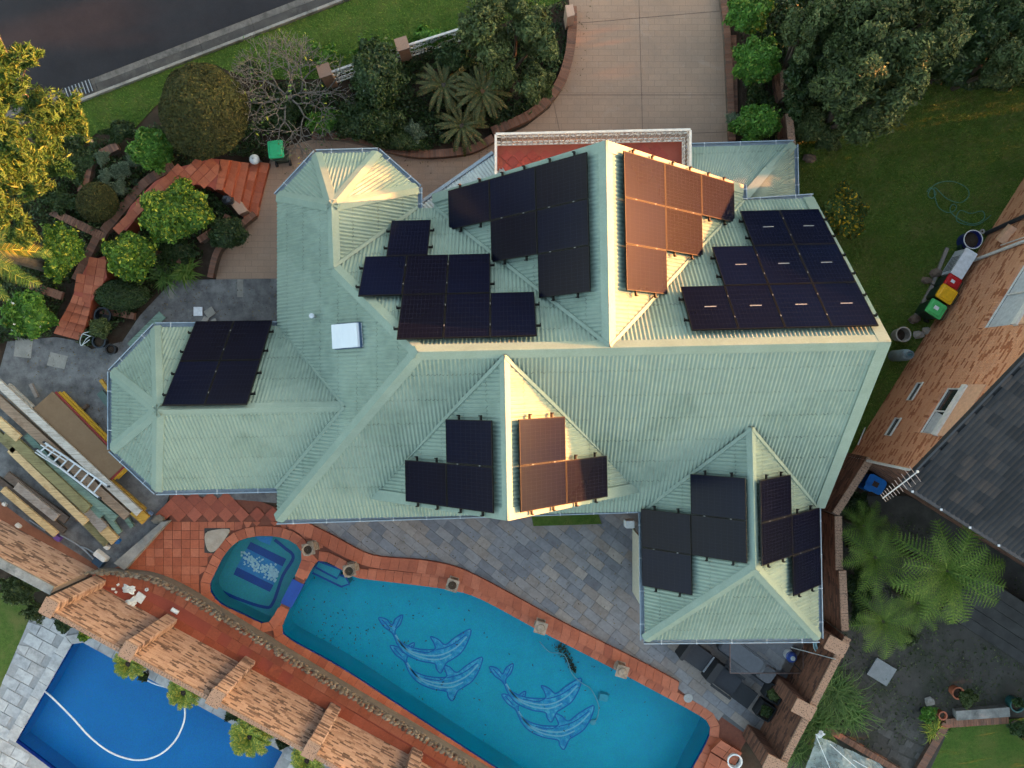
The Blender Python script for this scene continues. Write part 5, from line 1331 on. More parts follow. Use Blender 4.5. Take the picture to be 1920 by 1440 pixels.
for i, (px, py, w, d, h, c, l) in enumerate(((193, 1041, .52, .2, .25, MWF, "white trim offcut leaning at the yard's lower corner"), (188, 1052, .4, .3, .2, plain("navy_sheet", (.02, .05, .09), .5), "dark blue sheet under the white trim"),
        (202, 1025, .2, .16, .12, MWF, "small white box at the end of the olive board"), (110, 1008, .26, .2, .12, plain("purple_cloth", (.12, .06, .25), .8), "purple cloth at the end of the pine plank"), (220, 1012, .26, .2, .14, plain("blue_bag", (.02, .14, .40), .6), "blue bag under the tan board end"),
        (283, 962, .16, .14, .12, plain("blue_white_rag", (.15, .22, .36), .7), "blue and white rag by the golden beam end"), (36, 985, .2, .12, .12, MWF, "white plastic lump on the left brick wall base"), (10, 945, .16, .12, .1, MWF, "white lump left of the knotty plank"))):
    single("offcut", l, "debris", local(frustum(w, d, w * .85, d * .8, 0, h, .03), P(px, py, .02), -.65), c)
# litter on the walkway
MPLS = plain("white_plastic", (.72, .76, .74), .5)
def rag(px, py, w, d, h, label, seed, z=WKZ, name="plastic_sheet", mat=None, ang=0):
    rr = np.random.default_rng(seed); n = 12; mb = MB(); p = P(px, py, z)
    H_ = rr.uniform(0, h, (n, n)); H_ = (H_ + np.roll(H_, 1, 0) + np.roll(H_, 1, 1)) / 3
    for i in range(n):
        for j in range(n):
            x, y = (i / (n - 1) - .5), (j / (n - 1) - .5); rad = sqrt(x * x + y * y); k = 1 - .25 * abs(sin(3 * math.atan2(y, x) + seed)) if rad > .3 else 1
            mb.v.append((x * w * k, y * d * k, .02 + H_[i, j] * (1 - rad)))
    for i in range(n - 1):
        for j in range(n - 1): mb.f.append((i * n + j, (i + 1) * n + j, (i + 1) * n + j + 1, i * n + j + 1))
    return single(name, label, "plastic sheet", local(mb, p, ang), mat or MPLS)
rag(243, 1104, .5, .3, .18, "crumpled pale plastic sheet on the walkway", 3, ang=-.2); rag(246, 1130, .5, .32, .25, "larger white plastic bag against the brick wall", 4, ang=.5)
single("white_board", "white square board beside the plastic bag", "board", local(MB().boxm((0, 0, .03), .3, .3, .04), P(263, 1120, WKZ), -.6), MPLS)
single("white_roll", "white roll lying above the second wall pier", "roll", MB().tube([P(322, 1142, WKZ + .08), P(334, 1149, WKZ + .08)], .07, 12), MPLS)
single("tape_roll", "small white tape roll on the walkway edge", "roll", MB().lathe([(.06, 0), (.06, .06), (.025, .06), (.025, 0)], P(276, 1105, WKZ + .01), 14), MPLS)
for i, (px, py) in enumerate(((213, 1104), (222, 1096), (218, 1110))): single("paper_scrap", ["small white scrap left of the plastic sheet", "tiny white scrap above the others", "lowest white scrap by the wall"][i], "litter", local(MB().boxm((0, 0, .02), .12 - .03 * i, .07, .03), P(px, py, WKZ), .5 * i), MPLS)
# stone slab set in the terrace
single("stone_slab", "pale irregular stone set in a square of the terrace", "stone", MB().prism([(p.x, p.y) for p in smooth_path(PS([(386, 1000), (410, 992), (430, 992), (428, 1002), (405, 1032), (390, 1030)]), 4, True)], .02, .06), mottled("pale_sandstone", (.30, .25, .19), (.40, .35, .28), 5, .85))
single("slate_square", "dark square recess around the pale stone", "paving", MB().prism([(p.x, p.y) for p in PS([(384, 990), (432, 990), (426, 1012), (405, 1038), (384, 1036)])], .004, .034), MSTEP)
# pool urns
MURN = mottled("aged_sandstone", (.26, .20, .14), (.38, .31, .24), 7, .9, (.12, .09, .06))
for i, (px, py, bowl, l) in enumerate(((578, 1030, 1, "stone bowl on a pedestal between spa and pool"), (655, 1070, 1, "stone bowl on a pedestal at the pool entry steps"), (848, 1098, 0, "square stone pool pedestal, third from the spa"), (1014, 1178, 0, "square stone pool pedestal, fourth from the spa"), (1167, 1260, 0, "square stone pool pedestal nearest the lounge"))):
    p = P(px, py, .75); p.z = .03; t = T("pool_pedestal", l, "pedestal", p, "stone pedestals along the pool"); a = -.5 * (i > 1) + .2
    t.add("plinth", local(frustum(.36, .36, .32, .32, 0, .14, .02), p, a), MURN); t.add("shaft", local(frustum(.27, .27, .25, .25, .14, .58, .02), p, a), MURN)
    t.add("cap", local(frustum(.34, .34, .40, .40, .58, .7, .02), p, a), MURN)
    if bowl:
        t.add("bowl", MB().lathe([(.08, .7), (.16, .74), (.20, .84), (.165, .84), (.13, .77)], p, 16), MURN); t.add("soil", MB().lathe([(.14, .775), (.01, .79)], p, 16), MSOIL)
    else: t.add("rosette", MB().lathe([(.14, .7), (.12, .74), (.05, .75), (.01, .74)], p, 12), MURN if i != 2 else MSOIL)
single("skimmer_lid", "round grey skimmer lid in the terrace near the lounge", "lid", MB().lathe([(.155, .0), (.155, .045), (.13, .05), (.01, .052)], P(1290, 1308, .0), 24), mottled("grey_plastic_lid", (.28, .28, .26), (.36, .36, .34), 9, .7))
# hoses and cleaner in the pools
single("pool_hose", "white floating cleaner hose curving across the blue pool", "hose", MB().tube(smooth_path(PS([(84, 1296), (100, 1310), (135, 1345), (170, 1383), (210, 1412), (255, 1425), (295, 1417), (325, 1393), (342, 1362), (347, 1335), (342, 1305)], -.1), 6), .03, 8), MPLS, smooth=True)
single("pool_hose", "short white hose end under the second palm", "hose", MB().tube(smooth_path(PS([(274, 1274), (290, 1282), (318, 1290)], -.1), 6), .028, 8), MPLS, smooth=True)
single("pool_hose", "thin pale hose lying on the turquoise pool floor", "hose", MB().tube(smooth_path(PS([(1012, 1203), (1030, 1222), (1058, 1228), (1072, 1262), (1090, 1280), (1108, 1292), (1122, 1322), (1120, 1345), (1112, 1356)], -1.3), 6), .018, 6), MHB, smooth=True)
single("pool_cleaner", "pale square pool cleaner on the turquoise floor", "pool cleaner", local(frustum(.36, .3, .3, .24, 0, .18, .05), P(1131, 1305, -1.43), -.2), plain("aqua_plastic", (.10, .42, .48), .5))
single("floor_outlet", "round pale outlet at the end of the pool hose", "outlet", MB().lathe([(.1, 0), (.1, .03), (.05, .04), (.01, .04)], P(1112, 1354, -1.43), 14), plain("pale_aqua", (.18, .48, .52), .5))
# fallen leaves at the bottom of the pool
lv = []; 
for k in range(400):
    px, py = R.choice(((600, 1180, 60, 60), (640, 1210, 70, 45), (760, 1180, 170, 70), (1000, 1280, 200, 60)))[:2] if False else (R.gauss(640, 60), R.gauss(1180, 45)) if k < 170 else (R.uniform(560, 1250), R.uniform(1090, 1400))
    p = P(px, py, -1.42)
    if inpoly(p, POOL): lv.append(p)
m = MB()
for p in lv:
    a = R.uniform(0, pi); s = R.uniform(.015, .055); d = Vector((cos(a), sin(a), 0)); e = Vector((-d.y, d.x, 0)); m.quad(p - d * s, p - e * s * .4, p + d * s, p + e * s * .4)
for k in range(260):
    t_ = R.random(); p = P(1048 + 30 * t_ + R.gauss(0, 5 * (1 - t_) + 2), 1208 + 50 * t_ + R.gauss(0, 3), -1.3); a = R.uniform(0, pi); d = Vector((cos(a), sin(a), 0)); e = Vector((-d.y, d.x, 0)); m.quad(p - d * .05, p - e * .015, p + d * .05, p + e * .015)
tag(link("sunken_leaves", m.mesh("sunken_leaves", pieces("rotting_leaf", [(0, (.04, .05, .02)), (1, (.14, .10, .03))]))), "brown leaves sunk on the turquoise pool floor", "leaves", None, "stuff")
# ------------------------------------------------------------------ outdoor lounge under the lower right wing
MCHG = plain("charcoal_fabric", (.028, .032, .04), .85); MDK = plain("dark_wicker", (.014, .017, .021), .7); MSEAT = plain("slate_grey_cushion", (.085, .09, .105), .9); MSE2 = plain("light_grey_cushion", (.13, .13, .14), .9)
a = -radians(36)
p = P(1403, 1238, .5); p.z = .02; t = T("daybed", "long grey daybed with pale pillow beside the planters", "daybed", p)
t.add("base", local(frustum(2.0, .62, 2.05, .68, 0, .30, .1), p, a), MDK); t.add("mattress", local(frustum(1.55, .6, 1.5, .54, .305, .5, .14), p + rotz(a) @ Vector((-.25, 0, 0)), a), MSEAT); t.add("pillow", local(frustum(.5, .58, .44, .5, .31, .57, .12), p + rotz(a) @ Vector((.78, 0, 0)), a), MSE2)
p = P(1302, 1225, .5); p.z = .02; t = T("lounge_chair", "dark lounge chair nearest the house corner", "chair", p)
t.add("seat", local(frustum(.8, .7, .76, .66, .1, .42, .06), p + rotz(a) @ Vector((.2, -.05, 0)), a), MCHG); t.add("backrest", local(frustum(.18, .72, .14, .7, .1, .8, .05), p + rotz(a) @ Vector((-.35, -.05, 0)), a), MDK)
t.add("footrest", local(MB().boxm((0, 0, .28), .06, .62, .03), p + rotz(a) @ Vector((.68, -.05, 0)), a), MGRY)
p = P(1360, 1275, .5); p.z = .02; t = T("lounge_chair", "black reclining chair beside the terracotta edge", "chair", p)
t.add("seat", local(frustum(.85, .72, .8, .68, .1, .42, .05), p + rotz(a) @ Vector((.1, 0, 0)), a), MCHG); t.add("backrest", local(frustum(.3, .76, .24, .72, .1, .72, .05), p + rotz(a) @ Vector((-.5, 0, 0)), a), MDK)
for sy in (-.4, .4): t.add("arm", local(MB().boxm((0, sy, .5), .8, .08, .06), p + rotz(a) @ Vector((.1, 0, 0)), a), MDK)
p = P(1395, 1303, .3); p.z = .02; t = T("low_table", "low dark square table below the black chair", "table", p)
t.add("tabletop", local(MB().boxm((0, 0, .3), .7, .62, .04), p, a), MDK)
for sx in (-.3, .3):
    for sy in (-.26, .26): t.add("leg", local(MB().boxm((sx, sy, .14), .05, .05, .28), p, a), MDK)
t = T("glass_table", "glass topped table with thin copper frame by the gutter", "table", P(1436, 1234)); gz = .78; g = PS([(1369, 1207), (1506, 1206), (1506, 1262), (1369, 1262)], gz)
fr = MB()
for a_, b_ in zip(g, g[1:] + g[:1]): fr.bar(a_, b_, .03, .03)
t.add("frame", fr, plain("copper_frame", (.16, .10, .085), .5, .3))
gm = N("clear_glass"); tr_ = gm.n("ShaderNodeBsdfTransparent"); tr_.inputs[0].default_value = (.82, .85, .86, 1); gl_ = gm.n("ShaderNodeBsdfGlossy"); gl_.inputs["Roughness"].default_value = .02; mx = gm.n("ShaderNodeMixShader"); mx.inputs[0].default_value = .07
gm.l(tr_.outputs[0], mx.inputs[1]); gm.l(gl_.outputs[0], mx.inputs[2]); gm.l(mx.outputs[0], gm.out.inputs[0]); MGLASS = gm.m
t.add("glass_top", MB().quad(*[p + Z3 * .018 for p in reversed(g)]), MGLASS)
for p in g: t.add("leg", MB().bar(Vector((p.x * .995, p.y * .995, .02)), Vector((p.x * .995, p.y * .995, gz - .02)), .03, .03), MDK)
for i, (q, l) in enumerate((([(1447, 1282), (1474, 1296), (1458, 1322), (1434, 1306)], "upper dark trough planter behind the daybed"), ([(1433, 1316), (1455, 1330), (1440, 1354), (1418, 1340)], "lower dark trough planter beside the brick wall"))):
    ps = PS(q, .5); t = T("planter", l, "planter", P(*q[0])); c = sum(ps, Vector()) / 4
    for a_, b_ in zip(ps, ps[1:] + ps[:1]): t.add("side", MB().bar(Vector((a_.x, a_.y, .27)), Vector((b_.x, b_.y, .27)), .04, .5), MDK)
    t.add("soil", MB().sheet(ps, (), .42), MSOIL)
p = P(1488, 1236, .6); p.z = .02; t = T("chemical_drum", "white and blue drum standing under the gutter end", "drum", p)
t.add("body", MB().lathe([(.16, 0), (.17, .04), (.17, .42), (.12, .5), (.06, .52)], p, 18), MPLS, smooth=True); t.add("band", MB().lathe([(.174, .3), (.174, .42), (.125, .5), (.08, .515)], p, 18), plain("blue_label", (.02, .08, .38), .5)); t.add("cap", MB().lathe([(.06, .5), (.06, .58), (.01, .58)], p, 12), MPLS)
rag(1512, 1272, .5, .22, .2, "white cloth bag hung against the brick pier", 8, .6, "cloth_bag", MPLS, .9)
def coil(name, label, px, py, r, turns, z, mat, tr=.018):
    c = P(px, py, z); pts = []
    for k in range(turns * 20):
        a_ = 2 * pi * k / 20; rr_ = r * (1 + .12 * sin(k * .37)); pts.append(c + Vector((rr_ * cos(a_) + .03 * sin(k * .13), rr_ * sin(a_) * 1.1, .02 + .02 * (k // 20))))
    return single(name, label, "hose", MB().tube(pts, tr, 6), mat, smooth=True)
coil("hose_coil", "coil of pale blue hose at the house corner", 1545, 1207, .32, 6, .9, MHB, .024); coil("hose_coil", "dark green hose coil at the foot of the brick wall", 1428, 1392, .24, 4, .1, plain("dark_teal_hose", (.05, .14, .14), .5), .02)
single("pole", "thin grey pole lying from the drum to the wall top", "pole", MB().tube([P(1484, 1214, 1.2), P(1567, 1236, 2.3)], .015, 6), MTUB); single("pole", "short pale pole beside the cloth bag", "pole", MB().tube([P(1512, 1285, .8), P(1520, 1305, 1.6)], .018, 6), MTUB)
tub("pot", "white rimmed pot on the lower right pool steps", "pot", 1378, 1428, .24, .4, MPLS, MSOIL, .8, zf=.5)
# plastic sheeting over a frame at the bottom edge
pm = N("cloudy_plastic"); trn = pm.n("ShaderNodeBsdfTransparent"); trn.inputs[0].default_value = (.85, .9, .87, 1); df = pm.n("ShaderNodeBsdfPrincipled"); df.inputs["Base Color"].default_value = (.36, .42, .39, 1); df.inputs["Roughness"].default_value = .3; mx = pm.n("ShaderNodeMixShader")
pm.l(pm.ramp(pm.noise(2.5, 5, .7), [(.35, (.3, .3, .3)), (.7, (.8, .8, .8))]), mx.inputs[0]); pm.l(trn.outputs[0], mx.inputs[1]); pm.l(df.outputs[0], mx.inputs[2]); pm.l(mx.outputs[0], pm.out.inputs[0])
t = T("plastic_tent", "cloudy plastic sheeting draped over poles at the bottom edge", "plastic sheet", P(1590, 1430)); n = 18; mb = MB(); cs = [P(1530, 1378, .9), P(1650, 1432, .8), P(1720, 1520, .7), P(1500, 1480, .4)]
for i in range(n):
    for j in range(n):
        u, v = i / (n - 1), j / (n - 1); p = cs[0].lerp(cs[1], u).lerp(cs[3].lerp(cs[2], u), v); mb.v.append((p.x, p.y, p.z + .35 * sin(pi * u) * sin(pi * v) + .06 * sin(u * 19 + v * 7) + R.uniform(-.02, .02)))
for i in range(n - 1):
    for j in range(n - 1): mb.f.append((i * n + j, i * n + j + 1, (i + 1) * n + j + 1, (i + 1) * n + j))
t.add("sheet", mb, pm.m)
for a_, b_ in (((1556, 1395), (1606, 1440)), ((1530, 1380), (1560, 1450)), ((1600, 1425), (1680, 1470))): t.add("pole", MB().tube([P(*a_, 1.35), P(*b_, 1.3)], .012, 5), MPLS)
rag(1537, 1376, .3, .22, .15, "white knot of plastic at the corner of the sheeting", 12, .9, ang=.7)
# courtyard things
single("slab_lid", "square grey concrete lid in the dark courtyard", "lid", local(MB().boxm((0, 0, .06), .78, .66, .08), P(1651, 1258), -.55), mottled("mid_grey_concrete", (.19, .20, .20), (.25, .26, .26), 6, .8))
single("trough", "long grey concrete trough above the corner lawn", "trough", local(frustum(1.75, .28, 1.8, .32, 0, .3, .03), P(1834, 1332), .07), MCONC)
tub("plant_pot", "terracotta pot with a feathery shrub in the courtyard", "pot", 1797, 1300, .2, .35, MTC, MSOIL); tub("plant_pot", "small terracotta pot beside the yellow bromeliad", "pot", 1768, 1342, .14, .28, MTC, MSOIL); tub("plant_pot", "teal glazed pot at the right edge of the courtyard", "pot", 1908, 1322, .24, .4, plain("teal_glaze", (.02, .09, .085), .3), MSOIL)
tub("plant_pot", "dark pot left of the yellow bromeliad", "pot", 1738, 1338, .16, .3, MDK, MSOIL)
single("rock", "pale stone lying above the yellow bromeliad", "rock", rock(P(1743, 1315, .06), .18, (1.1, .9, .6), 91), MCEM)
# left yard: pots, plant stand, broken tiles
MBLP = plain("blue_black_pot", (.015, .022, .03), .4)
tub("plant_pot", "large empty dark pot below the clipped hedge", "pot", 192, 592, .27, .5, MBLP, MBLK, .75, zf=.5); tub("plant_pot", "dark pot holding a round shrub in the yard", "pot", 185, 640, .22, .35, MBLP, MSOIL); tub("plant_pot", "small black pot right of the potted shrub", "pot", 207, 655, .17, .28, MBLK, MSOIL)
t = T("plant_stand", "white bent wire stand at the foot of the narrow steps", "stand", P(160, 634)); 
for pp in ([(168, 622), (155, 626), (150, 640), (153, 648), (162, 635), (170, 630)], [(153, 648), (168, 637)], [(155, 626), (168, 630)]): t.add("wire", MB().tube(smooth_path([P(*q, .3) for q in pp], 4), .012, 5), MPLS)
for q in ((155, 626), (153, 648), (168, 630)): t.add("leg", MB().tube([P(*q, .3), Vector((P(*q, .3).x, P(*q, .3).y, 0))], .01, 5), MPLS)
for i, (px, py, w, d, a_, c, l) in enumerate(((372, 584, .3, .3, 0, MWS, "white square tile lying on the concrete"), (394, 586, .32, .28, .6, MSLB, "beige square tile beside the white one"), (384, 602, .3, .18, 1.0, MCEM, "broken grey tile piece below the others"), (402, 602, .16, .14, .4, MSLB, "small beige tile fragment"))):
    single("loose_tile", l, "tile", local(MB().boxm((0, 0, .025 + .004 * i), w, d, .03), P(px, py), a_), c)
single("eave_board", "pale green board lying under the left wing's upper eave", "board", MB().bar(P(305, 590, .3), P(245, 650, .3), .3, .05), WOOD['sage'])
single("roof_offcut", "green roofing offcut beside the left wing", "offcut", MB().bar(P(187, 735, .05), P(208, 762, .05), .25, .03), plain("dark_sage", (.08, .13, .11), .6))
# urn, sculpture and pier by the fan steps
p = P(476, 298, .6); p.z = .0; t = T("garden_urn", "pale round lantern at the top of the fan steps", "lantern", p); t.add("stem", MB().lathe([(.12, 0), (.08, .1), (.07, .4)], p, 12), MCEM); t.add("globe", MB().lathe([(.07, .4), (.15, .45), (.17, .55), (.13, .66), (.03, .7)], p, 16), MPLS, smooth=True)
single("step_pier", "low brick pier at the lower left of the fan steps", "pier", MB().prism([(p.x, p.y) for p in PS([(441, 362), (464, 395), (448, 402), (430, 380)], .5)], 0, .5), MTAN)
single("garden_sculpture", "dark lumpy sculpture on the brick pier", "sculpture", rock(P(428, 376, .72), .21, (1, .8, 1.1), 55), plain("dark_bronze", (.035, .037, .045), .35, .3))
# storm drain grate in the road gutter
t = T("drain_grate", "iron drain grate in the gutter near the yellow tree", "drain", P(148, 168)); t.add("frame", MB().boxm(P(148, 168, .0), .95, .45, .02, rotz(.35)), MBLK)
for k in range(8): t.add("bar", MB().boxm(P(148, 168, .02) + rotz(.35) @ Vector((-.42 + k * .12, 0, 0)), .03, .42, .02, rotz(.35)), MTUB)
# side door and small unit under the eave of the house
single("meter_unit", "small white unit against the wall near the turf", "appliance", local(frustum(.3, .26, .28, .24, .5, .95, .03), P(1174, 975, 0), 0), MPLS)
house.add("side_window", MB().boxm(P(1199, 1062, 1.4) + Vector((-.05, 0, 0)), .08, 2.1, 1.9), plain("cream_window_frame", (.55, .52, .40), .5))
# ------------------------------------------------------------------ plants
def unit(a): return a / (np.linalg.norm(a, axis=1, keepdims=True) + 1e-9)
def leaf_mesh(name, pts, nrm, size, asp, mat, fold=.25):
    """one folded rhombus per leaf"""
    n = len(pts); t = unit(np.cross(nrm, rng.normal(size=(n, 3)))); b = np.cross(nrm, t); s = size[:, None] if isinstance(size, np.ndarray) else size
    v = np.empty((n, 4, 3)); v[:, 0] = pts - t * s; v[:, 1] = pts + b * s * asp + nrm * s * fold * .5; v[:, 2] = pts + t * s; v[:, 3] = pts - b * s * asp + nrm * s * fold * .5
    return np_mesh(name, v.reshape(-1, 3), np.arange(n * 4).reshape(-1, 4), mat)
def blob_points(c, rad, n, lump=.3, nl=14, flat=.5, shell=.35, up=.25, seed=0):
    """points spread through the outer volume of a lumpy ellipsoid (upper part favoured)"""
    r = np.random.default_rng(seed + 3); d = unit(r.normal(size=(n, 3))); d[:, 2] = np.abs(d[:, 2]) * np.where(r.random(n) < flat, 1, -.55)
    nl = int(nl * 1.7); dirs = unit(r.normal(size=(nl, 3)) + (0, 0, .3)); amp = r.uniform(.35, 1, nl); k = np.zeros(n)
    for q, a in zip(dirs, amp): k = np.maximum(k, a * np.exp(-((1 - d @ q) / .055)))
    rr = (1 - lump + lump * k) * (1 - shell * r.random(n) ** 2.2) * (1 + (r.random(n) < .07) * r.uniform(0, .16, n) * (lump > .15))
    p = np.array(c) + d * rr[:, None] * np.array(rad)
    nm = unit(d * .6 + np.array((0, 0, up)) + r.normal(size=(n, 3)) * .55); return p, nm
def stems(c, base, k, r0, spread, h, seed):
    rr = random.Random(seed); mb = MB()
    for i in range(k):
        a = 2 * pi * i / k + rr.uniform(-.4, .4); e = Vector((c[0] + cos(a) * spread, c[1] + sin(a) * spread, base.z + h * rr.uniform(.75, 1)))
        m = base.lerp(e, .5) + Vector((rr.uniform(-.1, .1), rr.uniform(-.1, .1), h * .1)); mb.tube(smooth_path([base, m, e], 4), [r0 * (1 - .7 * j / 8) for j in range(9)], 6)
    return mb
LM = {}
def lm(k, *a, **kw):
    if k not in LM: LM[k] = leafy(k, *a, **kw)
    return LM[k]
lm("leaf_citrus", [(0, (.028, .075, .012)), (.5, (.055, .12, .018)), (.78, (.09, .17, .022)), (.9, (.22, .26, .03)), (1, (.42, .38, .05))])
lm("leaf_bright", [(0, (.03, .085, .015)), (.6, (.055, .14, .022)), (.93, (.09, .20, .035)), (1, (.25, .26, .06))])
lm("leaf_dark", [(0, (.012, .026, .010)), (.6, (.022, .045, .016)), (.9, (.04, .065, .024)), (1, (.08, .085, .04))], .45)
lm("leaf_brownclip", [(0, (.018, .022, .008)), (.5, (.032, .038, .012)), (.85, (.05, .05, .014)), (1, (.085, .06, .02))], .7)
lm("leaf_olive", [(0, (.025, .04, .015)), (.6, (.045, .07, .028)), (.9, (.075, .10, .045)), (1, (.13, .14, .07))])
lm("leaf_grey", [(0, (.05, .075, .06)), (.7, (.085, .115, .095)), (1, (.14, .17, .15))], .8)
lm("leaf_gum", [(0, (.020, .055, .012)), (.5, (.036, .082, .018)), (.85, (.06, .11, .024)), (1, (.12, .15, .035))], .6, .3)
lm("leaf_dusk", [(0, (.02, .034, .013)), (.6, (.036, .056, .023)), (.92, (.06, .085, .036)), (1, (.11, .13, .055))], .6)
lm("frond_fern", [(0, (.04, .08, .012)), (.7, (.07, .12, .02)), (1, (.12, .155, .035))], .6, .25, 3, (.75, .8, .6))
lm("frond_cycad", [(0, (.03, .040, .014)), (.6, (.052, .062, .022)), (.88, (.085, .078, .03)), (1, (.17, .09, .035))], .5, .15, 4, (.7, .65, .5))
lm("frond_palm", [(0, (.07, .12, .02)), (.55, (.14, .19, .03)), (.85, (.30, .28, .05)), (1, (.42, .33, .06))], .5, .25, 2, (.7, .75, .6))
lm("strap_leaf", [(0, (.03, .07, .015)), (.7, (.06, .12, .03)), (1, (.12, .18, .06))], .5, .2)
lm("leaf_lemon", [(0, (.02, .045, .012)), (.6, (.04, .07, .016)), (.82, (.07, .10, .02)), (.9, (.32, .20, .012)), (1, (.5, .32, .02))])
MBARK = mottled("brown_bark", (.06, .045, .032), (.11, .085, .062), 6, .9, None, 30, .6, .02); MBARK2 = mottled("grey_bark", (.13, .12, .10), (.20, .185, .16), 5, .85); MPALE = mottled("pale_bark", (.24, .22, .19), (.36, .33, .29), 5, .85, None, 25, .4, .01)
def shrub(label, px, py, rx, ry, h, n, leaf, mat, lump=.3, nl=16, kind="shrub", asp=.5, seed=None, base_z=0.0, low=None, flat=.7, trunk=True, name=None, shell=.35, cat=None, up=.25, blobs=None, group=None, flowers=None):
    """px radii are measured at mid height of the crown"""
    lump = lump * 1.35 if lump > .15 else lump; n = int(n * 1.15)
    seed = seed if seed is not None else int(px * 7 + py); low = .12 * h if low is None else low
    cz = base_z + (h + low) / 2; c = P(px, py, cz + (h - low) * .12); rad = (rx * m_px(cz), ry * m_px(cz), (h - low) / 2); base = Vector((c.x, c.y, base_z))
    t = T(name or kind, label, cat or ("tree" if kind == "tree" else "shrub"), base, group)
    if trunk: t.add("trunk" if kind == "tree" else "stem", stems(c, base, 5 if kind != "tree" else 7, .03 + .012 * h, min(rad[:2]) * .55, (cz - base_z) * 1.15, seed), MBARK)
    cc = np.array((c.x, c.y, cz))
    if blobs:
        P_, N_ = [], []; rr = np.random.default_rng(seed)
        for k in range(blobs):
            a = 2 * pi * k / blobs * 1.618 * 1.0 + rr.uniform(-.5, .5); q = rr.uniform(.15, .72) ** .7; zz = rr.uniform(-.35, .62) * (1 - q * .5)
            o = cc + np.array((cos(a) * q * rad[0], sin(a) * q * rad[1], zz * rad[2])); sc = rr.uniform(.26, .52)
            p, nn = blob_points(o, np.array((rad[0] * sc, rad[1] * sc, max(rad[2] * sc, .25))), n // blobs, .55, 9, flat, .75, up, seed + k * 11); P_.append(p); N_.append(nn)
        p, nn = np.concatenate(P_), np.concatenate(N_)
    else: p, nn = blob_points(cc, rad, n, lump, nl, flat, shell, up, seed)
    p[:, 2] = np.maximum(p[:, 2], base_z + .03)
    o = link("foliage", leaf_mesh("foliage", p - np.array(t.loc), nn, leaf * rng.uniform(.6, 1.35, len(p)), asp, LM[mat]), t.o)
    if flowers:
        k = rng.integers(0, len(p), flowers[0]); q = p[k] + nn[k] * .04; q = q[q[:, 2] > cz]
        link("blossom", leaf_mesh("blossom", q - np.array(t.loc), nn[k][:len(q)], np.full(len(q), flowers[1]), .8, flowers[2]), t.o)
    return t
MWFL = plain("white_petal", (.75, .74, .68), .6)
# --- front garden, upper left
shrub("large clipped dark dome shrub on the verge", 378, 205, 88, 92, 2.9, 42000, .042, "leaf_brownclip", .10, 26, name="clipped_shrub", shell=.16, flat=.8, asp=.55)
shrub("bright green rounded shrub left of the dark dome", 282, 277, 48, 50, 1.7, 7000, .065, "leaf_bright", .34)
shrub("big yellow green citrus bush beside the fan steps", 328, 398, 86, 68, 2.2, 15000, .07, "leaf_citrus", .3, 24)
shrub("yellow flecked citrus bush right of the narrow path", 240, 480, 58, 52, 1.9, 9000, .068, "leaf_citrus", .28, 20)
shrub("citrus bush left of the narrow path", 108, 470, 48, 66, 2.0, 8500, .068, "leaf_citrus", .34, 18)
shrub("leafy bush at the top of the concrete yard", 52, 590, 56, 58, 2.0, 9000, .065, "leaf_bright", .36, 16, flowers=(14, .05, MWFL))
shrub("small clipped brown green ball inside brick edging", 180, 378, 40, 39, 1.3, 14000, .032, "leaf_brownclip", .08, 20, name="clipped_shrub", shell=.14, flat=.85, asp=.55)
shrub("low clipped box hedge below the citrus bush", 226, 553, 56, 31, 1.0, 13000, .032, "leaf_dark", .1, 20, name="clipped_hedge", shell=.2, flat=.85, asp=.55)
shrub("dark small leaved bush by the paved forecourt", 425, 436, 42, 40, 1.3, 8000, .04, "leaf_dark", .25)
for i, (px, py, r, l) in enumerate(((192, 296, 20, "grey green wispy shrub at the top of the brick bed"), (228, 318, 34, "grey green shrub in the middle of the brick bed"), (250, 300, 30, "grey shrub touching the bright green bush"), (222, 352, 26, "lowest grey green shrub beside the clipped ball"), (196, 330, 22, "sparse grey shrub against the brick edging"))):
    shrub(l, px, py, r, r, .7, 1700, .06, "leaf_grey", .5, 12, asp=.16, up=.5, name="grey_shrub")
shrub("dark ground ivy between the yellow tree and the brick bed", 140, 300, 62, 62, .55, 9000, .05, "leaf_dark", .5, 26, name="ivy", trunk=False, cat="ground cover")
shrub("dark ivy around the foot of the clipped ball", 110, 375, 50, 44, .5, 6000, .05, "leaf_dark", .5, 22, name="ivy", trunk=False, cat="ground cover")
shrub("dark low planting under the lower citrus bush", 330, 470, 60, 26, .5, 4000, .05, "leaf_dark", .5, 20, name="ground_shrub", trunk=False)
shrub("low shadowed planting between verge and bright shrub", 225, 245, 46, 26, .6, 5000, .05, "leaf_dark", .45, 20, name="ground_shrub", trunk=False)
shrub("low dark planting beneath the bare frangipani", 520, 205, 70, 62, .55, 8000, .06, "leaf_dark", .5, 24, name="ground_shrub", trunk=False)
shrub("leafy green plant below the frangipani branches", 610, 232, 48, 34, .8, 2600, .11, "leaf_bright", .5, 14, asp=.28, name="ground_shrub", trunk=False)
shrub("fresh green plant with broad leaves on the verge edge", 600, 100, 46, 30, .7, 3000, .08, "leaf_bright", .5, 14, asp=.3, name="ground_shrub", trunk=False, flowers=(5, .06, MWFL))
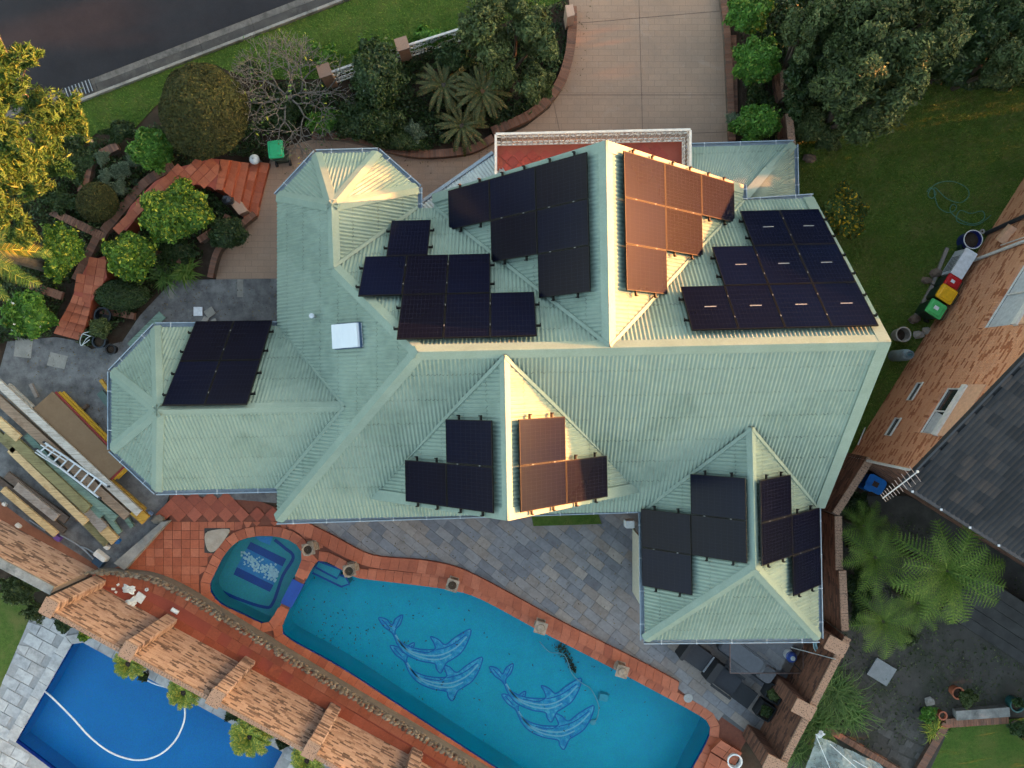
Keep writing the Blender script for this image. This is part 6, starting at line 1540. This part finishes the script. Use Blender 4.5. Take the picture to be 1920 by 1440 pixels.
# --- driveway garden
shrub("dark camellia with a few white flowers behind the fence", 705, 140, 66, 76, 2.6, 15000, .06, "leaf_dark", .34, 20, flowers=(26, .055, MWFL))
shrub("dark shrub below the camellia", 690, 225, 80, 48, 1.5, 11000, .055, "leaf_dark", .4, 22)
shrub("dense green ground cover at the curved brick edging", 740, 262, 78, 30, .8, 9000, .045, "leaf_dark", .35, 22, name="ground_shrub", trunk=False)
shrub("pale flecked low shrub left of the cycads", 775, 248, 28, 36, .8, 2600, .045, "leaf_grey", .45, 12, name="grey_shrub", trunk=False)
shrub("tall dark shrub at the driveway corner", 958, 82, 104, 112, 3.6, 30000, .065, "leaf_olive", .35, 20, blobs=16)
shrub("low green shrub on the verge above the fence", 800, 68, 60, 26, .9, 5000, .06, "leaf_bright", .5, 18, name="ground_shrub", trunk=False)
shrub("low green shrub along the verge left of the fence post", 690, 92, 44, 24, .8, 3600, .06, "leaf_bright", .5, 16, name="ground_shrub", trunk=False)
shrub("small weeds at the corner of the driveway bed", 1000, 180, 44, 44, .35, 1800, .05, "leaf_olive", .6, 14, name="ground_shrub", trunk=False)
# --- right of the driveway
shrub("top clipped green shrub right of the driveway", 1408, 20, 58, 48, 1.9, 8500, .068, "leaf_bright", .36, 18)
shrub("middle green shrub right of the driveway", 1418, 112, 52, 58, 1.9, 9000, .068, "leaf_bright", .34, 18)
shrub("lower green shrub above the corner verandah", 1420, 232, 54, 50, 1.8, 8500, .068, "leaf_bright", .36, 18)
shrub("dark blue green tuft beside the driveway brick edging", 1378, 222, 22, 20, .8, 1300, .09, "leaf_grey", .5, 8, asp=.12, up=.6, name="grass_tuft", trunk=False)
shrub("rounded dark shrub right of the pale topped wall", 1518, 232, 36, 36, 1.6, 6500, .05, "leaf_olive", .2, 18)
shrub("olive shrub at the edge of the side lawn", 1552, 256, 36, 36, 1.3, 5500, .055, "leaf_olive", .4, 16)
shrub("fruiting lemon bush on the side lawn beside the roof corner", 1583, 395, 54, 60, 2.2, 11000, .062, "leaf_lemon", .36, 20)
for i, (px, py, rx, ry, h, l, m) in enumerate(((1640, 165, 110, 100, 6.0, "spreading grey green tree at the top of the side lawn", "leaf_dusk"), (1700, 60, 120, 90, 6.5, "tall grey green tree at the top edge", "leaf_dusk"), (1530, 70, 60, 90, 4.5, "shadowy olive tree between wall and grey green tree", "leaf_olive"),
        (1800, 70, 75, 80, 4.5, "dark tree in the upper right corner", "leaf_dark"), (1900, 90, 60, 95, 5.0, "drooping dark tree at the right edge", "leaf_olive"), (1600, 20, 70, 50, 4.5, "dark tree top beside the driveway shrubs", "leaf_dark"))):
    shrub(l, px, py, rx, ry, h, 24000, .075, m, .4, 9, "tree", blobs=26 if i < 2 else 16, low=.8, asp=.4, shell=.7)
shrub("dark hedge along the top of the side lawn", 1850, 140, 110, 32, 1.6, 11000, .06, "leaf_dark", .4, 26, name="hedge")
# --- sunlit gum tree on the left
gt = T("gum_tree", "tall feathery yellow green tree at the left edge", "tree", P(-60, 300, 0)); P_, N_ = [], []
cl = [(150, 235, 5.0, 40), (105, 235, 5.6, 45), (45, 300, 6.5, 50), (10, 120, 9.0, 46), (55, 105, 8.0, 30), (20, 175, 8.2, 45), (70, 205, 7.0, 60), (130, 205, 6.0, 48), (20, 255, 7.8, 60), (90, 270, 6.0, 55), (20, 330, 7.0, 60), (70, 345, 5.6, 48), (0, 395, 7.2, 50), (-30, 220, 9.0, 60), (-20, 320, 8.0, 60), (40, 440, 5.6, 42), (110, 315, 4.6, 36), (-10, 85, 9.4, 36)]
for i, (px, py, z, r) in enumerate(cl):
    c = P(px, py, z); s = r * m_px(z); s *= 1.15; p, nn = blob_points(c, (s, s, s * .75), 3000, .75, 14, .65, .9, .2, 900 + i); P_.append(p); N_.append(nn)
p, nn = np.concatenate(P_), np.concatenate(N_)
link("foliage", leaf_mesh("foliage", p - np.array(gt.loc), nn, .085 * rng.uniform(.6, 1.4, len(p)), .2, LM["leaf_gum"]), gt.o)
tb = MB(); b0 = gt.loc; tb.tube(smooth_path([b0, b0 + Vector((-.2, .2, 3)), P(-40, 260, 6.5), P(-20, 200, 8.6)], 6), [.22 - .009 * k for k in range(19)], 9)
for (px, py, z, r) in cl[:15]: tb.tube(smooth_path([b0 + Vector((-.2, .2, 2.5 + .2 * R.random())), P((px - 60) / 2, (py + 300) / 2, z * .7), P(px, py, z)], 5), [.09 - .007 * k for k in range(11)], 6)
gt.add("trunk", tb, MBARK)
gt.add("limb", MB().tube([P(172, 265, 2.5), P(110, 222, 4.5), P(45, 178, 6.6), P(18, 115, 7.6), P(-5, 65, 8.2)], [.06, .055, .05, .045, .04], 8), MBARK2, label="pale leaning limb")
# --- frangipani: bare forked branches
fr_ = T("frangipani", "leafless grey branching frangipani beside the dark dome", "tree", P(548, 190, 0)); mb = MB(); tips = []
rr = random.Random(21)
def fork(p, d, L, r, lev):
    e = p + d * L; mb.tube([p, p.lerp(e, .5) + Vector((rr.uniform(-.02, .02), rr.uniform(-.02, .02), 0)), e], [r, r * .93, r * .88], 6)
    if lev == 0: tips.append((e, d)); mb.tube([e, e + d * .05], [r * 1.05, r * .7], 6); return
    k = 3 if rr.random() < .38 else 2; a0 = rr.uniform(0, 2 * pi); u = d.orthogonal().normalized(); w = d.cross(u)
    for i in range(k):
        a = a0 + 2 * pi * i / k; s = rr.uniform(.5, .8); q = (d + (u * cos(a) + w * sin(a)) * s + Vector((0, 0, .12))).normalized(); fork(e, q, L * rr.uniform(.72, .98), r * .76, lev - 1)
for k in range(6):
    a = 2 * pi * k / 6 + .3; fork(fr_.loc + Vector((0, 0, .25)), Vector((cos(a) * 1.0, sin(a) * .9, .6)).normalized(), .52, .042, 6)
mb.tube([fr_.loc, fr_.loc + Vector((0, 0, .4))], [.11, .08], 8); fr_.add("branches", mb, mottled("grey_frangipani_bark", (.115, .10, .085), (.19, .17, .145), 8, .85, None, 30, .3, .01), smooth=True)
q = np.array([tuple(e + d * .04 - fr_.loc) for e, d in tips if rr.random() < .35]); link("leaf_tips", leaf_mesh("leaf_tips", q, unit(rng.normal(size=q.shape) + (0, 0, 1)), .06 * rng.uniform(.6, 1.4, len(q)), .35, LM["leaf_citrus"]), fr_.o)
# --- fronds
def frond_mesh(name, L, droop, nl, ll, lw, mat, rise=.5, curl=0.0, vee=.35, tip=.25, seed=0, bi=False, lead=.5):
    """arching rib with leaflets on both sides, grows along +x; bi: leaflets are themselves toothed"""
    rr = np.random.default_rng(seed); V_, F_ = [], []
    def rib(t): return np.array((L * (t - .12 * t * t * droop), curl * L * t * t, L * (rise * t - droop * t * t)))
    m = 10; 
    for k in range(m):
        a, b = rib(k / m), rib((k + 1) / m); w0 = .022 * (1 - k / m) + .004; i = len(V_); V_ += [a + (0, w0, .01), a - (0, w0, -.01), b - (0, w0, -.01), b + (0, w0, .01)]; F_.append((i, i + 1, i + 2, i + 3))
    for k in range(nl):
        t = .08 + .92 * k / nl; p = rib(t); d = rib(min(1, t + .02)) - rib(t - .02); d /= np.linalg.norm(d); sh = sin(pi * min(1, (t * .9 + .12))) ** .6 if tip else 1; l = ll * (sh * (1 - tip) + tip) * rr.uniform(.88, 1.08)
        for s in (-1, 1):
            e = np.array((d[0] * lead, s * 1.0, vee * .5 + d[2] * lead)); e /= np.linalg.norm(e); wv_ = d * lw
            if not bi:
                i = len(V_); q = p + e * l * .55 + np.array((0, 0, -.02)); V_ += [p - wv_ * .5, q - wv_ * .55, p + e * l + np.array((0, 0, -.18 * l)), q + wv_ * .55, p + wv_ * .5]; F_.append((i, i + 1, i + 2, i + 3)); F_.append((i, i + 3, i + 4, i + 4))
            else:
                nt = 9
                for j in range(nt):
                    tt = (j + .5) / nt; c = p + e * l * tt + np.array((0, 0, -.22 * l * tt * tt)); w = lw * 2.1 * (1 - tt) ** .7 + .008
                    for s2 in (-1, 1):
                        i = len(V_); h = e * l / nt * .42; V_ += [c - h, c + d * s2 * w - h * .2 + np.array((0, 0, .008)), c + d * s2 * w * .9 + h, c + h]; F_.append((i, i + 1, i + 2, i + 3))
    V_ = np.array(V_); q4 = np.array([f if len(f) == 4 else f for f in F_])
    me = bpy.data.meshes.new(name); me.from_pydata(V_.tolist(), [], [tuple(dict.fromkeys(f)) for f in F_]); me.materials.append(mat); me.update(); return me
def crown(t, name, me_list, k, centre, tilt0, tilt1, s0=1.0, s1=1.0, seed=0, parent=None):
    rr = random.Random(seed)
    for i in range(k):
        f = i / max(1, k - 1); a = i * 2.39996 + rr.uniform(-.15, .15)
        o = link(name, rr.choice(me_list), parent or t.o); sc = (s0 + (s1 - s0) * f) * rr.uniform(.92, 1.08)
        o.matrix_local = Matrix.Translation(Vector(centre) - t.loc) @ Matrix.Rotation(a, 4, 'Z') @ Matrix.Rotation(-(tilt0 + (tilt1 - tilt0) * f), 4, 'Y') @ Matrix.Scale(sc, 4)
# cycads
CY = [frond_mesh("frond", 1.12, .45, 40, .115, .022, LM["frond_cycad"], .35, c, .45, .35, 5 + i, lead=.55) for i, c in enumerate((-.05, .04, .1))]
for i, (px, py, z, s, k, l) in enumerate(((905, 172, 1.2, 1.0, 34, "large rusty cycad with brown heart beside the driveway"), (832, 160, .8, 1.0, 28, "darker cycad half hidden behind the rusty one"), (866, 236, .6, .95, 28, "lower cycad at the curved brick edging"))):
    c = P(px, py, z); t = T("cycad", l, "cycad", (c.x, c.y, 0), "cycads beside the driveway")
    t.add("trunk", MB().lathe([(.2, 0), (.24, .2), (.22, z - .1), (.1, z)], t.loc, 12), MBARK); t.add("heart", MB().lathe([(.13, z - .05), (.1, z + .05), (.01, z + .1)], t.loc, 12), plain("rusty_heart", (.16, .075, .035), .9) if i == 0 else MBARK)
    crown(t, "frond", CY, k, (c.x, c.y, z), -.25, .5, s, s * .75, 60 + i)
# tree ferns
TF = [frond_mesh("frond", 2.0, .46, 15, .50, .021, LM["frond_fern"], .42, c, .1, .15, 15 + i, True, lead=.42) for i, c in enumerate((-.06, .05, .1))]
for i, (px, py, z, s, k, l) in enumerate(((1775, 1070, 3.0, 1.0, 17, "largest tree fern in the courtyard below the tiled roof"), (1640, 1045, 2.0, .66, 13, "darker tree fern against the stepped brick wall"), (1655, 1165, 1.6, .66, 13, "bright tree fern above the grey concrete lid"), (1720, 1130, 1.5, .6, 12, "small fern between the two larger ferns"), (1620, 985, 1.3, .5, 12, "dim small fern near the blue tub"))):
    c = P(px, py, z); t = T("tree_fern", l, "tree fern", (c.x, c.y, 0), "tree ferns in the courtyard"); t.add("trunk", MB().lathe([(.14, 0), (.11, z * .5), (.12, z), (.02, z + .06)], t.loc, 10), MBARK)
    crown(t, "frond", TF, k, (c.x, c.y, z), -.12, .55, s, s * .8, 80 + i)
# neighbour's palms along the long wall
MHEART = mottled("dark_palm_heart", (.03, .018, .012), (.06, .04, .03), 12, .9)
NP = [frond_mesh("frond", .62, .55, 20, .13, .022, LM["frond_palm"], .5, c, .5, .4, 25 + i, lead=.6) for i, c in enumerate((-.08, .08))]
for i, (px, py, s, l) in enumerate(((243, 1243, .95, "yellow green sago palm nearest the pool's upper end"), (346, 1297, 1.0, "second sago palm along the long brick wall"), (470, 1380, 1.25, "largest sago palm beside the neighbour's pool"), (577, 1424, 1.0, "sago palm cut by the bottom edge of the picture"))):
    c = P(px, py, .75); t = T("sago_palm", l, "palm", (c.x, c.y, 0), "sago palms beside the neighbour's pool"); t.add("trunk", MB().lathe([(.12, 0), (.15, .3), (.13, .72), (.02, .78)], t.loc, 10), MBARK)
    t.add("heart", MB().lathe([(.17, .66), (.14, .82), (.06, .88), (.01, .88)], t.loc, 10), MHEART); crown(t, "frond", NP, 56, (c.x, c.y, .70), -.3, .8, s * 1.08, s * .9, 120 + i)
shrub("dark green bush at the neighbour's deck corner", 120, 1168, 22, 22, .8, 2600, .05, "leaf_dark", .3, 12); shrub("small yellow green bush beside the blue pool's corner", 158, 1192, 18, 14, .6, 1600, .06, "leaf_citrus", .4, 10)
shrub("dark small shrub below the second wall pier", 268, 1270, 14, 12, .5, 900, .05, "leaf_dark", .4, 8); shrub("dark shrub between the second and third sago palms", 435, 1340, 24, 18, .7, 1700, .05, "leaf_dark", .4, 10); shrub("low dark shrub by the third sago palm", 530, 1395, 20, 14, .6, 1200, .05, "leaf_dark", .4, 10)
shrub("tangled dark hedge at the left edge below the wall", 40, 1105, 62, 34, 1.4, 9000, .05, "leaf_olive", .5, 26, name="hedge"); shrub("straggly shrub left of the pale deck corner", 65, 1145, 40, 30, .9, 3800, .07, "leaf_olive", .6, 14, asp=.2)
# feather palm at the left edge
LP = [frond_mesh("frond", 2.3, .55, 44, .42, .02, LM["frond_palm"], .35, c, .3, .3, 35 + i, lead=.8) for i, c in enumerate((-.1, .12))]
c = P(-35, 470, 4.2); t = T("feather_palm", "feathery palm reaching in from the left edge", "palm", (c.x, c.y, 0)); t.add("trunk", MB().lathe([(.2, 0), (.15, 2), (.14, 4.2), (.02, 4.3)], t.loc, 10), MBARK); crown(t, "frond", LP, 15, c, -.05, .6, .9, .75, 140)
# strappy plants by the lounge wall and other courtyard plants
def strap(label, px, py, rad, h, k, seed, mat="strap_leaf", w=.016, name="strappy_plant", z0=0.0):
    c = P(px, py, z0); t = T(name, label, "plant", c); rr = np.random.default_rng(seed); V_, F_ = [], []; r = rad * m_px(0)
    for i in range(k):
        a = rr.uniform(0, 2 * pi); b = np.array((cos(a), sin(a), 0)); s = np.array((-b[1], b[0], 0)) * w; L = r * rr.uniform(.5, 1.1); hh = h * rr.uniform(.6, 1.1); o = np.array((rr.normal() * r * .18, rr.normal() * r * .18, 0)); pr = None
        for j in range(5):
            f = j / 4; q = o + b * L * f + np.array((0, 0, hh * (1.7 * f - 1.5 * f * f) + .02)); ww = s * (1 - f) + s * .06; i_ = len(V_); V_ += [q - ww, q + ww]
            if j: F_.append((i_ - 2, i_ - 1, i_ + 1, i_))
    link("leaves", np_mesh("leaves", np.array(V_), np.array(F_), LM[mat]), t.o); return t
strap("grassy strap leaved clump right of the lounge wall", 1555, 1290, 62, .9, 420, 1); strap("second strap leaved clump below the first", 1525, 1350, 55, .9, 380, 2); strap("lower strap leaved clump at the plastic sheeting", 1490, 1400, 46, .8, 260, 3); strap("sparse strap leaves over the courtyard edge", 1590, 1335, 52, .7, 160, 4)
strap("glowing yellow green bromeliad beside the corner lawn", 1748, 1366, 26, .4, 160, 5, "frond_palm", .02, "bromeliad"); strap("strappy plant above the concrete yard corner", 310, 515, 36, .5, 130, 6, "strap_leaf", .03); strap("light green strappy plant by the paved forecourt", 352, 508, 34, .5, 120, 7, "frond_fern", .03)
shrub("feathery shrub growing in the courtyard pot", 1815, 1310, 26, 24, .85, 2600, .05, "leaf_olive", .4, 12, base_z=.25, low=.1); shrub("round shrub growing in the dark yard pot", 186, 615, 21, 22, .95, 3400, .04, "leaf_olive", .2, 12, base_z=.3, low=.1)
shrub("low hedge growing in the upper trough planter", 1453, 1302, 15, 14, .35, 1800, .045, "leaf_olive", .3, 12, base_z=.4, low=.02, trunk=False, name="planter_hedge"); shrub("low hedge growing in the lower trough planter", 1437, 1334, 14, 13, .3, 1600, .045, "leaf_dark", .3, 12, base_z=.4, low=.02, trunk=False, name="planter_hedge")
shrub("dark shrubs at the right edge of the corner lawn", 1915, 1368, 28, 24, .8, 2600, .05, "leaf_dark", .4, 12); shrub("plant filling the teal glazed pot", 1910, 1318, 14, 13, .4, 900, .05, "leaf_dark", .4, 10, base_z=.35, low=.02, trunk=False); shrub("green plant left of the yellow bromeliad", 1742, 1340, 22, 20, .7, 1800, .05, "leaf_bright", .4, 10)
shrub("weeds at the foot of the tree fern", 1700, 1195, 34, 20, .3, 1500, .05, "leaf_olive", .6, 12, name="weeds", trunk=False); shrub("undergrowth in the dark corner below the blue tub", 1610, 950, 34, 40, .6, 4200, .06, "leaf_dark", .5, 16, name="undergrowth", trunk=False)
shrub("shadowed undergrowth behind the stepped wall", 1615, 1120, 34, 80, .6, 6000, .06, "leaf_dark", .5, 22, name="undergrowth", trunk=False)
# --- unseen trees added east of the frame to keep the evening sun off the gardens
for i, (x, y, rx, ry, h) in enumerate(((24.0, 12.8, 2.4, 2.6, 9.8), (25.0, 6.6, 2.2, 2.4, 6.7), (23.6, 16.6, 2.6, 2.8, 12.0), (27.5, 2.2, 2.4, 2.3, 6.8), (30, -3.5, 3.2, 3.2, 10.0), (28, -8.5, 3, 3.2, 9.5), (24.5, -13.0, 2.8, 2.8, 8.5), (29, 22.0, 3, 3.4, 13.0), (25.6, 10.4, 1.6, 1.25, 8.0))):
    p = Vector((x, y, 0)); t = T("garden_tree", ["rounded tree beyond the right edge, level with the lawn", "lower tree beyond the right edge, level with the big gable", "tall tree beyond the top right corner", "tree behind the neighbour's tiled roof", "large tree far right behind the neighbour's house", "tree far right below the neighbour's house", "tree beyond the lower right corner", "tall tree far beyond the top right corner", "slim tree beyond the right edge, above the lawn hose"][i], "tree", p, "trees beyond the right edge")
    t.add("trunk", stems((x, y), p, 6, .12, rx * .5, h * .6, i), MBARK)
    q, nn = blob_points((x, y, h * .52), (rx, ry, h * .48), 9000, .3, 18, .6, .6, .2, 500 + i); link("foliage", leaf_mesh("foliage", q - np.array(t.loc), nn, .17 * rng.uniform(.7, 1.3, len(q)), .5, LM["leaf_dark"]), t.o)

# unseen hedges added off the right edge to shade lawn, driveway and courtyard
for i, (y0, y1, h, l) in enumerate(((10.0, 14.5, 5.2, "tall hedge beyond the lawn's far end"), (4.4, 9.4, 4.2, "hedge beyond the side lawn"), (14.6, 20.5, 3.8, "tall hedge beyond the upper right trees"), (-15, -8.5, 3.6, "tall hedge beyond the corner lawn"), (-8.4, -3.0, 4.2, "tall hedge behind the neighbour's garden"))):
    x = 20.6; t = T("tall_hedge", l, "hedge", (x, (y0 + y1) / 2, 0), "hedges beyond the right edge"); n = int(5200 * (y1 - y0) / 5)
    q = np.stack([x + rng.uniform(-.7, .7, n), rng.uniform(y0, y1, n), h * rng.uniform(.02, 1, n) ** .8], 1); nn = unit(rng.normal(size=(n, 3)) + (.3, 0, .3))
    link("foliage", leaf_mesh("foliage", q - np.array(t.loc), nn, .14 * rng.uniform(.7, 1.3, n), .55, LM["leaf_dark"]), t.o)
    t.add("stem", stems((x, (y0 + y1) / 2), Vector((x, (y0 + y1) / 2, 0)), 6, .06, (y1 - y0) * .3, h * .7, i), MBARK)
# low planting that covers the soil of the beds
def cover(name, label, poly, n, size, mat, avoid=(), h=.22, seed=1):
    r = np.random.default_rng(seed); a = np.array([(p.x, p.y) for p in poly]); q = r.uniform(a.min(0), a.max(0), (n, 2)); keep = np.zeros(n, bool); j = len(a) - 1
    def inside(a, q):
        k = np.zeros(len(q), bool); j = len(a) - 1
        for i in range(len(a)):
            k ^= ((a[i, 1] > q[:, 1]) != (a[j, 1] > q[:, 1])) & (q[:, 0] < (a[j, 0] - a[i, 0]) * (q[:, 1] - a[i, 1]) / (a[j, 1] - a[i, 1] + 1e-12) + a[i, 0]); j = i
        return k
    keep = inside(a, q)
    for v in avoid: keep &= ~inside(np.array([(p.x, p.y) for p in v]), q)
    w = np.sin(q[:, 0] * 2.1 + 1) * np.sin(q[:, 1] * 1.7) + .5 * np.sin(q[:, 0] * 5.3) * np.sin(q[:, 1] * 4.7 + 2); keep &= (w + r.normal(size=n) * .35) > -.55
    q = q[keep]; w = w[keep]; z = .02 + h * np.clip(w + .8, .1, 2) * r.random(len(q)); p = np.column_stack([q, z]); nn = unit(r.normal(size=(len(q), 3)) * .7 + (0, 0, .7))
    return tag(link(name, leaf_mesh(name, p, nn, size * r.uniform(.5, 1.5, len(q)), .45, LM[mat])), label, "ground cover", None, "stuff")
stair = PS([(395, 290), (510, 300), (485, 425), (450, 410), (400, 360)]); drv = drive
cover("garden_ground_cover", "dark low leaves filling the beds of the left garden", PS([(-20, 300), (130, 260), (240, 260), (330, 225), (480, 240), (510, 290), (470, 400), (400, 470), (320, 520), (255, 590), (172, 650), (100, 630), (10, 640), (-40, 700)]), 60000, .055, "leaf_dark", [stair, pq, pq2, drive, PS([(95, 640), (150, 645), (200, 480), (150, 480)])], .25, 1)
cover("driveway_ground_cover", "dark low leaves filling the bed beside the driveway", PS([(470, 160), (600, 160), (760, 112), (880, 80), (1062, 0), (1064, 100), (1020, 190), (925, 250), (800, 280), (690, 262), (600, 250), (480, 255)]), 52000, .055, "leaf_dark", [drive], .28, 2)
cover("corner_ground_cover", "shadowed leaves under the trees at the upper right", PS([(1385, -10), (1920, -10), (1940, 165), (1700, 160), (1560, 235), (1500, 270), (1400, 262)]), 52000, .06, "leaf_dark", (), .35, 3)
cover("courtyard_weeds", "moss and weeds in the joints of the courtyard", PS([(1590, 930), (1920, 1060), (1920, 1330), (1600, 1420), (1560, 1250)]), 9000, .035, "leaf_olive", (), .05, 4)
# more crowns that close the upper right corner
for i, (px, py, rx, ry, h, l, m) in enumerate(((1590, 110, 70, 70, 4.0, "dark tree squeezed behind the spreading one", "leaf_dark"), (1745, 120, 70, 60, 4.0, "dusky tree above the side lawn", "leaf_dusk"), (1860, 20, 90, 50, 5.0, "dark tree top cut by the upper edge", "leaf_dark"), (1500, 150, 40, 60, 3.0, "small dark tree beside the weathered wall", "leaf_dark"))):
    shrub(l, px, py, rx, ry, h, 17000, .075, m, .4, 9, "tree", blobs=16, low=.5, asp=.4, shell=.7)
shrub("low green shrub behind the dark dome", 470, 130, 30, 24, .8, 2200, .06, "leaf_dark", .4, 12, name="ground_shrub", trunk=False)
shrub("tangled dark green shrub below the tall driveway shrub", 1010, 150, 44, 44, 2.0, 7000, .06, "leaf_olive", .4, 16); shrub("dark shrub filling the gap left of the tall driveway shrub", 850, 105, 46, 34, 1.6, 7000, .055, "leaf_dark", .4, 16)
# unseen hill ring added as dark horizon for panel reflections, lower towards the sun
hm = MB(); K = 96
for k in range(K):
    a = 2 * pi * k / K; e = 7 + 11 * max(0, min(1, (abs(((a - SUN_AZ + pi) % (2 * pi)) - pi) - .7) / .6)) + 2.5 * sin(a * 7) + 1.5 * sin(a * 17 + 1)
    for r_, z in ((130, -.02), (210, e * .75), (300, e), (390, e * .6)): hm.v.append((r_ * cos(a), r_ * sin(a), z))
for k in range(K):
    q = (k + 1) % K
    for j in range(3): hm.f.append((k * 4 + j, k * 4 + j + 1, q * 4 + j + 1, q * 4 + j))
struct("hills", hm, mottled("wooded_hill", (.02, .032, .014), (.04, .055, .024), .08, .95, None, 1.5, .6, .5))

# fallen leaves and grit on the paved areas
for nm, l, poly, n_, z in (("fallen_leaves", "scattered dry leaves on the slate patio and terrace", PS([(545, 985), (1200, 985), (1205, 1190), (1420, 1340), (1280, 1270), (900, 1070), (690, 1030)]), 260, .035), ("yard_litter", "scattered leaves and grit on the concrete yard", PS([(20, 650), (250, 620), (330, 530), (520, 530), (520, 600), (200, 700), (190, 860), (60, 720)]), 420, .015), ("driveway_litter", "scattered leaves along the driveway edges", PS([(520, 300), (600, 270), (900, 300), (1070, 120), (1075, 0), (1110, 0), (1090, 150), (960, 260), (800, 330), (540, 480)]), 320, .012)):
    m = MB(); k = 0; xs = [p.x for p in poly]; ys = [p.y for p in poly]
    while k < n_:
        p = Vector((R.uniform(min(xs), max(xs)), R.uniform(min(ys), max(ys)), z))
        if inpoly(p, poly):
            a = R.uniform(0, pi); s_ = R.uniform(.012, .045); d = Vector((cos(a), sin(a), R.uniform(-.2, .2))); e = Vector((-d.y, d.x, .1)); m.quad(p - d * s_, p - e * s_ * .4, p + d * s_, p + e * s_ * .4)
            k += 1
    tag(link(nm, m.mesh(nm, pieces("dry_leaf_" + nm, [(0, (.05, .035, .015)), (.5, (.11, .075, .03)), (1, (.22, .17, .07))]))), l, "leaves", None, "stuff")
